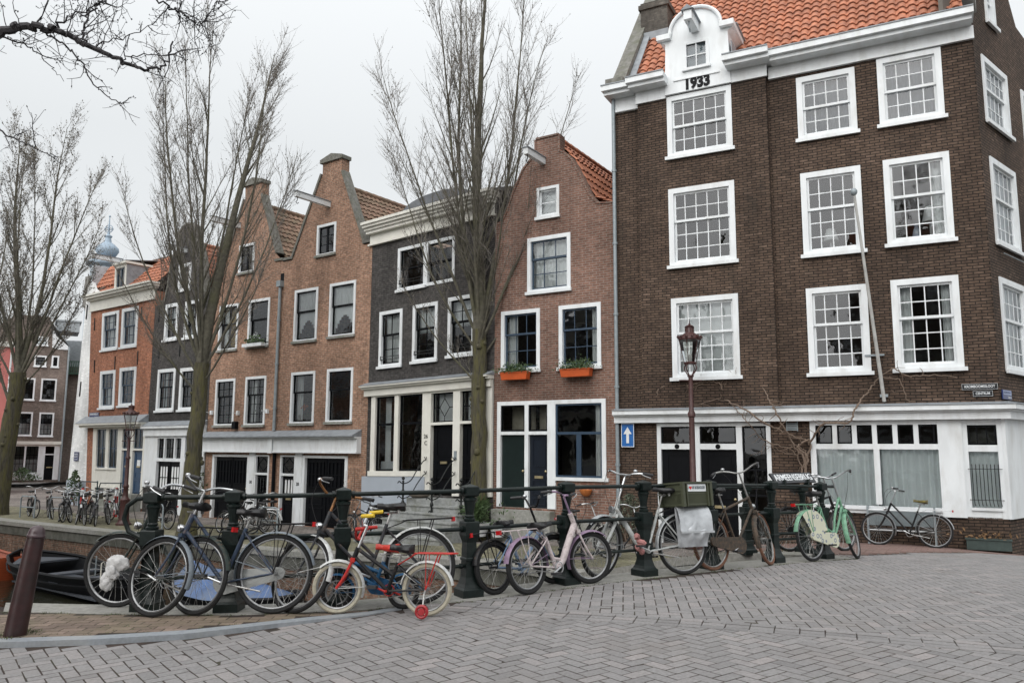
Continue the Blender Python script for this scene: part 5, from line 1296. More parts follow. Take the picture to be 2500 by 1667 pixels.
HO.part(s, 'sash', NAVY, do); HO.part(MB().add([(1.62, 0.08, 8.8), (2.25, 0.08, 8.8), (2.25, 0.08, 9.75), (1.62, 0.08, 9.75)], [(0, 1, 2, 3)]), 'pane', GLASS, do); HO.part(MB().add([(1.62, 0.4, 8.8), (2.25, 0.4, 8.8), (2.25, 0.4, 9.75), (1.62, 0.4, 9.75)], [(0, 1, 2, 3)]), 'blind', BLIND, do)
hoist(HO, 1.95, 10.05, 1.3)
m = MB(); m.box(-0.5, 4.66, -0.3, -0.003, 2.46, 2.56); m.box(-0.54, 4.68, -0.45, -0.003, 2.561, 2.64); k = HO.part(m, 'shop_cornice', CREAM)
HO.part(MB().prism([(-0.56, -0.47, 2.641), (-0.56, -0.003, 2.641), (-0.56, -0.003, 2.98)], (5.26, 0, 0)), 'lead_flashing', LEAD, k)
f = MB()
for a, b_ in ((0.3, 0.62), (1.42, 1.66), (2.42, 2.8), (3.42, 3.68), (4.46, 4.62)): f.box(a, b_, -0.05, 0.12, -0.95, 2.45)
f.box(0.621, 2.419, -0.04, 0.12, -0.12, 0.6); f.box(0.621, 2.419, -0.1, 0.12, 0.601, 0.68); f.box(0.621, 2.419, -0.09, 0.12, -0.2, -0.121); f.box(2.801, 3.419, -0.05, 0.12, 1.45, 1.53); f.box(3.681, 4.459, -0.05, 0.12, 1.45, 1.53); f.box(0.621, 2.419, -0.04, 0.12, 2.38, 2.449); f.box(2.801, 3.419, -0.04, 0.12, 2.38, 2.449); f.box(3.681, 4.459, -0.04, 0.12, 2.38, 2.449)
HO.part(f, 'shop_frame', CREAM)
for a, b_, z0, z1, nx, nz in ((0.62, 1.42, 0.68, 2.38, 2, 2), (1.66, 2.42, 0.68, 2.38, 2, 2), (0.62, 1.42, -0.95, -0.2, 1, 1), (1.66, 2.42, -0.95, -0.2, 1, 1), (2.8, 3.42, 1.53, 2.38, 2, 1), (3.68, 4.46, 1.53, 2.38, 2, 1)):
    o = lights(HO, a, b_, z0, z1, nx, nz, None, 0.02, 0.05, NAVY if z0 > -0.5 else GREENP)
    HO.part(MB().add([(a, 0.04, z0), (b_, 0.04, z0), (b_, 0.04, z1), (a, 0.04, z1)], [(0, 1, 2, 3)]), 'pane', GLASS, o)
    if z0 == 0.68: q = MB(); drape(q, a, b_, z0, z1, 0.25, 5); HO.part(q, 'curtain', mat('taupe_curtain', (0.33, 0.31, 0.26), 0.9), o, True)
for a, b_ in ((2.8, 3.42), (3.68, 4.46)): panel_door(HO, a, b_, -0.35, 1.45, BLUEP, 0.05, slot=0.62, panels=((0.04, 0.3), (0.34, 0.5), (0.7, 0.95)))
HO.part(MB().box(3.95, 4.2, 0.03, 0.045, 0.75, 1.05), 'notice', WHITE)
m = MB(); m.box(2.5, 4.6, -0.5, -0.051, -1.15, -0.36); m.box(2.4, 4.6, -0.8, -0.501, -1.15, -0.62); m.box(2.4, 4.6, -1.1, -0.801, -1.15, -0.88); m.box(0.2, 2.39, -0.3, -0.051, -1.15, -0.96); HO.part(m, 'steps', STONE)
m = MB()
for z in (0.1, -0.45): m.tube([(0.75, -0.8, z - 0.3), (0.85, -0.8, z - 0.05), (1.05, -0.8, z), (2.4, -0.8, z)], 0.025, 6)
m.tube([(2.7, -0.9, -0.15), (2.85, -0.9, 0.08), (4.6, -0.9, 0.12)], 0.025, 6)
m.tube([(2.38, -0.8, -1.15), (2.38, -0.8, 0.15)], 0.03, 6); m.tube([(0.8, -0.8, -1.15), (0.8, -0.8, -0.2)], 0.03, 6); m.tube([(4.5, -0.9, -0.9), (4.5, -0.9, 0.15)], 0.03, 6)
HO.part(m, 'handrail', mat('green_iron', (0.03, 0.05, 0.055), 0.45), None, True)
sign('street_sign', 'navy street sign with white letters on the orange brick house above the lead canopy', HO, -0.02, 3.02, 0.86, 0.26, [('KROM BOOMSSLOOT', 0, 0.05, 0.12, 0.78), ('Centrum', 0.2, -0.07, 0.07, 0.3)], SIGNN, group='street signs')

# ------------------------------------------------------------------ black house with the neck gable
HK = House('neck_gable_house', 'narrow black brick house with rounded neck gable, half hidden by the second tree', BLK, 127, -0.62, -1.2)
wK = [(0.31, 1.3, 6.02, 7.57), (1.83, 2.8, 6.0, 7.54), (0.03, 1.38, 3.07, 4.82), (1.75, 2.9, 3.06, 4.78), (1.16, 2.08, 8.04, 9.18)]
oK = [(-0.62, -1.2), (-0.62, 7.6), (0.2, 7.7), (0.4, 8.4), (0.5, 9.2), (0.78, 9.9), (1.0, 10.2), (1.02, 10.45)] + [(1.62 + 0.6 * math.cos(PI - PI * i / 10), 10.45 + 0.42 * math.sin(PI * i / 10)) for i in range(1, 10)] + [(2.22, 10.45), (2.24, 10.2), (2.5, 9.9), (2.8, 9.2), (2.95, 8.4), (3.2, 7.7), (3.86, 7.6), (3.86, -1.2)]
shell(HK, BR_BLACK, oK, [hole(*w) for w in wK] + [(0.3, 3.8, -1.15, 2.0)], 4.48, 8, -1.2, 7.6, -0.62, None, (2.7, 5.4, 7.8), 3.0)
for w, c in zip(wK, ('upper', 'left', 'sides', None, None)): window(HK, *w, nx=2 if w[2] > 5 else 3, nt=2, nb=2, split=0.42, fw=0.13, curtain=c)
b = MB()
for p, q in zip(oK[2:-3], oK[3:-2]):
    n_v = Vector((-(q[1] - p[1]), q[0] - p[0]))
    if n_v.length < 1e-5: continue
    n_v = n_v.normalized() * 0.08
    b.prism([(p[0], -0.04, p[1]), (q[0], -0.04, q[1]), (q[0] + n_v.x, -0.04, q[1] + n_v.y), (p[0] + n_v.x, -0.04, p[1] + n_v.y)], (0, 0.3, 0))
HK.part(b, 'gable_coping', CAPST)
saddle_roof(HK, -0.55, 3.8, 1.62, 7.7, 10.1, TILE_OR, 7.5)
hoist(HK, 1.62, 9.75, 0.9)
anchor(HK, [(0.0, 5.6), (1.6, 5.6), (3.1, 5.6), (-0.2, 7.2)])
m = MB(); m.box(-0.6, 3.84, -0.15, -0.003, 2.05, 2.36); m.box(-0.62, 3.86, -0.28, -0.003, 2.361, 2.46); k = HK.part(m, 'shop_cornice', WHITE); HK.part(MB().prism([(-0.63, -0.3, 2.461), (-0.63, -0.003, 2.461), (-0.63, -0.003, 2.66)], (4.5, 0, 0)), 'lead_flashing', LEAD, k)
f = MB(); f.box(-0.6, 0.18, -0.06, -0.003, -0.05, 2.05); f.box(0.181, 0.42, -0.06, 0.12, -1.15, 2.05); f.box(2.2, 2.48, -0.06, 0.12, -1.15, 2.05); f.box(3.6, 3.84, -0.06, 0.12, -1.15, 2.05); f.box(0.421, 2.199, -0.06, 0.12, 1.02, 1.15); f.box(0.421, 2.199, -0.05, 0.12, 1.95, 2.049); f.box(0.9, 0.98, -0.05, 0.12, 1.151, 1.949); f.box(1.66, 1.74, -0.05, 0.12, 1.151, 1.949); f.box(2.481, 3.599, -0.06, 0.12, 1.02, 1.15)
HK.part(f, 'shop_frame', WHITE)
o = lights(HK, 0.42, 2.2, 1.15, 1.95, 9, 2, None, 0.03, 0.02); HK.part(MB().add([(0.42, 0.05, 1.15), (2.2, 0.05, 1.15), (2.2, 0.05, 1.95), (0.42, 0.05, 1.95)], [(0, 1, 2, 3)]), 'pane', GLASS, o)
HK.part(MB().add([(0.42, 0.2, 1.15), (2.2, 0.2, 1.15), (2.2, 0.2, 1.95), (0.42, 0.2, 1.95)], [(0, 1, 2, 3)]), 'blind', mat('olive_blind', (0.14, 0.13, 0.1), 0.9), o)
d = panel_door(HK, 0.42, 2.2, -1.15, 1.02, BLACKP, 0.06, cols=2, slot=None, panels=((0.05, 0.42),), name='double_door')
for a in (0.58, 1.42):
    o = lights(HK, a, a + 0.62, -0.1, 0.85, 3, 2, d, 0.02); HK.part(MB().add([(a, 0.045, -0.1), (a + 0.62, 0.045, -0.1), (a + 0.62, 0.045, 0.85), (a, 0.045, 0.85)], [(0, 1, 2, 3)]), 'pane', BLIND, o)
panel_door(HK, 2.48, 3.6, -1.15, 1.02, BLACKP, 0.06)
o = lights(HK, 2.48, 3.6, 1.15, 2.0, 4, 2, None, 0.03, 0.03); HK.part(MB().add([(2.48, 0.05, 1.15), (3.6, 0.05, 1.15), (3.6, 0.05, 2.0), (2.48, 0.05, 2.0)], [(0, 1, 2, 3)]), 'pane', GLASS, o)

# ------------------------------------------------------------------ white house, grey house, pink house and church tower beyond
HW = House('white_house', 'narrow whitewashed brick house with blank leaning side wall beside the orange house', ORA, 127, -2.35, -1.2, lambda u, y, z: (u + 0.05 * (z + 1), y, z))
mb = MB(); wall_face(mb, [(-2.35, -1.2), (-2.35, 8.8), (-2.35, 9.0), (-2.2, 9.3), (-1.9, 9.45), (-1.6, 9.35), (-1.3, 9.0), (-0.4, 8.6), (-0.4, -1.2)], [], 0.06)
mb.add([(-2.35, 0.06, -1.2), (-2.35, 6.0, -1.2), (-2.35, 6.0, 9.2), (-2.35, 0.06, 9.0)], [(0, 1, 2, 3)]); HW.part(mb, 'wall', BR_WHITE)
pantiles(HW, (-2.3, 0.4, 9.2), (1, 0, 0), (0, 0.5, 0.95), 2.3, 1.35, TILE_OR)
HW.part(MB().box(-2.38, -0.4, 0.01, 0.059, -1.2, 0.05), 'plinth', MATS['grey_blue_render'])
HW.part(MB().box(-2.45, -2.25, 0.2, 1.1, 9.0, 10.35), 'chimney_cheek', mat('pale_blue_board', (0.5, 0.56, 0.6), 0.7))
m = MB(); m.box(-3.0, -2.36, 0.2, 1.0, 8.35, 9.85); m.prism([(-2.95, 0.25, 8.349), (-2.4, 0.25, 8.349), (-2.4, 0.25, 7.6)], (0, 0.7, 0)); HW.part(m, 'hoist_house', mat('weathered_board', (0.22, 0.215, 0.2), 0.85, var=0.3, scale=3, stretch=(8, 8, 1)))
for u, z in ((-2.12, 8.0), (-2.0, 4.3)): HW.part(MB().box(u - 0.03, u + 0.03, 0.02, 0.059, z - 0.35, z + 0.35), 'wall_anchor', IRON)
sign('street_sign', 'small navy street sign on the white blank wall left of the orange house', HW, -1.58, 1.15, 0.42, 0.42, [('KLEER', 0, 0.1, 0.11, 0.32), ('SLOOT', 0, -0.02, 0.11, 0.32), ('Centrum', 0, -0.13, 0.06, 0.3)], SIGNN, y=0.03, group='street signs')

HG = House('grey_house', 'grey-brown brick house across the far street with white shopfront and cornice', (-31.41, 54.0), 59, -2.3, -0.75)
wG = [(-1.69, -0.82, 4.68, 6.15), (-0.46, 0.44, 4.67, 6.16), (-1.68, -0.8, 2.31, 3.87), (-0.41, 0.44, 2.28, 3.87), (-0.98, -0.28, 6.96, 7.7), (0.04, 0.46, 6.96, 7.74), (-1.0, -0.28, 8.4, 9.0)]
shell(HG, BR_GREY, [(-4.6, -0.75), (-4.6, 8.4), (-2.2, 10.4), (-0.3, 10.4), (-0.1, 9.3), (0.45, 8.5), (0.95, 8.45), (0.98, -0.75)], [hole(*w) for w in wG] + [(-1.9, 0.9, -0.6, 1.75)], 5.56, 6, -0.75, 8.4, -4.6, None, (2.0, 4.3, 6.6), 2.5)
for w, c in zip(wG, (None, None, 'half', 'half', 'full', None, None)): window(HG, *w, nx=3, nt=2, nb=2, split=0.45, fw=0.09, curtain=c)
for dx in (-2.95,): 
    for w in wG[:4:2]: pass
m = MB(); m.box(-4.6, 1.0, -0.2, -0.003, 1.75, 1.95); m.box(-4.6, 1.0, -0.05, -0.003, 1.62, 1.749); HG.part(m, 'shop_cornice', CREAM)
f = MB(); f.box(-1.95, -1.8, -0.05, 0.1, -0.6, 1.62); f.box(-1.1, -1.0, -0.05, 0.1, -0.1, 1.62); f.box(-0.3, 0.1, -0.05, 0.1, -0.6, 1.62); f.box(0.62, 0.95, -0.05, 0.1, -0.6, 1.62); f.box(-1.799, -0.301, -0.05, 0.1, -0.6, -0.1); f.box(0.101, 0.619, -0.05, 0.1, 1.05, 1.12); HG.part(f, 'shop_frame', WHITE)
for a, b_ in ((-1.8, -1.1), (-1.0, -0.3)):
    o = lights(HG, a, b_, -0.1, 1.62, 3, 3, None, 0.02, 0.035); HG.part(MB().add([(a, 0.04, -0.1), (b_, 0.04, -0.1), (b_, 0.04, 1.62), (a, 0.04, 1.62)], [(0, 1, 2, 3)]), 'pane', GLASS, o)
    q = MB(); drape(q, a, b_, -0.1, 0.75, 0.3, 5); HG.part(q, 'curtain', CURTAIN, o, True)
panel_door(HG, 0.1, 0.62, -0.6, 1.05, BLACKP, 0.05)
m = MB(); m.prism([(0.35, -0.06, 8.2), (0.95, -0.06, 8.2), (0.95, -0.06, 8.45), (0.2, -0.06, 9.1), (-0.05, -0.06, 9.6), (0.0, -0.06, 8.3)], (0, 0.3, 0)); HG.part(m, 'gable_scroll', WHITE)
m = MB(); m.box(0.2, 1.6, 1.0, 3.5, 9.6, 10.3); m.box(0.1, 1.7, 0.9, 3.6, 10.3, 10.4); HG.part(m, 'roof_lantern', mat('pale_grey_board', (0.35, 0.38, 0.4), 0.6))
pipe(HG, 1.02, -0.7, 8.4, -0.1, 0.06); 
m = MB(); m.add([(-4.6, 0, 8.4), (-4.6, 6, 8.4), (-2.2, 6, 10.4), (-2.2, 0, 10.4)], [(0, 1, 2, 3)]); m.add([(-2.2, 0.0, 10.4), (-0.3, 0, 10.4), (-0.3, 6, 10.4), (-2.2, 6, 10.4)], [(0, 1, 2, 3)]); m.add([(-0.3, 0.3, 10.3), (1, 0.3, 8.5), (1, 6, 8.5), (-0.3, 6, 10.3)], [(0, 1, 2, 3)]); HG.part(m, 'roof', SLATE)
# pink house just entering at the left
HP = House('pink_house', 'pink rendered house cut by the left edge of the photo behind the first tree', (-28.95, 46.0), 59, -8.0, -1.0)
shell(HP, mat('pink_render', (0.58, 0.20, 0.18), 0.85, var=0.08, scale=1.5), [(-8, -1), (-8, 7.5), (-0.05, 7.5), (-0.05, -1)], [hole(-1.6, -0.7, 3.0, 4.6), hole(-1.6, -0.7, 5.5, 6.9), hole(-3.4, -2.5, 3.0, 4.6)], 7.95, 5, -1, 7.5, -8, None, (2.3, 4.9), 2.5)
for w in ((-1.6, -0.7, 3.0, 4.6), (-1.6, -0.7, 5.5, 6.9), (-3.4, -2.5, 3.0, 4.6)): window(HP, *w, nx=2, nt=1, nb=2, split=0.45, fw=0.09)
HP.part(MB().box(-8.1, 0.0, -0.15, -0.003, 7.3, 7.6), 'cornice', CREAM); pipe(HP, -0.12, -0.9, 7.3, -0.08, 0.05, WHITE)
# building that closes the alley between grey and white houses
HA = House('brown_house', 'sliver of a brown brick house with a green balcony between the grey and white houses', (-31.9, 58.0), 75, -2.4, -0.9)
shell(HA, BR_GREY, [(-2.4, -0.9), (-2.4, 7.4), (3, 7.4), (3, -0.9)], [hole(-1.9, -1.0, 3.2, 4.8), hole(-1.9, -1.0, 0.4, 2.0)], 5.4, 5, -0.9, 7.4, -2.4, None, (2.5, 5.2), 2.5)
window(HA, -1.9, -1.0, 3.2, 4.8, nx=2, nt=1, nb=2); window(HA, -1.9, -1.0, 0.4, 2.0, nx=2, nt=1, nb=2)
m = MB(); m.box(-2.4, 1.0, -0.6, -0.003, 6.8, 6.9)
for i in range(24): m.box(-2.4 + i * 0.14, -2.34 + i * 0.14, -0.6, -0.56, 6.9, 7.7)
m.box(-2.4, 1.0, -0.61, -0.55, 7.7, 7.76); HA.part(m, 'balcony', mat('balcony_green', (0.07, 0.14, 0.1), 0.6))
HA.part(MB().box(-1.6, 1.5, 0.8, 3.0, 7.4, 9.4), 'roof_room', mat('pale_grey_board', (0.35, 0.38, 0.4), 0.6))
# church tower
r = empty('church_tower', (-46.9, 90, -1)); tag(r, 'grey-blue church tower with onion dome and spire above the orange tiled roofs', 'church tower')
TW = mat('tower_lead', (0.30, 0.38, 0.46), 0.6, var=0.1, scale=2); TWB = mat('tower_stone', (0.40, 0.46, 0.52), 0.7, var=0.1)
MB().lathe([(1.9, 0), (1.9, 20), (1.62, 21.2), (1.62, 23.0)], (0, 0, 0), 8).build('shaft', TWB, r)
MB().lathe([(1.65, 23.0), (2.1, 23.3), (2.15, 23.5), (1.5, 23.9), (0.8, 24.4)], (0, 0, 0), 24).build('cornice', TW, r, True)
MB().lathe([(0.5, 24.3), (0.95, 24.5), (1.25, 25.0), (1.2, 25.4), (0.8, 25.8), (0.4, 26.1), (0.3, 26.6), (0.42, 26.75), (0.42, 26.85), (0.15, 27.0), (0.12, 27.4), (0.04, 29.2)], (0, 0, 0), 16).build('dome', TW, r, True)
m = MB(); m.ring((0, 0, 27.7), (0, 0, 1), 0.45, 0.05, 16, 6); m.ring((0, 0, 27.7), (0, 1, 0), 0.45, 0.05, 16, 6); m.ball((0, 0, 29.2), 0.12); m.build('finial', TW, r)
m = MB()
for k in range(8):
    q = PI / 4 * k + PI / 8 * 0; c, s_ = math.cos(q), math.sin(q); t = Vector((-s_, c, 0)); n_v = Vector((c, s_, 0)) * 1.52
    pts = [n_v + t * dx + Vector((0, 0, dz)) for dx, dz in [(-0.28, 21.5), (0.28, 21.5)] + [(0.28 * math.cos(PI * i / 6), 22.4 + 0.28 * math.sin(PI * i / 6)) for i in range(7)]]
    m.poly(pts)
m.build('belfry_openings', mat('dark_opening', (0.10, 0.13, 0.16), 0.8), r)
# ------------------------------------------------------------------ bicycles
RUBBER = mat('tyre_rubber', (0.009, 0.009, 0.0095), 0.8, var=0.3, scale=30)
RUBBERB = mat('brown_tyre', (0.16, 0.075, 0.045), 0.8, var=0.3, scale=30)
RUBBERW = mat('cream_tyre', (0.40, 0.37, 0.29), 0.75, var=0.15, scale=30)
ALU = mat('rim_aluminium', (0.34, 0.345, 0.35), 0.5, metal=0.75, var=0.2, scale=20)
CHROME = mat('chrome', (0.55, 0.56, 0.57), 0.3, metal=0.95, var=0.12, scale=20)
STEEL = mat('dull_steel', (0.36, 0.36, 0.35), 0.45, metal=0.7, var=0.25, scale=25, col2=(0.2, 0.13, 0.09), amount=0.2)
SADDLE = mat('saddle_vinyl', (0.010, 0.010, 0.011), 0.4, var=0.2)
GRIP = mat('grip_rubber', (0.025, 0.025, 0.027), 0.6)
REDL = mat('red_reflector', (0.45, 0.01, 0.012), 0.25)
PALEG = mat('pale_chain_case', (0.36, 0.37, 0.36), 0.45, var=0.1)
def paint(name, c, rough=0.35, rust=0.25): return mat(name, c, rough + 0.08, var=0.25, scale=14, col2=(0.14, 0.09, 0.06) if rust else None, amount=rust + 0.12, dscale=26, spec=0.3)

def wheel(parent, name, c, Rw, rt, M, tyre, rim, n=28, seg=40, hub=0.045):
    """wheel > rim with hub, tyre, spokes"""
    mb = MB(); mb.m = M
    rr = Rw - rt * 2 - 0.004
    mb.ring(c, (0, 1, 0), rr, 0.0105, seg, 6, 1.2)
    mb.tube([c + Vector((0, -hub, 0)), c + Vector((0, hub, 0))], 0.016, 8)
    w_ = mb.build(name, rim, parent, True)
    mb = MB(); mb.m = M; mb.ring(c, (0, 1, 0), Rw - rt, rt, seg, 7); mb.build('tyre', tyre, w_, True)
    mb = MB(); mb.m = M
    for i in range(n):
        q = 2 * PI * i / n; s_ = 1 if i % 2 else -1; q2 = q + (0.32 if (i // 2) % 2 else -0.32)
        p = c + Vector((math.cos(q2) * 0.02, s_ * hub * 0.75, math.sin(q2) * 0.02)); e = c + Vector((math.cos(q) * rr, 0, math.sin(q) * rr))
        mb.tube([p, e], 0.0016 if seg > 30 else 0.0026, 3, cap=False)
    mb.build('spokes', STEEL, w_)
    return w_

def fender(parent, name, c, Rf, a0, a1, wd, M, m, stay=True, n=18):
    mb = MB(); mb.m = M; vs = []
    K = 5
    for i in range(n + 1):
        q = lerp(a0, a1, i / n)
        for k in range(K):
            t = (k / (K - 1) - 0.5) * 2
            r = Rf - 0.012 * t * t * (1 if abs(t) < 0.9 else 1.4)
            vs.append(c + Vector((math.cos(q) * r, t * wd / 2, math.sin(q) * r)))
    fs = [(i * K + k, i * K + k + 1, (i + 1) * K + k + 1, (i + 1) * K + k) for i in range(n) for k in range(K - 1)]
    mb.add(vs, fs)
    if stay:
        for s_ in (-1, 1):
            q = a1 if abs(math.sin(a1)) < 0.9 else a0
            q = lerp(a0, a1, 0.85) if stay == 1 else lerp(a0, a1, 0.15)
            mb.tube([c + Vector((0, s_ * 0.055, 0)), c + Vector((math.cos(q) * Rf, s_ * wd / 2, math.sin(q) * Rf))], 0.0035, 4)
    return mb.build(name, m, parent, True)

def saddle_mesh(parent, p, tilt, m, L=0.27, W=0.2, M=None):
    mb = MB(); vs = []; n = 12; K = 10
    for i in range(n + 1):
        f = i / n; x = -L * 0.5 + L * f
        w_ = W * 0.5 * (1 - sstep(0.25, 0.75, f)) + 0.024
        if f < 0.16: w_ *= math.sqrt(max(0.05, 1 - ((0.16 - f) / 0.17) ** 2))
        if f > 0.93: w_ *= 0.7
        top = 0.028 + 0.02 * (1 - f) ** 2 + (0.008 if f > 0.8 else 0); bot = -0.05 + 0.02 * f
        for k in range(K):
            q = 2 * PI * k / K; z = math.sin(q); y = math.cos(q)
            y = math.copysign(abs(y) ** 0.7, y)
            vs.append((x, y * w_, top * z if z > 0 else -bot * z * (0.8 if f < 0.6 else 0.6)))
    fs = [(i * K + k, i * K + (k + 1) % K, (i + 1) * K + (k + 1) % K, (i + 1) * K + k) for i in range(n) for k in range(K)]
    fs += [tuple(range(K - 1, -1, -1)), tuple(n * K + k for k in range(K))]
    mb.m = Matrix.Translation(p) @ Matrix.Rotation(tilt, 4, 'Y'); mb.add(vs, fs)
    return mb.build('saddle', m, parent, True)

def bike(name, label, F, B, lean=0.0, steer=0.0, Rw=0.345, L=None, kind='lady', col=None, fend=None, tyre=None, rim=None, bars='dutch', rack=None, case=None, guard=None, saddle=None, sh=0.95, bh=1.08, rt=0.0215, rearlamp=True, stem=None, forkm=None, grips=None, tube_r=0.0175, wheels=None, headlamp=True, seg=40, group='bicycles parked along the bridge railing', kickstand=True, suspension=False, zf=None, chainside=True, basket=None, pedal_a=0.4, saddle_m=None, yaw=None):
    """F, B ground points under the front and rear wheel; x forward from the rear wheel contact, y left"""
    zf = zf or zground
    F, B = Vector((F[0], F[1], 0)), Vector((B[0], B[1], 0))
    d = (F - B).normalized(); mid = (F + B) / 2
    L = L or (F - B).length
    B = mid - d * L / 2; F = mid + d * L / 2
    B.z, F.z = zf(B.x, B.y), zf(F.x, F.y)
    r = empty(name, B); tag(r, label, 'bicycle', group)
    r.rotation_mode = 'XYZ'
    rm = Matrix.Rotation(math.atan2(d.y, d.x), 4, 'Z') @ Matrix.Rotation(-math.atan2(F.z - B.z, L), 4, 'Y') @ Matrix.Rotation(R(lean), 4, 'X')
    r.rotation_euler = rm.to_euler()
    col = col or BLACKP; fend = fend if fend is not None else col; tyre = tyre or RUBBER; rim = rim or ALU; stem = stem or CHROME; forkm = forkm or col; saddle_m = saddle_m or SADDLE; grips = grips or GRIP
    V = Vector
    k = Rw / 0.345
    rear = V((0, 0, Rw)); front = V((L, 0, Rw))
    ha = R(68); ax = V((-math.cos(ha), 0, math.sin(ha))); off = 0.055 * k
    A0 = front - V((math.sin(ha), 0, math.cos(ha))) * off
    hd = lambda h: A0 + ax * h
    crown = Rw + rt + 0.03
    htl, hth = crown + 0.03, crown + (0.2 if kind != 'kid' else 0.13) * (1 if k > 0.8 else 0.8)
    MS = Matrix.Translation(A0) @ Matrix.Rotation(R(steer), 4, ax) @ Matrix.Translation(-A0)
    I = Matrix.Identity(4)
    for _ in range(4):            # settle both wheels on the ground
        for c_, m_, end in ((front, MS, 1), (rear, I, 0)):
            W_p = [Matrix.Translation(B) @ rm @ (m_ @ (c_ + V((math.cos(2 * PI * i / 48) * Rw, 0, math.sin(2 * PI * i / 48) * Rw)))) for i in range(48)]
            gap = min(p.z - zf(p.x, p.y) for p in W_p)
            if end: rm = Matrix.Rotation(math.atan2(d.y, d.x), 4, 'Z') @ Matrix.Rotation(math.atan2(gap, L), 4, 'Y') @ Matrix.Rotation(-math.atan2(d.y, d.x), 4, 'Z') @ rm
            else: B.z -= gap
    r.location = B; r.rotation_euler = rm.to_euler()
    bb = V((L * 0.44, 0, 0.28 * max(k, 0.75)))
    sd = V((-0.36, 0, 0.93)).normalized()
    top_h = (sh - 0.06 - bb.z) / sd.z; sclamp = bb + sd * top_h
    seat_top = bb + sd * min(top_h - 0.06, 0.50 * max(k, 0.6))
    # frame
    fb = MB(); h1, h2 = hd(htl), hd(hth)
    fb.tube([hd(htl - 0.012), hd(hth + 0.012)], tube_r * 1.25, 10)
    fb.tube([bb, seat_top], tube_r, 8); fb.tube([bb + V((0, -0.04, 0)), bb + V((0, 0.04, 0))], 0.024, 10)
    for s_ in (-1, 1):
        fb.tube([bb + V((-0.02, s_ * 0.03, 0)), V((0.1, s_ * 0.05, lerp(rear.z, bb.z, 0.2))), rear + V((0, s_ * 0.055, 0))], 0.009, 6)
        fb.tube([bb + sd * ((seat_top - bb).length * 0.93) + V((0, s_ * 0.02, 0)), rear + V((0, s_ * 0.055, 0))], 0.008, 6)
    st = (seat_top - bb).length
    if kind == 'lady':
        fb.tube([hd(htl + 0.02), bb], tube_r, 8)
        q1, q2 = h2, bb + sd * (st * 0.38)
        fb.tube(spline([q1, lerp(q1, q2, 0.4) + V((-0.02, 0, -0.05)), lerp(q1, q2, 0.75) + V((0, 0, -0.055)), q2], 6), tube_r * 0.9, 8)
    elif kind == 'parallel':
        fb.tube([hd(htl + 0.02), bb], tube_r, 8); fb.tube([h2, bb + sd * (st * 0.36)], tube_r, 8)
    elif kind == 'swan':
        fb.tube(spline([hd(htl + 0.04), lerp(hd(htl), bb, 0.35) + V((0, 0, -0.05)), lerp(hd(htl), bb, 0.75) + V((0, 0, -0.06)), bb + sd * 0.06], 6), tube_r, 8)
        fb.tube(spline([h2, lerp(h2, bb, 0.35) + V((-0.04, 0, -0.06)), lerp(h2, bb, 0.7) + V((0, 0, -0.06)), bb + sd * 0.17], 6), tube_r, 8)
    elif kind == 'men':
        fb.tube([hd(htl + 0.02), bb], tube_r, 8); fb.tube([h2, bb + sd * (st * 0.96)], tube_r, 8)
    elif kind == 'step':
        fb.tube(spline([hd(htl + 0.05), lerp(h1, bb, 0.35) + V((-0.03, 0, -0.03)), lerp(h1, bb, 0.72) + V((0, 0, -0.05)), bb], 6), tube_r * 1.7, 10)
        fb.tube([lerp(h1, bb, 0.8) + V((0, 0, 0.0)), bb + sd * (st * 0.3)], tube_r * 0.8, 8)
    elif kind == 'kid':
        fb.tube([h1, bb], tube_r, 8); fb.tube([h2, bb + sd * (st * 0.55)], tube_r, 8)
    fb.build('frame', col, r, True)
    # fork
    fk = MB(); fk.m = MS
    for s_ in (-1, 1):
        if suspension: fk.tube([hd(crown + 0.02) + V((0, s_ * 0.05, 0)), hd(crown - 0.1) + V((0, s_ * 0.055, 0)), front + V((0, s_ * 0.055, 0))], [0.014, 0.019, 0.015], 8)
        else: fk.tube(spline([hd(crown) + V((0, s_ * 0.035, 0)), lerp(hd(crown), front, 0.6) + V((-0.012, s_ * 0.048, 0)), front + V((0, s_ * 0.052, 0))], 4), 0.011 if kind != 'kid' else 0.013, 7)
    fk.box(hd(crown).x - 0.02, hd(crown).x + 0.02, -0.05, 0.05, hd(crown).z - 0.015, hd(crown).z + 0.02)
    fk.build('fork', forkm, r, True)
    # wheels and fenders
    wheel(r, 'wheel', front, Rw, rt, MS, tyre, rim, 28 if k > 0.8 else 20, seg)
    wheel(r, 'wheel', rear, Rw, rt, I, tyre, rim, 32 if k > 0.8 else 20, seg, 0.055)
    if fend:
        fender(r, 'fender', front, Rw + 0.022, R(165), R(18) if kind != 'kid' else R(40), rt * 2 + 0.026, MS, fend, 1) if False else fender(r, 'fender', front, Rw + 0.022, R(48), R(200), rt * 2 + 0.026, MS, fend, 1)
        fender(r, 'fender', rear, Rw + 0.022, R(-8) if k > 0.8 else R(10), R(170), rt * 2 + 0.026, I, guard or fend if False else fend, 2)
    # steering stem and handlebar
    hb_h = (bh - A0.z) / ax.z
    sm = MB(); sm.m = MS; top = hd(hb_h)
    sm.tube([hd(hth), top], 0.0125, 8); sm.tube([top, top + V((0.035, 0, 0.012))], 0.012, 8)
    sm.build('stem', stem, r, True)
    c = top + V((0.04, 0, 0.012)); w2 = 0.31 * (1 if k > 0.8 else 0.82)
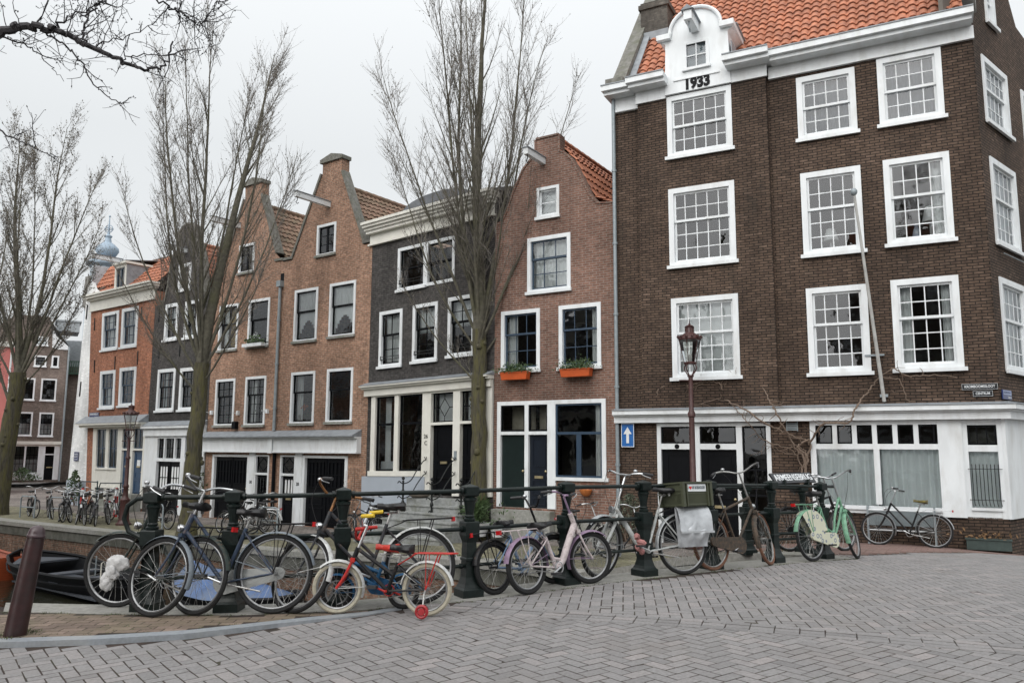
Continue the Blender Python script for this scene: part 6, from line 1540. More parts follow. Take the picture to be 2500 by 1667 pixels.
    if bars == 'dutch': half = [(0, 0.0, 0), (0.015, 0.07, 0.012), (0.01, 0.15, 0.045), (-0.02, 0.23, 0.065), (-0.11, w2 - 0.02, 0.055), (-0.23, w2, 0.02)]
    elif bars == 'flat': half = [(0, 0, 0), (0.0, 0.08, 0.0), (-0.005, 0.15, 0.02), (-0.05, 0.24, 0.03), (-0.14, w2, 0.02)]
    elif bars == 'bmx': half = [(0, 0, 0), (0, 0.06, 0.0), (-0.005, 0.12, 0.075), (-0.03, 0.17, 0.1), (-0.1, w2, 0.1)]
    else: half = [(0, 0, 0), (0, 0.05, 0.01), (-0.01, 0.12, 0.06), (-0.04, 0.18, 0.09), (-0.13, w2 * 0.85, 0.1)]
    hbm = MB(); hbm.m = MS
    L_ = spline([c + V((x, y, z)) for x, y, z in half], 5); Rr = [V((p.x, -p.y, p.z)) for p in L_]
    hbm.tube(list(reversed(Rr)) + L_[1:], 0.0115, 8)
    hbo = hbm.build('handlebar', stem, r, True)
    for side_ in (L_, Rr):
        g = MB(); g.m = MS; n_ = len(side_); e = side_[-1]; q = side_[-4] if bars != 'flat' else side_[-4]
        dd = (e - q).normalized(); g.tube([e - dd * 0.115, e - dd * 0.1, e + dd * 0.012], [0.0165, 0.0175, 0.0165], 8); g.build('grip', grips, hbo, True)
        if bars in ('flat', 'dutch') and k > 0.8 and seg > 30:
            b_ = MB(); b_.m = MS; p0 = e - dd * 0.125; b_.tube([p0 + V((0.02, 0, -0.005)), p0 + V((0.035, 0, -0.02)) + dd * 0.06, p0 + V((0.025, 0, -0.035)) + dd * 0.13], 0.005, 5); b_.build('brake_lever', CHROME, hbo, True)
    if k > 0.7 and seg > 30:
        b_ = MB(); b_.m = MS; b_.ball(L_[len(L_) // 2 + 1] + V((0, 0, 0.03)), 0.026, 10, 6, 0.8); b_.build('bell', CHROME, hbo, True)
    if k > 0.8 and seg > 30:      # brake and gear cables looping from the grips to the fork crown
        cb = MB(); cb.m = MS
        for side_, dy in ((L_, 0.02), (Rr, -0.02)):
            p0 = side_[-1] - (side_[-1] - side_[-4]).normalized() * 0.13 + V((0.03, 0, -0.01)); p3 = hd(crown + 0.03) + V((0.03, dy, 0))
            cb.tube(spline([p0, p0 + V((0.1, -p0.y * 0.25, -0.02)), lerp(p0, p3, 0.55) + V((0.1, 0, 0.06)), p3], 5), 0.0028, 4)
        cb.build('brake_cables', GRIP, hbo, True)
    # seat post and saddle
    sp = MB(); sp.tube([bb + sd * (st - 0.03), sclamp], 0.0125, 8); sp.tube([sclamp + V((-0.06, 0, 0.012)), sclamp + V((0.06, 0, 0.012))], 0.008, 6)
    for s_ in (-1, 1):
        if k > 0.8: sp.ring(sclamp + V((-0.075, s_ * 0.05, 0.02)), (0, 0, 1), 0.018, 0.004, 10, 4); sp.tube([sclamp + V((-0.075, s_ * 0.05, 0.0)), sclamp + V((-0.075, s_ * 0.05, 0.045))], 0.015, 6)
    sp.build('seat_post', STEEL, r, True)
    sk = 1 if k > 0.8 else 0.82
    saddle_mesh(r, sclamp + V((-0.01, 0, 0.065)), R(-3), saddle_m, 0.27 * sk, 0.21 * sk)
    # crank, pedals
    cm = MB(); pa = V((math.cos(pedal_a), 0, math.sin(pedal_a))) * 0.165 * max(k, 0.62)
    cm.tube([bb + V((0, -0.065, 0)), bb + V((0, 0.065, 0))], 0.012, 8)
    for s_ in (-1, 1): cm.tube([bb + V((0, s_ * 0.065, 0)), bb + V((0, s_ * 0.075, 0)) + pa * s_], 0.0095, 6)
    if not case: cm.ring(bb + V((0, -0.05, 0)), (0, 1, 0), 0.07 * max(k, 0.7), 0.006, 24, 4)
    cr = cm.build('crank', CHROME if kind != 'kid' else forkm, r, True)
    for s_ in (-1, 1):
        p = bb + V((0, s_ * 0.12, 0)) + pa * s_; pb = MB().box(p.x - 0.042, p.x + 0.042, p.y - 0.04, p.y + 0.04, p.z - 0.012, p.z + 0.012); pb.build('pedal', GRIP, cr)
    if case:
        cb = MB(); a0, a1 = rear + V((-0.02, 0, 0)), bb; pts = []
        r0, r1 = 0.055 * max(k, .8), 0.105 * max(k, .8)
        for i in range(9): q = PI / 2 + PI * i / 8; pts.append((a0.x + r0 * math.cos(q), -0.048, a0.z + r0 * math.sin(q)))
        for i in range(11): q = -PI / 2 + PI * i / 10; pts.append((a1.x + r1 * math.cos(q), -0.048, a1.z + r1 * math.sin(q)))
        cb.prism(pts, (0, -0.03, 0)); cb.build('chain_case', case, r)
    else:
        cb = MB()
        for z in (0.03, -0.03): cb.tube([rear + V((0, -0.05, z)), bb + V((0, -0.05, z * 2.2))], 0.004, 4)
        cb.build('chain', STEEL, r)
    if guard:
        gb_ = MB()
        for s_ in (-1, 1):
            pts = [rear + V((0.0, s_ * 0.05, 0))]
            for i in range(15): q = R(lerp(12, 128, i / 14)); pts.append(rear + V((math.cos(q) * (Rw + 0.012), s_ * 0.05, math.sin(q) * (Rw + 0.012))))
            gb_.prism(pts, (0, s_ * 0.006, 0))
        gb_.build('skirt_guard', guard, r)
    if rack:
        z = Rw * 2 + 0.085; kx = 1 if k > 0.8 else 0.8; x0, x1 = 0.16 * kx, -0.30 * kx; rb = MB()
        for y in (-0.055, 0.055): rb.tube([(x0, y, z - 0.02), (x0 - 0.03, y, z), (x1, y, z)], 0.006, 6)
        rb.tube([(x1, -0.055, z), (x1 - 0.03, -0.03, z), (x1 - 0.03, 0.03, z), (x1, 0.055, z)], 0.006, 6)
        for x in (0.05, -0.08, -0.2): rb.tube([(x * kx, -0.055, z), (x * kx, 0.055, z)], 0.004, 5)
        rb.tube([(x0, 0, z), (x1, 0, z)], 0.004, 5)
        for s_ in (-1, 1): rb.tube([(0, s_ * 0.062, Rw), (-0.14 * kx, s_ * 0.058, z)], 0.006, 6); rb.tube([(0, s_ * 0.062, Rw), (0.0, s_ * 0.058, z)], 0.004, 5)
        rb.tube([(x0, 0.03, z - 0.02), bb + sd * (st * 0.9) + V((0, 0.02, 0))], 0.005, 5); rb.tube([(x0, -0.03, z - 0.02), bb + sd * (st * 0.9) + V((0, -0.02, 0))], 0.005, 5)
        rb.build('rack', rack, r, True)
    kx_ = 1 if k > 0.8 else 0.8
    if rearlamp:
        q = R(168); p = rear + V((math.cos(q) * (Rw + 0.03), 0, math.sin(q) * (Rw + 0.03))) if not rack else V((-0.30 * kx_ - 0.045, 0, Rw * 2 + 0.075)); lb_ = MB(); lb_.box(p.x - 0.012, p.x + 0.014, -0.03, 0.03, p.z - 0.02, p.z + 0.022); lb_.build('tail_light', REDL, r)
    if headlamp:
        p = hd(crown + 0.06) + V((0.075, 0, 0.02)); lb_ = MB(); lb_.m = MS @ Matrix.Translation(p) @ Matrix.Rotation(PI / 2, 4, 'Y'); lb_.lathe([(0.012, -0.05), (0.03, -0.03), (0.037, 0.0), (0.034, 0.012)], (0, 0, 0), 12); lb_.build('head_light', CHROME if headlamp is True else headlamp, r, True)
    if kickstand and k > 0.8:
        kb = MB(); kb.tube([bb + V((-0.06, 0.03, -0.02)), (0.1, 0.075, 0.2)], 0.008, 6); kb.build('kickstand', STEEL, r)
    return r

DKGREEN = paint('bike_dark_green', (0.024, 0.036, 0.032)); BLUEGR = paint('bike_slate_blue', (0.035, 0.052, 0.085), 0.3); GREYD = paint('bike_dark_grey', (0.033, 0.036, 0.041)); WHITEB = paint('bike_white_fender', (0.55, 0.56, 0.55), 0.4, 0.15)
SILVER = paint('bike_silver', (0.46, 0.48, 0.47), 0.35, 0.1); RUSTY = paint('bike_rusty_black', (0.05, 0.043, 0.035), 0.55, 0.5); MINT = paint('bike_mint', (0.17, 0.34, 0.23), 0.4, 0.1); LBLUE = paint('bike_light_blue', (0.19, 0.28, 0.42), 0.35, 0.1); PINKW = paint('bike_pale_pink', (0.56, 0.49, 0.49), 0.4, 0.2); PURPLE = paint('bike_mauve', (0.25, 0.175, 0.26), 0.4, 0.1); REDP = paint('bike_red', (0.45, 0.03, 0.025), 0.4, 0.05); BLACKB = paint('bike_black', (0.009, 0.0095, 0.011), 0.35, 0.1); FBLUE = paint('bike_faded_blue', (0.02, 0.09, 0.19), 0.45, 0.1); YELG = mat('yellow_grip', (0.62, 0.42, 0.02), 0.5); COPPER = mat('rusty_orange_stem', (0.27, 0.125, 0.045), 0.5, metal=0.3, var=0.3, scale=30)
fm = bpy.data.materials.new('floral_panel'); fm.use_nodes = True; t_ = fm.node_tree; b_ = t_.nodes['Principled BSDF']; c_ = t_.nodes.new('ShaderNodeTexCoord'); v_ = t_.nodes.new('ShaderNodeTexVoronoi'); v_.inputs['Scale'].default_value = 9; v_.inputs['Randomness'].default_value = 0.55
rp = t_.nodes.new('ShaderNodeValToRGB'); rp.color_ramp.interpolation = 'CONSTANT'; E_ = rp.color_ramp.elements; E_[0].color = (0.62, 0.62, 0.5, 1); E_[1].position = 0.16; E_[1].color = (0.22, 0.25, 0.3, 1); q = E_.new(0.3); q.color = (0.6, 0.6, 0.47, 1)
t_.links.new(c_.outputs['Object'], v_.inputs['Vector']); t_.links.new(v_.outputs['Distance'], rp.inputs[0]); t_.links.new(rp.outputs[0], b_.inputs['Base Color']); b_.inputs['Roughness'].default_value = 0.5
FLORAL = fm

B1 = bike('bicycle', 'dark green bicycle with white plastic bag in its front wheel, leftmost at the railing', (-3.76, 7.83), (-2.90, 7.46), 9, 20, 0.345, 0.99, 'parallel', DKGREEN, rack=BLACKB, case=None, bars='dutch', sh=0.96, bh=1.08)
B2 = bike('bicycle', 'slate blue step-through bicycle with pale chain case and black saddle, second from the left', (-3.19, 7.43), (-2.16, 7.44), 8, -22, 0.352, 1.06, 'lady', BLUEGR, fend=mat('grey_fender', (0.2, 0.23, 0.26), 0.4), rack=BLACKB, case=PALEG, sh=0.89, bh=1.11, tube_r=0.019)
B3 = bike('bicycle', 'dark grey bicycle with white fenders and rusty orange handlebar stem', (-1.93, 7.48), (-0.84, 7.82), 8, -48, 0.35, 1.12, 'parallel', GREYD, fend=WHITEB, rack=BLACKB, stem=COPPER, sh=0.91, bh=1.03, tube_r=0.0165)
B4 = bike('childrens_bicycle', 'small black child bicycle with cream tyres, red fork, red rack and yellow grips', (-1.56, 7.42), (-0.75, 7.3), 3, 8, 0.228, 0.83, 'kid', BLACKB, fend=WHITEB, tyre=RUBBERW, rack=REDP, forkm=REDP, grips=YELG, bars='kid', sh=0.57, bh=0.77, rt=0.021, stem=CHROME, headlamp=False, rearlamp=False, kickstand=False)
m = MB(); m.ring((0.0, 0.17, 0.062), (0, 1, 0), 0.048, 0.014, 20, 6); m.tube([(0, 0.155, 0.062), (0, 0.185, 0.062)], 0.03, 10)
for i in range(6): q = i * PI / 3; m.tube([(0, 0.17, 0.062), (0.045 * math.cos(q), 0.17, 0.062 + 0.045 * math.sin(q))], 0.007, 4)
tw_ = m.build('training_wheel', mat('red_plastic', (0.32, 0.02, 0.025), 0.4), B4, True); MB().tube([(0, 0.06, 0.228), (0, 0.1, 0.2), (0, 0.15, 0.062)], 0.008, 6).build('bracket', STEEL, tw_)
B5 = bike('childrens_bicycle', 'tiny blue child bicycle with red saddle and red handlebar grips behind the black one', (-1.62, 7.62), (-0.98, 7.6), 4, 0, 0.15, 0.62, 'kid', FBLUE, fend=None, bars='kid', sh=0.54, bh=0.62, rt=0.021, grips=REDP, stem=REDP, saddle_m=mat('red_saddle', (0.55, 0.045, 0.03), 0.4), headlamp=False, rearlamp=False, kickstand=False, case=FBLUE)
B6 = bike('childrens_bicycle', 'light blue junior bicycle with black handlebar and black fenders behind the pink one', (0.55, 9.02), (-0.2, 8.24), -9, -12, 0.265, 0.92, 'kid', LBLUE, fend=BLACKB, bars='bmx', sh=0.68, bh=0.83, rt=0.024, stem=BLACKB, rim=BLACKB, rack=BLACKB, headlamp=False, tube_r=0.02)
B7 = bike('childrens_bicycle', 'pale pink and white junior bicycle with mauve fenders and pink rack', (0.89, 8.96), (0.18, 8.3), -7, -18, 0.278, 0.96, 'step', PINKW, fend=PURPLE, bars='flat', sh=0.66, bh=0.95, rt=0.026, stem=PURPLE, rack=PINKW, headlamp=False, tube_r=0.022, grips=GRIP)
B9 = bike('bicycle', 'silver city bicycle with chunky frame carrying green crate and silver pannier', (1.04, 9.33), (2.05, 9.74), 6, 24, 0.35, 1.12, 'step', SILVER, fend=mat('silver_fender', (0.42, 0.44, 0.45), 0.35, 0.6), rack=BLACKB, bars='flat', sh=0.98, bh=1.16, suspension=True, tube_r=0.0175, forkm=SILVER, headlamp=True)
m = MB(); rr = random.Random(2); q_ = [Vector((0.62 + rr.gauss(0, 0.02) + 0.03 * math.sin(i), 0.03 + 0.03 * math.cos(i * 1.3), 0.47 - i * 0.018)) for i in range(12)]; m.tube(spline(q_, 3), 0.03, 7); m.build('chain_lock', mat('dusty_pink_lock', (0.42, 0.19, 0.18), 0.7), B9, True)
B10 = bike('bicycle', 'rusty dark brown bicycle with large chain case and rust coloured rear tyre', (3.43, 10.84), (2.5, 10.14), -7, 22, 0.348, 1.12, 'men', RUSTY, fend=RUSTY, tyre=RUBBERB, rim=STEEL, rack=None, case=RUSTY, bars='dutch', sh=0.97, bh=1.2, stem=STEEL)
B12 = bike('bicycle', 'mint green bicycle with floral skirt guard near the end of the railing', (5.1, 12.1), (4.24, 11.45), -6, 20, 0.348, 1.1, 'swan', MINT, fend=MINT, rack=MINT, case=FLORAL, guard=FLORAL, bars='dutch', sh=0.93, bh=1.16)
B11 = bike('bicycle', 'black bicycle standing behind the end of the bridge railing', (5.45, 13.45), (4.5, 13.1), 0, 14, 0.348, 1.1, 'men', BLACKB, fend=BLACKB, tyre=RUBBER, rack=BLACKB, sh=0.97, bh=1.18, case=BLACKB, seg=30, zf=zquay)
B14 = bike('bicycle', 'black bicycle with thick silver spokes and yellow saddle cover against the corner house', (7.72, 17.1), (8.62, 16.6), 4, -8, 0.34, 1.06, 'parallel', BLACKB, fend=CHROME, rack=CHROME, sh=0.92, bh=1.12, bars='flat', seg=40, group='bicycles on the far quay', saddle_m=mat('camo_cover', (0.2, 0.165, 0.04), 0.6, col2=(0.02, 0.02, 0.015), amount=0.8, dscale=18))
# parts that ride on bicycles but come off: plastic bag, crate, pannier
r = empty('plastic_bag', B1.matrix_basis @ Vector((0.99, 0.05, 0.17))); tag(r, 'crumpled white plastic bag tangled in the spokes of the dark green bicycle', 'plastic bag')
m = MB(); rr = random.Random(5)
def crumple(c, sx, sy, sz, n=26, k=16):
    vs = []; 
    for i in range(k + 1):
        for j in range(n):
            a = PI * i / k; b_ = 2 * PI * j / n; s_ = 1.1 - 0.3 * abs(noise.noise(Vector((c[0] * 5 + math.sin(b_) * 2.3, a * 1.9 + math.cos(b_) * 2.1, c[2] * 9)))) + 0.26 * noise.noise(Vector((c[0] * 9 + math.sin(a) * math.cos(b_) * 1.8, c[2] * 7 + math.sin(a) * math.sin(b_) * 1.8, math.cos(a) * 1.8)))
            vs.append((c[0] + sx * s_ * math.sin(a) * math.cos(b_), c[1] + sy * s_ * math.sin(a) * math.sin(b_), c[2] - sz * s_ * math.cos(a)))
    m.add(vs, [(i * n + j, i * n + (j + 1) % n, (i + 1) * n + (j + 1) % n, (i + 1) * n + j) for i in range(k) for j in range(n)])
crumple((0.04, 0, 0.24), 0.105, 0.03, 0.075); crumple((0.0, 0.0, 0.16), 0.045, 0.025, 0.085); crumple((-0.06, 0.02, 0.06), 0.062, 0.035, 0.085); crumple((0.0, 0.0, 0.16), 0.06, 0.04, 0.08)
m.build('bag', mat('white_plastic', (0.56, 0.56, 0.56), 0.4, var=0.12, scale=22, bump=0.7), r, True)
Mb = B9.matrix_basis
r = empty('plastic_crate', Mb @ Vector((-0.1, 0, 0.79))); r.rotation_euler = (Matrix.Rotation(R(14), 4, 'Z') @ B9.rotation_euler.to_matrix().to_4x4()).to_euler(); tag(r, 'dark olive green plastic crate with white sticker on the rack of the silver bicycle', 'crate')
OLIVE = mat('olive_plastic', (0.062, 0.068, 0.04), 0.5, var=0.1)
m = MB(); cx, cy, ch_ = 0.245, 0.18, 0.29
m.box(-cx, cx, -cy, cy, 0, 0.015)
for s_ in (-1, 1):
    y = s_ * cy
    for z0, z1 in ((0, 0.035), (0.15, 0.165), (0.19, ch_ - 0.02)): m.box(-cx, cx, min(y, y - s_ * 0.012), max(y, y - s_ * 0.012), z0, z1)
    for i in range(25): x = -cx + 0.02 + i * (2 * cx - 0.04) / 24; m.box(x - 0.005, x + 0.005, min(y - s_ * 0.002, y - s_ * 0.01), max(y - s_ * 0.002, y - s_ * 0.01), 0.03, 0.2)
    x = s_ * cx
    for z0, z1 in ((0, 0.035), (0.15, 0.165), (0.19, ch_ - 0.02)): m.box(min(x, x - s_ * 0.012), max(x, x - s_ * 0.012), -cy + 0.012, cy - 0.012, z0, z1)
    for i in range(16): y = -cy + 0.03 + i * (2 * cy - 0.06) / 15; m.box(min(x - s_ * 0.002, x - s_ * 0.01), max(x - s_ * 0.002, x - s_ * 0.01), y - 0.005, y + 0.005, 0.03, 0.2)
    for t in (-1, 1):
        m.box(t * cx - 0.02, t * cx + 0.02, s_ * cy - 0.02, s_ * cy + 0.02, 0.0, ch_ - 0.021); m.box(t * (cx - 0.06) - 0.008, t * (cx - 0.06) + 0.008, s_ * cy - 0.016, s_ * cy + 0.016, 0.001, ch_ - 0.021)
m.box(-cx - 0.02, cx + 0.02, -cy - 0.022, -cy + 0.018, ch_ - 0.02, ch_); m.box(-cx - 0.02, cx + 0.02, cy - 0.018, cy + 0.022, ch_ - 0.02, ch_); m.box(-cx - 0.02, -cx + 0.02, -cy + 0.018, cy - 0.018, ch_ - 0.02, ch_); m.box(cx - 0.02, cx + 0.02, -cy + 0.018, cy - 0.018, ch_ - 0.02, ch_)
m.build('basket', OLIVE, r)
# the sticker faces the camera: the left flank of the bicycle is +y
fy = cy + 0.004
stk = MB(); stk.box(-0.16, 0.16, fy, fy + 0.002, 0.175, 0.26); stk.build('sticker', WHITE, r)
MT = Matrix.Translation((0, fy + 0.004, 0.218)) @ Matrix.Rotation(PI, 4, 'Z') @ Matrix.Rotation(PI / 2, 4, 'X')
lettering('MY BOEKHOUDER', 0.05, mat('sticker_ink', (0.12, 0.14, 0.16), 0.5), r, MT @ Matrix.Translation((0.03, 0, 0)), width=0.225, ext=0.0008, bold=0.001)
lettering('I', 0.05, MATS['sticker_ink'], r, MT @ Matrix.Translation((-0.148, 0, 0)), ext=0.0008)
hp = [(16 * math.sin(t) ** 3 / 16 * 0.025, (13 * math.cos(t) - 5 * math.cos(2 * t) - 2 * math.cos(3 * t) - math.cos(4 * t)) / 16 * 0.025) for t in [2 * PI * i / 28 for i in range(28)]]
m = MB(); m.poly([MT @ Vector((-0.115 + x, y, 0.0)) for x, y in hp]); m.build('heart', mat('sticker_red', (0.6, 0.02, 0.02), 0.5), r)
r = empty('pannier_bag', Mb @ Vector((-0.1, 0, 0.78))); r.rotation_euler = B9.rotation_euler; tag(r, 'worn silver pannier bag hanging beneath the green crate over the rear wheel', 'bag')
SILV = mat('silver_tarpaulin', (0.50, 0.52, 0.54), 0.36, metal=0.3, var=0.22, scale=7, bump=0.8)
m = MB(); n, k = 16, 12; vs = []
for i in range(k + 1):
    for j in range(n + 1):
        u, v = j / n, i / k
        x = lerp(-0.22, 0.22, u) * (1 - 0.1 * v); bulge = 0.12 * math.sin(PI * min(1, v * 0.85)) * (0.5 + 0.5 * math.sin(PI * u)) + 0.06 * noise.noise(Vector((u * 4, v * 4, 3.3)))
        vs.append((x, 0.07 + bulge, 0.01 - 0.47 * v + 0.02 * noise.noise(Vector((u * 3, 1.2, 5)))))
vs += [(p[0], 0.062, p[2]) for p in vs]
N_ = (n + 1) * (k + 1); fs = [(i * (n + 1) + j, i * (n + 1) + j + 1, (i + 1) * (n + 1) + j + 1, (i + 1) * (n + 1) + j) for i in range(k) for j in range(n)]
fs += [tuple(N_ + q for q in f) for f in fs]
edge = [j for j in range(n + 1)] + [i * (n + 1) + n for i in range(1, k + 1)] + [k * (n + 1) + j for j in range(n - 1, -1, -1)] + [i * (n + 1) for i in range(k - 1, 0, -1)]
fs += [(edge[i], edge[(i + 1) % len(edge)], N_ + edge[(i + 1) % len(edge)], N_ + edge[i]) for i in range(len(edge))]
m.add(vs, fs); m.build('bag', SILV, r, True)
m = MB(); vs = []
for i in range(9):
    for j in range(n + 1):
        u, v = j / n, i / 8; vs.append((lerp(-0.23, 0.23, u), 0.04 + 0.15 * math.sin(PI / 2 * min(1, v * 1.1)) * 0.93 + 0.012 * noise.noise(Vector((u * 4, v * 4, 1))), 0.03 - 0.31 * v * v))
m.add(vs, [(i * (n + 1) + j, i * (n + 1) + j + 1, (i + 1) * (n + 1) + j + 1, (i + 1) * (n + 1) + j) for i in range(8) for j in range(n)]); m.build('flap', SILV, r, True)
m = MB(); m.box(-0.235, 0.235, 0.178, 0.2, -0.30, -0.275); m.build('flap_bar', CHROME, r)

# ---- bicycles on the far quay: three built, the rest copied
GQ = 'bicycles on the far quay'
def far(label, F, B, lean, steer, **kw): return bike('bicycle', label, F, B, lean, steer, kw.pop('Rw', 0.34), 1.05, seg=22, zf=zquay, group=GQ, **kw)
FA = far('black bicycle parked alone in the first steel rack by the left tree', (-17.87, 30.5), (-18.5, 31.2), 0, 10, kind='lady', col=BLACKB, rack=BLACKB, case=BLACKB)
FB = far('black bicycle in the second steel rack from the left tree', (-16.95, 30.0), (-17.5, 30.75), 3, -15, kind='men', col=GREYD, rack=BLACKB)
FC = far('bicycle with white rear fender and red reflector beside the left street lamp', (-15.0, 30.2), (-13.95, 28.3), -4, 10, kind='parallel', col=BLACKB, fend=WHITEB, rack=CHROME)
def again(src, label, F, B, lean=0):
    F, B = Vector((*F, zquay(*F))), Vector((*B, zquay(*B))); d = (F - B).normalized()
    c = copy_tree(src); c.location = B; c['label'] = label
    c.rotation_euler = (Matrix.Rotation(math.atan2(d.y, d.x), 4, 'Z') @ Matrix.Rotation(R(lean), 4, 'X')).to_euler()
    return c
again(FA, 'dark bicycle leaning toward the canal, third in the quayside row from the left', (-16.1, 28.95), (-16.5, 29.95), -14)
again(FB, 'bicycle with pale tyres facing the canal, fourth in the quayside row from the left', (-15.5, 28.6), (-16.05, 29.55), 8)
again(FC, 'bicycle turned toward the canal, fifth in the quayside row from the left', (-14.95, 27.95), (-15.35, 28.95), -8)
again(FA, 'black bicycle with wide handlebar, sixth in the quayside row from the left', (-14.45, 27.6), (-14.95, 28.55), 6)
again(FB, 'black bicycle close to the canal edge, third in the row from the left lamp', (-14.0, 27.35), (-14.6, 28.2), -6)
again(FC, 'bicycle with white fender, second in the row from the left lamp', (-14.6, 29.6), (-13.85, 28.9), 4)
FJ = again(FA, 'dark bicycle with pale handlebar between the left lamp and the second tree', (-12.0, 26.95), (-11.1, 26.3), 8)
FL = again(FB, 'grey bicycle in front of the garage doors numbered 30', (-8.95, 25.3), (-8.0, 25.0), 6)
again(FC, 'bicycle with white fender and red reflector before the door numbered 28', (-8.1, 26.5), (-7.35, 25.65), -6)
again(FA, 'black bicycle standing between the two garage doors', (-8.5, 26.6), (-7.8, 25.8), 5)
again(FB, 'dark bicycle with chrome handlebar left of the stone stoop', (-4.75, 23.75), (-3.85, 23.3), 7)
again(FA, 'black bicycle nearest the stone stoop', (-4.35, 24.1), (-3.5, 23.55), -5)
again(FC, 'bicycle with tan saddle beside the red-brown house', (2.05, 17.4), (1.3, 18.1), 5)
again(FB, 'dark bicycle half hidden by the silver bicycle at the corner house', (2.6, 16.3), (2.0, 17.1), -6)
again(FB, 'black bicycle squeezed between the third and fourth in the quayside row', (-15.85, 28.75), (-16.3, 29.7), 3)
again(FA, 'black bicycle standing behind the quayside row, near the white corner', (-15.2, 29.2), (-15.9, 30.0), -10)
again(FB, 'black bicycle next to the left lamp with saddle toward the houses', (-13.8, 27.9), (-14.35, 28.85), 5)
again(FC, 'bicycle with white fender beside the garage doors numbered 30', (-8.4, 24.9), (-7.5, 25.15), -7)
# steel bicycle racks
def rack_hoop(x, y, a, label):
    r = empty('bicycle_rack', (x, y, zquay(x, y)), a); tag(r, label, 'bicycle rack', 'steel bicycle racks on the quay')
    MB().tube([(-0.36, 0, 0), (-0.36, 0, 0.72), (-0.3, 0, 0.8), (0.3, 0, 0.8), (0.36, 0, 0.72), (0.36, 0, 0)], 0.025, 8).build('hoop', ZINC, r, True)
    MB().tube([(-0.36, 0, 0.4), (0.36, 0, 0.4)], 0.02, 8).build('crossbar', ZINC, r, True)
rack_hoop(-18.2, 30.55, R(-20), 'steel hoop bicycle rack nearest the left tree')
rack_hoop(-16.7, 29.9, R(-20), 'steel hoop bicycle rack second from the left tree')
rack_hoop(-11.5, 26.35, R(-35), 'steel hoop bicycle rack right of the left street lamp')
rack_hoop(-7.55, 25.2, R(-20), 'steel hoop bicycle rack before the door numbered 28')
# ------------------------------------------------------------------ bridge railing
RAIL = mat('railing_green_black', (0.006, 0.0115, 0.0105), 0.36, var=0.3, scale=18, bump=0.12, col2=(0.018, 0.026, 0.022), amount=0.35, dscale=12, spec=0.35)
def post_mesh(parent, x, y, z, a, k=1.0, H=1.1):
    m = MB(); m.m = Matrix.Translation((x, y, z)) @ Matrix.Rotation(a, 4, 'Z') @ Matrix.Diagonal((k * 0.9, k * 0.9, H / 1.1, 1))
    m.lathe([(0.125, 0), (0.125, 0.075), (0.105, 0.095), (0.09, 0.125), (0.072, 0.19), (0.066, 0.3), (0.066, 0.35), (0.076, 0.355), (0.076, 0.375), (0.064, 0.385), (0.064, 0.44), (0.06, 0.53), (0.075, 0.57), (0.085, 0.60), (0.085, 0.725), (0.08, 0.735)], sq=True)
    m.lathe([(0.062, 0.735), (0.066, 0.75), (0.066, 0.762), (0.05, 0.77), (0.055, 0.782), (0.055, 0.79), (0.046, 0.80), (0.052, 0.85), (0.068, 0.93), (0.078, 0.945), (0.078, 0.965), (0.06, 0.975), (0.055, 0.985)], n=12)
    m.lathe([(0.06, 0.98), (0.075, 0.99), (0.078, 1.0), (0.078, 1.075), (0.07, 1.082), (0.004, 1.105)], sq=True)
    return m.build('post', RAIL, parent)
PO = [(-3.4, 7.72), (-2.6, 7.62), (-1.6, 7.73), (-0.42, 8.22), (0.61, 8.96), (1.57, 9.63), (2.52, 10.31), (3.59, 11.18), (4.58, 11.98)]
br = empty('bridge_railing', (0.6, 8.9, zg(0.6, 8.9))); tag(br, 'long dark green iron bridge railing with moulded posts and three rails', 'railing')
inv = Vector((0.6, 8.9, zg(0.6, 8.9)))
for i, (x, y) in enumerate(PO):
    a = PO[min(i + 1, 8)]; b = PO[max(i - 1, 0)]
    post_mesh(br, x - inv.x, y - inv.y, zg(x, y) - inv.z, math.atan2(a[1] - b[1], a[0] - b[0]))
for h, rad in ((1.035, 0.0225), (0.66, 0.021), (0.30, 0.018)):
    P = [Vector((x, y, zg(x, y) + h)) - inv for x, y in PO]
    P = spline(P, 4)
    if h > 1: P = [P[0] + Vector((0.0, 0.0, -0.375)), P[0] + Vector((-0.12, 0.01, -0.37)), P[0] + Vector((-0.23, 0.02, -0.32)), P[0] + Vector((-0.29, 0.03, -0.2)), P[0] + Vector((-0.26, 0.03, -0.08)), P[0] + Vector((-0.17, 0.02, -0.015))] + P + [P[-1] + Vector((0.3, 0.25, -0.01))]
    elif h > 0.6: P = P
    MB().tube(P, rad, 10).build('rail', RAIL, br, True)
    cl = MB()
    for (x, y), n_ in zip(PO, range(9)):
        a = PO[min(n_ + 1, 8)]; b = PO[max(n_ - 1, 0)]; t = Vector((a[0] - b[0], a[1] - b[1], 0)).normalized() * 0.1; p = Vector((x, y, zg(x, y) + h)) - inv
        for s_ in (-1, 1): cl.tube([p + t * s_ * 0.8, p + t * s_ * 1.05], rad * 1.5, 10)
    cl.build('rail_collars', RAIL, br, True)
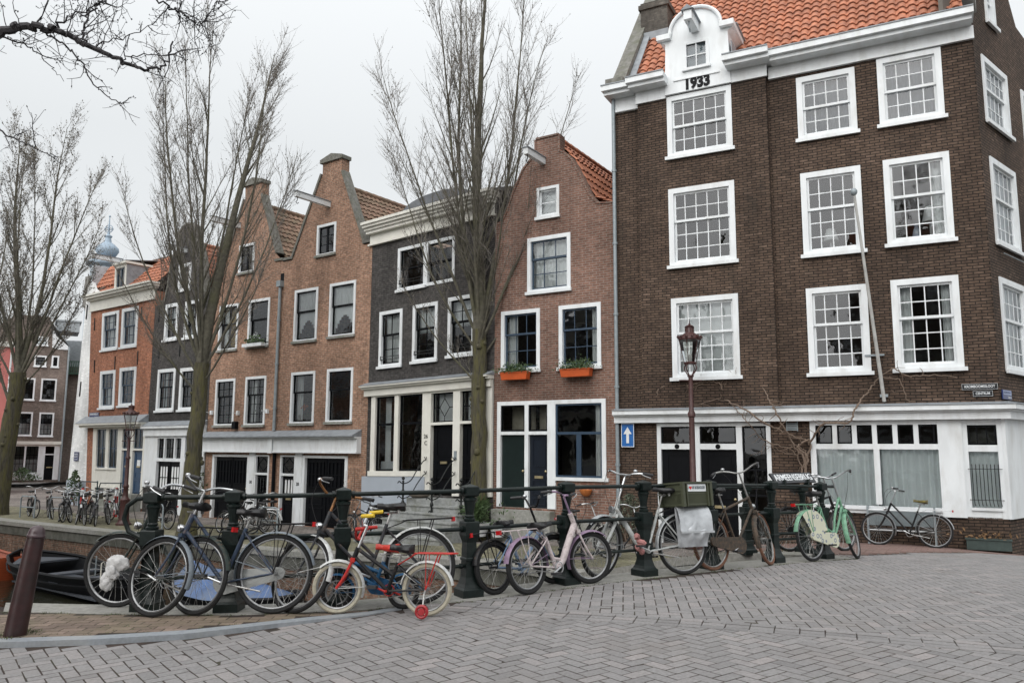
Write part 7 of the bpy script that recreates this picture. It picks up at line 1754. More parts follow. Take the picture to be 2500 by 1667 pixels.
# shorter railing of the quay behind
PR = [(3.6, 12.45), (4.62, 12.85), (5.5, 13.35)]
qr = empty('quay_railing', (3.6, 12.45, 0)); tag(qr, 'short dark railing with two posts behind the right end of the bridge railing', 'railing')
for (x, y) in PR[:2]: post_mesh(qr, x - 3.6, y - 12.45, zquay(x, y), R(22), 0.95, 1.06)
for h in (1.0, 0.62, 0.3):
    P = [Vector((x - 3.6, y - 12.45, zquay(x, y) + h)) for x, y in PR[:2]]
    if h == 1.0: P = [P[0] + Vector((-0.75, -0.35, -0.42)), P[0] + Vector((-0.78, -0.36, -0.2)), P[0] + Vector((-0.62, -0.28, -0.04)), P[0] + Vector((-0.4, -0.2, 0.0))] + P
    MB().tube(P, 0.025, 10).build('rail', RAIL, qr, True)
# bridge name board on the railing
p = (Vector((PO[7][0], PO[7][1], 0)) + Vector((PO[8][0], PO[8][1], 0))) / 2
r = empty('bridge_name_board', (p.x, p.y, zg(p.x, p.y) + 1.075), math.atan2(PO[8][1] - PO[7][1], PO[8][0] - PO[7][0])); tag(r, 'narrow tilted black board with white letters ARMEENSEBRUG on top of the railing', 'sign')
m = MB(); m.m = Matrix.Rotation(R(-38), 4, 'X'); m.box(-0.52, 0.52, -0.012, 0.012, 0.0, 0.17); m.build('board', SIGNB, r)
lettering('ARMEENSEBRUG', 0.15, WHITE, r, Matrix.Rotation(R(-38), 4, 'X') @ Matrix.Translation((0, -0.014, 0.085)) @ Matrix.Rotation(PI / 2, 4, 'X'), width=0.94, ext=0.004, bold=0.001)
m = MB()
for x in (-0.3, 0.3): m.box(x - 0.02, x + 0.02, -0.02, 0.05, -0.03, 0.05)
m.build('brackets', RAIL, r)

# ------------------------------------------------------------------ bollard
r = empty('bollard', (-4.09, 6.84, zg(-4.09, 6.84))); r.rotation_euler = (R(-2), R(6.5), 0); tag(r, 'dark red-brown iron bollard with scratched paint leaning at the left corner', 'bollard')
BOL = mat('bollard_red_brown', (0.04, 0.017, 0.017), 0.4, var=0.35, scale=9, bump=0.25, col2=(0.02, 0.016, 0.015), amount=0.55, dscale=6)
MB().lathe([(0.084, -0.05), (0.084, 0.0), (0.081, 0.25), (0.074, 0.55), (0.068, 0.76), (0.065, 0.79)], (0, 0, 0), 24).build('shaft', BOL, r, True)
MB().lathe([(0.064, 0.791), (0.071, 0.797), (0.071, 0.81), (0.066, 0.815), (0.064, 0.835), (0.054, 0.865), (0.034, 0.885), (0.002, 0.893)], (0, 0, 0), 24).build('cap', mat('bollard_cap', (0.07, 0.045, 0.05), 0.3, var=0.2), r, True)

# ------------------------------------------------------------------ street lamps
LAMP = mat('lamp_red_brown', (0.06, 0.022, 0.02), 0.45, var=0.3, scale=20, col2=(0.1, 0.06, 0.05), amount=0.3)
LGL = glass_mat('lantern_glass', (0.86, 0.87, 0.85), 1.45, 0.02)
def street_lamp(x, y, z, H, k, label):
    r = empty('street_lamp', (x, y, z)); tag(r, label, 'street lamp', 'crown lantern street lamps')
    m = MB(); m.m = Matrix.Diagonal((k, k, 1, 1)); hl = H - 1.22 * k
    m.lathe([(0.26, 0), (0.26, 0.06), (0.2, 0.1), (0.17, 0.2), (0.15, 0.75), (0.17, 0.8), (0.17, 0.86), (0.11, 0.92), (0.085, 1.0), (0.08, 1.25), (0.1, 1.28), (0.1, 1.33), (0.07, 1.38), (0.062, hl * 0.75), (0.085, hl * 0.755), (0.085, hl * 0.775), (0.055, hl * 0.79), (0.05, hl - 0.05), (0.075, hl - 0.03), (0.075, hl)], (0, 0, 0), 16); m.build('column', LAMP, r, True)
    m = MB(); m.m = Matrix.Translation((0, 0, hl)) @ Matrix.Diagonal((k, k, k, 1))
    for i in range(4):
        q = PI / 2 * i + PI / 4; c, s_ = math.cos(q), math.sin(q)
        m.tube(spline([(0.04 * c, 0.04 * s_, -0.02), (0.15 * c, 0.15 * s_, 0.12), (0.15 * c, 0.15 * s_, 0.2), (0.11 * c, 0.11 * s_, 0.26)], 5), 0.014, 6)
    m.tube([(-0.26, 0, -0.12), (0.26, 0, -0.12)], 0.016, 6); m.build('lantern_cradle', LAMP, r, True)
    m = MB(); m.m = Matrix.Translation((0, 0, hl)) @ Matrix.Diagonal((k, k, k, 1))
    m.lathe([(0.14, 0.25), (0.15, 0.28), (0.13, 0.3)], n=16); m.lathe([(0.25, 0.8), (0.26, 0.83), (0.25, 0.85)], n=24)
    for i in range(6): q = PI / 3 * i; m.tube([(0.135 * math.cos(q), 0.135 * math.sin(q), 0.29), (0.25 * math.cos(q), 0.25 * math.sin(q), 0.82)], 0.008, 5)
    lf = m.build('lantern', LAMP, r, True)
    m = MB(); m.m = Matrix.Translation((0, 0, hl)) @ Matrix.Diagonal((k, k, k, 1)); n = 6; vs = []
    for i in range(n): q = 2 * PI * i / n; vs += [(0.132 * math.cos(q), 0.132 * math.sin(q), 0.3), (0.246 * math.cos(q), 0.246 * math.sin(q), 0.81)]
    m.add(vs, [(2 * i, 2 * ((i + 1) % n), 2 * ((i + 1) % n) + 1, 2 * i + 1) for i in range(n)]); m.build('glass', LGL, lf)
    m = MB(); m.m = Matrix.Translation((0, 0, hl)) @ Matrix.Diagonal((k, k, k, 1)); m.lathe([(0.02, 0.3), (0.03, 0.34), (0.05, 0.4), (0.035, 0.46), (0.01, 0.48)], n=10); m.build('bulb', BLIND, lf, True)
    m = MB(); m.m = Matrix.Translation((0, 0, hl)) @ Matrix.Diagonal((k, k, k, 1))
    m.lathe([(0.25, 0.85), (0.17, 0.93), (0.1, 0.98), (0.09, 1.0), (0.085, 1.1), (0.11, 1.12), (0.06, 1.15), (0.02, 1.16), (0.03, 1.18), (0.008, 1.2), (0.005, 1.28)], n=16)
    for i in range(12):
        q = PI / 6 * i; c, s_ = math.cos(q), math.sin(q); m.ball((0.262 * c, 0.262 * s_, 0.875), 0.03 if i % 2 else 0.04, 6, 4)
    for i in range(8): q = PI / 4 * i; m.tube([(0.1 * math.cos(q), 0.1 * math.sin(q), 0.99), (0.1 * math.cos(q), 0.1 * math.sin(q), 1.11)], 0.008, 4)
    m.build('crown', LAMP, r, True)
    return r
street_lamp(-13.25, 27.82, -1.05, 4.15, 0.97, 'dark red lantern post on the far quay before the orange house')
street_lamp(4.2, 18.65, -0.62, 5.2, 1.03, 'dark red lantern post in front of the corner house doors')

# ------------------------------------------------------------------ stoop of number 26
C0 = HC.world(2.75, 0, -1.0); cz = HC.root.rotation_euler.z
st = empty('stone_stoop', HC.world(2.9, -0.0, -1.1), cz); tag(st, 'grey stone stoop of six steps climbing to the paired black doors', 'stoop')
m = MB(); xw = 1.1
m.box(-0.45, 2.1, -0.75, -0.09, 0, 1.26)
for i in range(6): m.box(-0.45 - 0.06 * i, 1.95 + 0.06 * i, -1.02 - 0.28 * i, -0.751 - 0.28 * i, 0, 1.06 - 0.185 * i); m.box(-0.48 - 0.06 * i, 1.98 + 0.06 * i, -1.05 - 0.28 * i, -0.752 - 0.28 * i, 1.061 - 0.185 * i, 1.1 - 0.185 * i)
m.build('steps', mat('stoop_stone', (0.27, 0.28, 0.275), 0.8, var=0.25, scale=9, bump=0.2, col2=(0.15, 0.155, 0.12), amount=0.5, dscale=3), st)
def stoop_rail(x, lab):
    r = empty('stoop_handrail', st.matrix_basis @ Vector((x, -1.05, 0.86)), cz); tag(r, lab, 'handrail', 'curly iron stoop handrails')
    m = MB(); m.lathe([(0.045, 0), (0.03, 0.06), (0.03, 0.2), (0.05, 0.24), (0.05, 0.3), (0.028, 0.34), (0.028, 0.52), (0.05, 0.56), (0.05, 0.62), (0.026, 0.66), (0.026, 0.86), (0.04, 0.88), (0.015, 0.92)], n=10); m.ball((0, 0, 0.97), 0.05); m.build('newel', IRON, r, True)
    m = MB()
    for z, dz in ((0.82, 0.62), (0.4, 0.62)):
        m.tube(spline([(0, -0.22, z + 0.02), (0, -0.16, z + 0.07), (0, 0.0, z), (0, 0.3, z + 0.08), (0, 0.55, z + dz * 0.6), (0, 0.8, z + dz), (0, 0.93, z + dz + 0.06)], 5), 0.016, 6)
        m.tube([(-0.05, 0.9, z + dz + 0.14), (0, 0.93, z + dz + 0.06), (0.05, 0.9, z + dz + 0.14)], 0.014, 5)
    m.build('rails', IRON, r, True)
    m = MB(); m.tube(spline([(0, 0.0, 0.05), (0, -0.1, 0.1), (0, -0.12, -0.05), (0, -0.16, -0.12)], 4), 0.014, 6); m.build('scroll', IRON, r, True)
stoop_rail(-0.3, 'curly black iron handrail at the left edge of the stone stoop')
stoop_rail(0.85, 'curly black iron handrail in the middle of the stone stoop')
stoop_rail(1.95, 'curly black iron handrail at the right edge of the stone stoop, by the tree')
r = empty('stone_bowl', st.matrix_basis @ Vector((-0.12, -0.55, 1.262))); tag(r, 'shallow brown bowl planter on the top step of the stoop', 'bowl'); MB().lathe([(0.2, 0), (0.3, 0.06), (0.33, 0.16), (0.3, 0.17), (0.27, 0.08), (0.02, 0.06)], n=20).build('bowl', mat('bowl_clay', (0.13, 0.11, 0.09), 0.8), r, True)
# potted plants
def pot_plant(name, P, h, w_, n, label, potm, s=0.16, seed=1, spiky=False):
    r = empty(name, P); tag(r, label, 'potted plant', 'potted plants by the doors')
    MB().lathe([(w_ * 0.35, 0), (w_ * 0.5, h * 0.35), (w_ * 0.53, h * 0.37), (w_ * 0.45, h * 0.36), (w_ * 0.02, h * 0.34)], n=14).build('pot', potm, r, True)
    m = MB(); rr = random.Random(seed)
    if spiky:
        for i in range(n):
            a = rr.uniform(0, 2 * PI); e = rr.uniform(0.2, 1.3); d = Vector((math.cos(a) * math.cos(e), math.sin(a) * math.cos(e), math.sin(e))); b_ = Vector((rr.gauss(0, w_ * 0.12), rr.gauss(0, w_ * 0.12), h * rr.uniform(0.35, 0.75))); q = d.orthogonal().normalized() * 0.02; l = rr.uniform(0.7, 1.1) * w_ * 0.8
            m.add([b_ - q, b_ + q, b_ + d * l * 0.6 + q * 0.8 + Vector((0, 0, -0.02)), b_ + d * l + Vector((0, 0, -0.1)), b_ + d * l * 0.6 - q * 0.8], [(0, 1, 2, 3, 4)])
    else: leaves(m, (0, 0, h * 0.4), w_ * 1.1, w_ * 1.1, h * 0.9, n, s, rr)
    m.build('foliage', LEAF, r)
pot_plant('potted_plant', HB.world(-0.05, -0.75, -0.75), 0.95, 0.75, 170, 'spiky green potted plant between the mossy tree trunk and the black door', WHITE, seed=4, spiky=True)
pot_plant('potted_plant', HB.world(0.55, -0.6, -0.75), 0.6, 0.42, 60, 'small plant in a pale pot at the foot of the dark green door', WHITE, 0.1, 5)
P = HB.world(2.95, -0.12, 0.5); r = empty('hanging_basket', P); tag(r, 'small orange wire basket hanging on the brick under the shop window', 'basket'); MB().lathe([(0.05, -0.12), (0.12, -0.08), (0.16, 0.02), (0.17, 0.05), (0.14, 0.05), (0.02, -0.05)], n=14).build('bowl', mat('orange_basket', (0.5, 0.16, 0.04), 0.7), r, True)
def shrub(P, rx, rz, n, label, s=0.09, seed=2, stems=6, m_=None):
    r = empty('shrub', P); tag(r, label, 'shrub', 'shrubs against the house fronts'); rr = random.Random(seed)
    m = MB()
    for i in range(stems):
        q = Vector((rr.gauss(0, rx * 0.1), rr.gauss(0, rx * 0.1), 0)); e = Vector((rr.gauss(0, rx * 0.5), rr.gauss(0, rx * 0.4), rz * rr.uniform(0.6, 1))); m.tube([q, lerp(q, e, 0.5) + Vector((rr.gauss(0, 0.05), 0, 0)), e], [0.014, 0.01, 0.004], 4)
    m.build('stems', BARKV, r); m = MB()
    for i in range(n):
        a = rr.uniform(0, 2 * PI); q = math.sqrt(rr.random()) * rx; z = rz * (0.12 + 0.88 * rr.random() ** 0.8); q *= math.sin(PI * min(1, 0.25 + z / rz * 0.72)); p = Vector((q * math.cos(a), q * math.sin(a) * 0.6, z)); d = Vector((rr.gauss(0, 1), rr.gauss(0, 1), rr.gauss(0, 1))).normalized(); e = d.orthogonal().normalized(); l = s * rr.uniform(0.6, 1.3); m.add([p, p + d * l * 0.5 + e * l * 0.3, p + d * l, p + d * l * 0.5 - e * l * 0.3], [(0, 1, 2, 3)])
    m.build('foliage', m_ or LEAF, r)
shrub(HD.world(0.45, -0.45, -0.75), 0.6, 1.25, 900, 'grey-green bush against the dark brick beside the drain pipe', 0.06, 3, m_=mat('grey_leaf', (0.07, 0.085, 0.055), 0.7, var=0.4))
shrub(HK.world(3.75, -0.3, -1.1), 0.5, 2.3, 420, 'leafy climber beside the second tree at the brown gabled house', 0.1, 6, 8)
shrub(HR.world(8.3, -0.2, -1.1), 0.35, 2.2, 60, 'thin bare shrub on the brick right of the garage doors', 0.05, 9, 12, mat('dry_bud', (0.3, 0.24, 0.18), 0.8))
shrub(HW.world(-0.75, -0.35, -1.1), 0.4, 1.6, 420, 'dark green shrub at the left corner of the orange house', 0.11, 8)
shrub(HG.world(-1.1, -0.5, -0.75), 1.2, 0.9, 500, 'low hedge beneath the grey house shop window', 0.14, 12)
# little red barrier post and crumpled red mass standing for a red figure at the white corner
def marker(x, y, label, h=1.05):
    r = empty('marker_post', (x, y, zquay(x, y))); tag(r, label, 'post', 'red and white posts')
    for i in range(4): MB().lathe([(0.07, h * i / 4), (0.07, h * (i + 1) / 4 - 0.002)], n=10).build('band', REDP if i % 2 == 0 else WHITE, r)
    MB().lathe([(0.06, h), (0.04, h + 0.05)], n=10).build('cap', REDP, r)
marker(-16.3, 30.8, 'red and white marker post behind the quayside bicycles, left one'); marker(-15.2, 31.2, 'red and white marker post behind the quayside bicycles, right one')
r = empty('red_figure', (-19.9, 38.9, -0.6)); tag(r, 'red figure-like mass by the white house corner', 'cover'); m = MB(); crumple((0, 0, 0.3), 0.22, 0.2, 0.75); m.build('cloth', mat('red_cloth', (0.4, 0.03, 0.05), 0.7), r, True)

# ------------------------------------------------------------------ boats
def boat(name, label, cx, cy, ang, L, Wd, zt, hull_m, deck_m, extra=None, sheer=0.22, gun=None):
    r = empty(name, (cx, cy, -2.45), ang); tag(r, label, 'boat', 'boats moored along the quay wall')
    n = 22; K = 7; h = zt + 2.45
    def sec(f):
        w_ = Wd / 2 * (math.sin(PI * min(1, max(0.0, 0.06 + 0.62 * f) / 1.0)) ** 0.55 if f < 0.75 else (1 - ((f - 0.75) / 0.25) ** 2.1) * (math.sin(PI * (0.06 + 0.62 * 0.75)) ** 0.55))
        return max(w_, 0.02)
    m = MB(); vs = []
    for i in range(n + 1):
        f = i / n; x = -L / 2 + L * f; w_ = sec(f); zz = h + sheer * (2 * f - 0.9) ** 2
        for k in range(2 * K + 1):
            t = (k - K) / K; a = abs(t); vs.append((x + (0.25 * a if f > 0.9 else 0), math.copysign(w_ * (a ** 0.4 if a else 0) * (0.86 + 0.14 * a), t), -0.25 + (zz + 0.25) * a ** 1.8))
    W2 = 2 * K + 1
    m.add(vs, [(i * W2 + k, i * W2 + k + 1, (i + 1) * W2 + k + 1, (i + 1) * W2 + k) for i in range(n) for k in range(2 * K)] + [tuple(range(W2))])
    m.build('hull', hull_m, r, True)
    m = MB()
    for s_ in (-1, 1):
        P = [(-L / 2 + L * i / n + (0.25 if i / n > 0.9 else 0), s_ * sec(i / n), h + sheer * (2 * i / n - 0.9) ** 2 + 0.02) for i in range(n + 1)]; m.tube(P, 0.045, 6)
        P = [(p[0], p[1] * 0.985 + s_ * 0.03, p[2] - 0.2) for p in P]; m.tube(P, 0.025, 5)
    m.build('gunwale', gun or hull_m, r, True)
    m = MB()
    for f0, f1, dz in ((0.02, 0.16, -0.12), (0.42, 0.48, -0.16), (0.6, 0.66, -0.16), (0.8, 0.97, -0.08)):
        w0, w1 = sec(f0) * 0.95, sec(f1) * 0.95; z = h + dz + sheer * (f0 + f1 - 0.9) ** 2
        m.prism([(-L / 2 + L * f0, -w0, z), (-L / 2 + L * f1, -w1, z), (-L / 2 + L * f1, w1, z), (-L / 2 + L * f0, w0, z)], (0, 0, -0.05))
    w0 = Wd * 0.4; m.box(-L * 0.35, L * 0.32, -w0, w0, 0.12, 0.16)
    m.build('thwarts', deck_m, r)
    if extra: extra(r, h)
    return r
BB = mat('boat_black', (0.006, 0.0065, 0.008), 0.5, var=0.2, spec=0.2); BBD = mat('boat_grey_deck', (0.06, 0.067, 0.08), 0.7, var=0.15)
qa = math.atan2(21.75 - 24.6, -7.33 + 11.16)
def fittings(r, h):
    m = MB(); m.tube([(-1.9, 0.4, h - 0.1), (-1.5, 0.2, h + 0.35), (-1.4, 0.1, h + 0.38), (-1.45, -0.1, h)], 0.02, 5); m.build('mooring_rope', mat('rope', (0.4, 0.38, 0.33), 0.9), r)
    m = MB(); m.tube([(0.2, -0.5, h - 0.2), (0.2, -0.5, h + 0.35)], 0.02, 5); m.tube([(1.5, 0.7, h - 0.1), (1.5, 0.75, h + 0.2)], 0.025, 5); m.build('mooring_pins', ZINC, r)
boat('rowing_boat', 'black open steel boat with grey thwarts moored along the quay wall', -12.2, 23.3, qa + PI, 7.4, 2.1, -1.9, BB, BBD, fittings)
boat('rowing_boat', 'orange-red wooden boat just entering the photo at the left behind the black boat', -17.75, 26.9, qa + PI, 6.0, 2.0, -1.95, mat('boat_orange', (0.34, 0.07, 0.025), 0.45, var=0.2, scale=6, stretch=(1, 1, 8)), mat('boat_wood', (0.2, 0.15, 0.1), 0.6, var=0.3))
def tarp(r, h):
    m = MB(); n, k = 20, 8; vs = []
    for i in range(n + 1):
        for j in range(k + 1):
            f, t = i / n, j / k * 2 - 1; w_ = 0.95 * math.sin(PI * (0.12 + 0.76 * f)) ** 0.5
            vs.append((-1.9 + 3.8 * f, t * w_, h + 0.06 + (0.5 * (1 - f) ** 0.7 + 0.12) * (1 - abs(t) ** 1.3) + 0.05 * noise.noise(Vector((f * 6, t * 2, 0.3)))))
    m.add(vs, [(i * (k + 1) + j, i * (k + 1) + j + 1, (i + 1) * (k + 1) + j + 1, (i + 1) * (k + 1) + j) for i in range(n) for j in range(k)]); m.build('tarpaulin', mat('blue_tarpaulin', (0.06, 0.12, 0.27), 0.5, var=0.3, scale=3, bump=0.5, col2=(0.12, 0.15, 0.2), amount=0.75, dscale=1.3), r, True)
boat('rowing_boat', 'boat covered with a blue tarpaulin below the bridge railing', -6.7, 19.9, qa, 4.4, 1.7, -1.95, BB, BBD, tarp)
# ------------------------------------------------------------------ trees
BARK = mat('mossy_bark', (0.06, 0.054, 0.041), 0.95, var=0.55, scale=7, bump=1.0, col2=(0.105, 0.097, 0.033), amount=0.75, dscale=3.0, stretch=(3.5, 3.5, 0.6))
BARKU = mat('grey_green_limb_bark', (0.095, 0.088, 0.066), 0.95, var=0.35, scale=9, bump=0.4, col2=(0.10, 0.10, 0.05), amount=0.4, dscale=1.2)
TWIG = mat('twig_bark', (0.165, 0.15, 0.135), 0.9, var=0.3, scale=5)
BUD = mat('opening_buds', (0.13, 0.115, 0.085), 0.8, var=0.45, scale=3)
def tree(label, base, h_fork, r0, limbs, seed, twn=1.0, lean=(0, 0), height=17.0, bud=0.034, spread=1.0, laterals=26):
    """straight mossy trunk; a fan of steep limbs, each with rising side shoots, twigs and opening buds"""
    rr = random.Random(seed); V = Vector
    r = empty('elm_tree', base); tag(r, label, 'tree', 'bare elms along the canal')
    tr = MB(); n = 12; P = []; rad = []
    for i in range(n + 1):
        f = i / n; P.append(V((lean[0] * f + rr.gauss(0, 0.02), lean[1] * f + rr.gauss(0, 0.02), h_fork * f - 0.1 * (i == 0)))); rad.append(r0 * (1.35 - 0.35 * min(1, f * 8)) * lerp(1, 0.84, f) * (1 + rr.gauss(0, 0.02)))
    tr.tube(P, rad, 18)
    for i in range(9):     # old pruning knots
        z = rr.uniform(0.35, 0.98) * h_fork; a = rr.uniform(0, 2 * PI); q = r0 * 0.86; p = V((lean[0] * z / h_fork + q * math.cos(a), lean[1] * z / h_fork + q * math.sin(a), z)); tr.ball(p, rr.uniform(0.05, 0.1), 8, 6)
    tr.build('trunk', BARK, r, True)
    big = MB(); tw = MB(); bd = MB()
    def shoot(mb, p, d, L, ra, rb, sides, steps, up, wob):
        pts = [p]; q = p; dd = d.normalized()
        for i in range(steps):
            dd = (dd + V((rr.gauss(0, wob), rr.gauss(0, wob), up + rr.gauss(0, wob * 0.5)))).normalized(); q = q + dd * (L / steps); pts.append(q)
        mb.tube(pts, [lerp(ra, rb, i / steps) for i in range(steps + 1)], sides, cap=False); return pts
    def buds(pts, k):
        for _ in range(k):
            i = rr.randrange(0, len(pts) - 1); p = lerp(pts[i], pts[i + 1], rr.random()); d = V((rr.gauss(0, 1), rr.gauss(0, 1), rr.gauss(0.4, 1))).normalized(); e = d.orthogonal().normalized(); s = bud * rr.uniform(0.5, 1.5)
            bd.add([p, p + d * s * 0.5 + e * s * 0.32, p + d * s, p + d * s * 0.5 - e * s * 0.32], [(0, 1, 2, 3)])
    def twigs(pts, lo, cnt, Ls, ref):
        for _ in range(cnt):
            f = lo + (1 - lo) * rr.random(); i = min(int(f * (len(pts) - 1)), len(pts) - 2); p = lerp(pts[i], pts[i + 1], rr.random()); ax = (pts[i + 1] - pts[i]).normalized()
            o = V((rr.gauss(0, 1), rr.gauss(0, 1), rr.gauss(0, 0.5))); o = (o - ax * o.dot(ax)).normalized()
            t = shoot(tw, p, ax * 0.85 + o * 0.6, Ls * rr.uniform(0.6, 1.7), 0.0048, 0.002, 3, 3, 0.16, 0.10); buds(t, 3)
            if rr.random() < 0.6:
                t2 = shoot(tw, t[1], (t[2] - t[1]).normalized() + V((rr.gauss(0, 0.6), rr.gauss(0, 0.6), rr.gauss(0.1, 0.4))), Ls * 0.5, 0.0032, 0.0015, 3, 2, 0.1, 0.10); buds(t2, 2)
    for (z, az, tilt, L, ra) in limbs:
        p = V((lean[0] * z / h_fork, lean[1] * z / h_fork, min(z, h_fork - 0.05))); d = V((math.sin(R(tilt)) * math.cos(R(az)), math.sin(R(tilt)) * math.sin(R(az)), math.cos(R(tilt))))
        pts = shoot(big, p, d, L, ra * (1.0 if tilt < 5 else 0.66), 0.008, 9, 14, 0.05 if tilt > 8 else 0.0, 0.028)
        buds(pts[8:], 30)
        for k in range(int(laterals * L / 10)):
            f = 0.1 + 0.88 * rr.random() ** 0.9; i = min(int(f * 14), 13); q = lerp(pts[i], pts[i + 1], rr.random()); ax = (pts[i + 1] - pts[i]).normalized()
            o = V((rr.gauss(0, 1), rr.gauss(0, 1), 0)); out = V((q.x - p.x, q.y - p.y, 0))
            if out.length > 0.2: o += out.normalized() * 0.6
            o = o.normalized(); Ls = (1 - f * 0.62) * L * 0.27 * rr.uniform(0.6, 1.25) * spread
            rb = max(0.0075, lerp(ra, 0.012, f) * 0.32)
            s = shoot(big if rb > 0.012 else tw, q, ax * 0.9 + o * 0.44, Ls, rb, 0.004, 5, 6, 0.11, 0.045)
            buds(s[3:], 10); twigs(s, 0.2, int((5 + Ls * 5.5) * twn), 0.5, r0)
    big.build('limbs', BARKU, r, True); tw.build('twigs', TWIG, r); bd.build('buds', BUD, r)
    return r
ELM = tree('tall bare elm with mossy trunk in the middle, before the brick house with navy sashes', (-0.9, 22.7, zquay(-0.9, 22.7)), 5.9, 0.235,
    [(5.9, 0, 1, 12.0, 0.185), (5.8, 175, 9, 11.5, 0.115), (5.7, 215, 17, 10.5, 0.09), (5.6, 160, 26, 9.0, 0.075), (5.75, 10, 9, 11, 0.10), (5.6, 25, 18, 9.5, 0.085), (5.4, 340, 27, 8.0, 0.07), (5.0, 5, 40, 5.5, 0.05), (4.3, 185, 48, 3.6, 0.05), (5.85, 90, 12, 10.5, 0.08), (5.8, 265, 14, 10, 0.08), (5.2, 190, 36, 6.5, 0.06), (5.3, 300, 30, 6.5, 0.055), (5.5, 120, 24, 8, 0.06)], 21, 1.0, (-0.05, 0), laterals=27)
ELM2 = tree('bare elm with forked crown before the brown gabled houses, second tree from left', (-9.65, 24.3, zquay(-9.65, 24.3)), 5.2, 0.25,
    [(5.2, 10, 4, 10.8, 0.18), (5.3, 172, 5.5, 10.6, 0.13), (5.1, 195, 13, 9.6, 0.10), (5.0, 180, 24, 8.6, 0.08), (4.7, 175, 36, 6.6, 0.065), (5.0, 20, 17, 9.6, 0.085), (4.9, 5, 29, 7.6, 0.07), (4.5, 350, 42, 5.2, 0.05), (5.2, 90, 12, 9.6, 0.08), (5.2, 270, 13, 9.4, 0.08), (4.2, 195, 46, 4.6, 0.05), (4.9, 130, 26, 7.5, 0.06), (4.9, 300, 26, 7.0, 0.06)], 33, 1.0, (0.15, 0), laterals=27)
tree('bare elm at the left edge of the photo on the far quay', (-20.2, 31.9, -1.07), 5.6, 0.34,
    [(5.6, 180, 4, 10, 0.16), (5.6, 10, 8, 10.5, 0.15), (5.4, 200, 16, 9, 0.11), (5.3, 5, 20, 9.2, 0.11), (5.2, 350, 32, 7.5, 0.08), (4.8, 15, 42, 5.5, 0.06), (5.5, 95, 14, 9.5, 0.09), (5.5, 270, 14, 9.2, 0.09), (5.0, 185, 34, 7, 0.07), (4.0, 170, 30, 6.0, 0.10)], 47, 1.3, (0.4, 0), bud=0.055, laterals=26)
tree('bare elm further up the far quay behind the leftmost tree', (-27.5, 40.0, -1.07), 5.0, 0.3,
    [(5, 180, 5, 10, 0.15), (5, 10, 9, 10.5, 0.13), (4.9, 200, 18, 9, 0.1), (4.9, 5, 24, 8.5, 0.1), (4.8, 350, 34, 7, 0.08), (5, 95, 14, 9, 0.09), (5, 270, 14, 9, 0.09), (4.8, 185, 36, 6.5, 0.07)], 53, 1.1, (0.2, 0), bud=0.06, laterals=26)
# near tree outside the frame whose bough hangs into the upper left corner
r = empty('overhanging_tree', (-8.6, 4.6, zg(-8.6, 4.6))); tag(r, 'bare tree outside the frame whose dark twiggy boughs hang into the upper left sky', 'tree')
tr = MB(); tr.tube([(0, 0, -0.2), (0.1, 0.1, 3), (0.25, 0.3, 6.5), (0.2, 0.5, 10), (0, 0.4, 13)], [0.28, 0.23, 0.17, 0.11, 0.04], 14); tr.build('trunk', BARK, r, True)
bo = MB(); tw = MB(); rr = random.Random(77); O_r = Vector((-8.6, 4.6, zg(-8.6, 4.6)))
BOUGH = mat('bough_bark', (0.055, 0.052, 0.055), 0.9, var=0.3, scale=20, bump=0.3)
def bough(pts, r0, r1, side, L=0.5, dens=1.0):
    P = spline([Vector(p) - O_r for p in pts], 7); n = len(P)
    P = [p + Vector((rr.gauss(0, 0.012), rr.gauss(0, 0.02), rr.gauss(0, 0.012))) for p in P]
    bo.tube(P, [lerp(r0, r1, i / (n - 1)) for i in range(n)], 7)
    for k in range(side):
        i = rr.randrange(n // 8, n - 1); ax = (P[i + 1] - P[i]).normalized(); q = P[i]; d = ax * 0.6 + Vector((rr.gauss(0, 0.6), rr.gauss(0, 0.5), rr.gauss(0.15, 0.6)))
        ln = L * rr.uniform(0.4, 1.4); s = [q]
        for j in range(6): d = (d.normalized() + Vector((rr.gauss(0, 0.22), rr.gauss(0, 0.15), rr.gauss(0.03, 0.22)))); q = q + d.normalized() * ln / 6; s.append(q)
        tw.tube(s, [0.0058, 0.005, 0.0044, 0.0038, 0.003, 0.0025, 0.002], 4)
        for _ in range(int(3 * dens)):
            j = rr.randrange(1, 6); e = s[j]; dd = Vector((rr.gauss(0, 1), rr.gauss(0, 0.7), rr.gauss(0.1, 1))).normalized(); l2 = ln * rr.uniform(0.15, 0.45); m1 = e + dd * l2 * 0.5 + Vector((0, 0, rr.gauss(0, 0.02))); m2 = e + dd * l2
            tw.tube([e, m1, m2], [0.003, 0.0025, 0.0018], 3)
            for qq in (m1, m2):
                u = Vector((rr.gauss(0, 1), rr.gauss(0, 1), rr.gauss(0, 1))).normalized(); w_ = u.orthogonal().normalized(); z = rr.uniform(0.012, 0.028); tw.add([qq, qq + u * z * 0.5 + w_ * z * 0.3, qq + u * z, qq + u * z * 0.5 - w_ * z * 0.3], [(0, 1, 2, 3)])
bough([(-8.4, 4.9, 5.2), (-6.5, 6.0, 5.5), (-5.4, 6.7, 5.35), (-4.8, 7.0, 5.41), (-4.83, 7.3, 5.64), (-4.77, 7.6, 5.79), (-4.73, 7.9, 5.9), (-4.66, 8.2, 5.93), (-4.48, 8.5, 5.94), (-4.39, 8.8, 5.97), (-4.25, 9.1, 6.13), (-4.28, 9.4, 6.61)], 0.075, 0.008, 0) if False else None
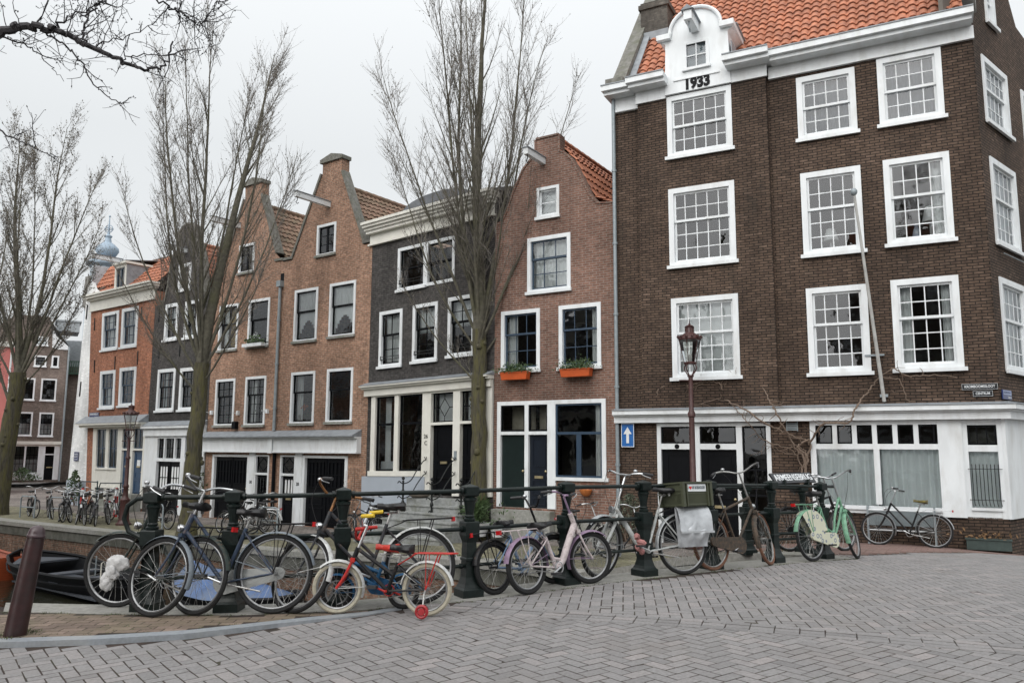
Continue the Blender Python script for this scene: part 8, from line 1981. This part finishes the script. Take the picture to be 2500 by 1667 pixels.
# the main bough runs nearly across the view, sagging to the right
bough([(-8.4, 4.9, 4.6), (-6.8, 6.3, 5.1), (-5.9, 6.95, 5.25), (-5.37, 7.2, 5.33), (-4.97, 7.25, 5.54), (-4.83, 7.3, 5.64), (-4.62, 7.35, 5.65), (-4.43, 7.4, 5.63), (-4.23, 7.45, 5.53), (-3.95, 7.5, 5.43), (-3.76, 7.55, 5.35), (-3.55, 7.6, 5.38), (-3.48, 7.65, 5.68)], 0.06, 0.008, 26, 0.5, 1.6)
bough([(-4.2, 7.4, 5.51), (-4.28, 7.43, 5.67), (-4.24, 7.46, 5.87), (-4.16, 7.49, 6.01), (-4.05, 7.52, 6.3)], 0.013, 0.006, 12, 0.45, 1.8)
bough([(-4.52, 7.4, 5.66), (-4.52, 7.43, 5.77), (-4.29, 7.46, 5.9), (-4.0, 7.49, 6.1)], 0.012, 0.005, 10, 0.4, 1.6)
bough([(-4.63, 7.37, 5.64), (-4.42, 7.4, 5.51), (-4.26, 7.4, 5.33), (-4.12, 7.4, 5.12), (-3.95, 7.4, 4.97), (-3.8, 7.4, 4.91)], 0.010, 0.004, 8, 0.3)
bough([(-5.02, 7.25, 5.52), (-4.79, 7.4, 5.5), (-4.59, 7.4, 5.32), (-4.42, 7.4, 5.16)], 0.009, 0.0025, 6, 0.3)
bough([(-6.8, 6.2, 4.2), (-5.6, 7.2, 4.8), (-5.15, 7.4, 4.71), (-4.99, 7.4, 4.63), (-4.81, 7.4, 4.52), (-4.64, 7.4, 4.45), (-4.41, 7.4, 4.34)], 0.013, 0.004, 10, 0.35)
bough([(-3.9, 7.7, 6.6), (-3.63, 7.6, 6.11), (-3.48, 7.6, 6.02), (-3.35, 7.6, 5.94), (-3.23, 7.6, 5.86), (-3.11, 7.6, 5.92), (-3.01, 7.6, 6.08)], 0.011, 0.005, 22, 0.4, 2.4)
bough([(-3.95, 7.5, 5.42), (-3.72, 7.5, 5.46), (-3.4, 7.5, 5.46), (-3.11, 7.5, 5.52)], 0.007, 0.003, 8, 0.25)
bough([(-4.17, 7.45, 5.52), (-3.86, 7.45, 5.63), (-3.56, 7.45, 5.76)], 0.007, 0.003, 6, 0.25)
bough([(-8.0, 5.5, 6.6), (-6.4, 7.0, 6.6), (-5.2, 7.6, 6.4), (-4.6, 7.8, 6.35), (-4.1, 7.9, 6.4)], 0.03, 0.006, 22, 0.5, 1.6)
bo.build('boughs', BOUGH, r, True); tw.build('twigs', BOUGH, r)
# ------------------------------------------------------------------ houses on the near bank, outside the frame: the windows opposite mirror them
def opposite(H, x, y, face, label):
    c = copy_tree(H.root); c.location = (x, y, H.zb); c.rotation_euler = (0, 0, face); c['label'] = label
    if 'group' in c: del c['group']
    return c
a0 = H_a = math.atan2(-0.588, 0.809) + PI
opposite(HD, -24.0, 12.5, a0, 'tall dark brick house on the near bank beyond the left edge, mirrored in the windows')
opposite(HC, -31.0, 17.5, a0, 'black brick cornice house on the near bank far beyond the left edge')
opposite(HR, -36.0, 21.5, a0, 'brown gabled house on the near bank far beyond the left edge')
opposite(HC, -17.5, 7.2, a0, 'black brick cornice house on the near bank beside the tall dark one')
opposite(HB, -13.0, 3.6, a0, 'red-brown spout gable house on the near bank at the bridge foot')
a1 = PI - R(20)
opposite(HD, -1.0, -13.5, a1, 'tall dark brick house behind the camera, mirrored in the corner house windows')
opposite(HC, 4.6, -15.5, a1, 'black brick cornice house behind the camera')
opposite(HD, 14.0, -18.5, a1, 'tall dark brick house behind the camera to the right')

# bare elms of the near bank, also only mirrored
def near_elm(src, x, y, a, label):
    c = copy_tree(src); c.location = (x, y, zground(x, y) if x > -6 else -0.6); c.rotation_euler = (0, 0, a); c['label'] = label; return c
near_elm(ELM, -3.0, -6.5, 1.0, 'bare elm behind the camera, mirrored in the corner house windows')
near_elm(ELM, 5.5, -8.5, 2.4, 'bare elm behind the camera to the right, mirrored in the windows')
near_elm(ELM2, -13.5, 7.6, 0.6, 'bare elm on the near bank beyond the left edge, mirrored in the windows')
near_elm(ELM2, -20.5, 13.5, 2.0, 'bare elm further along the near bank beyond the left edge')
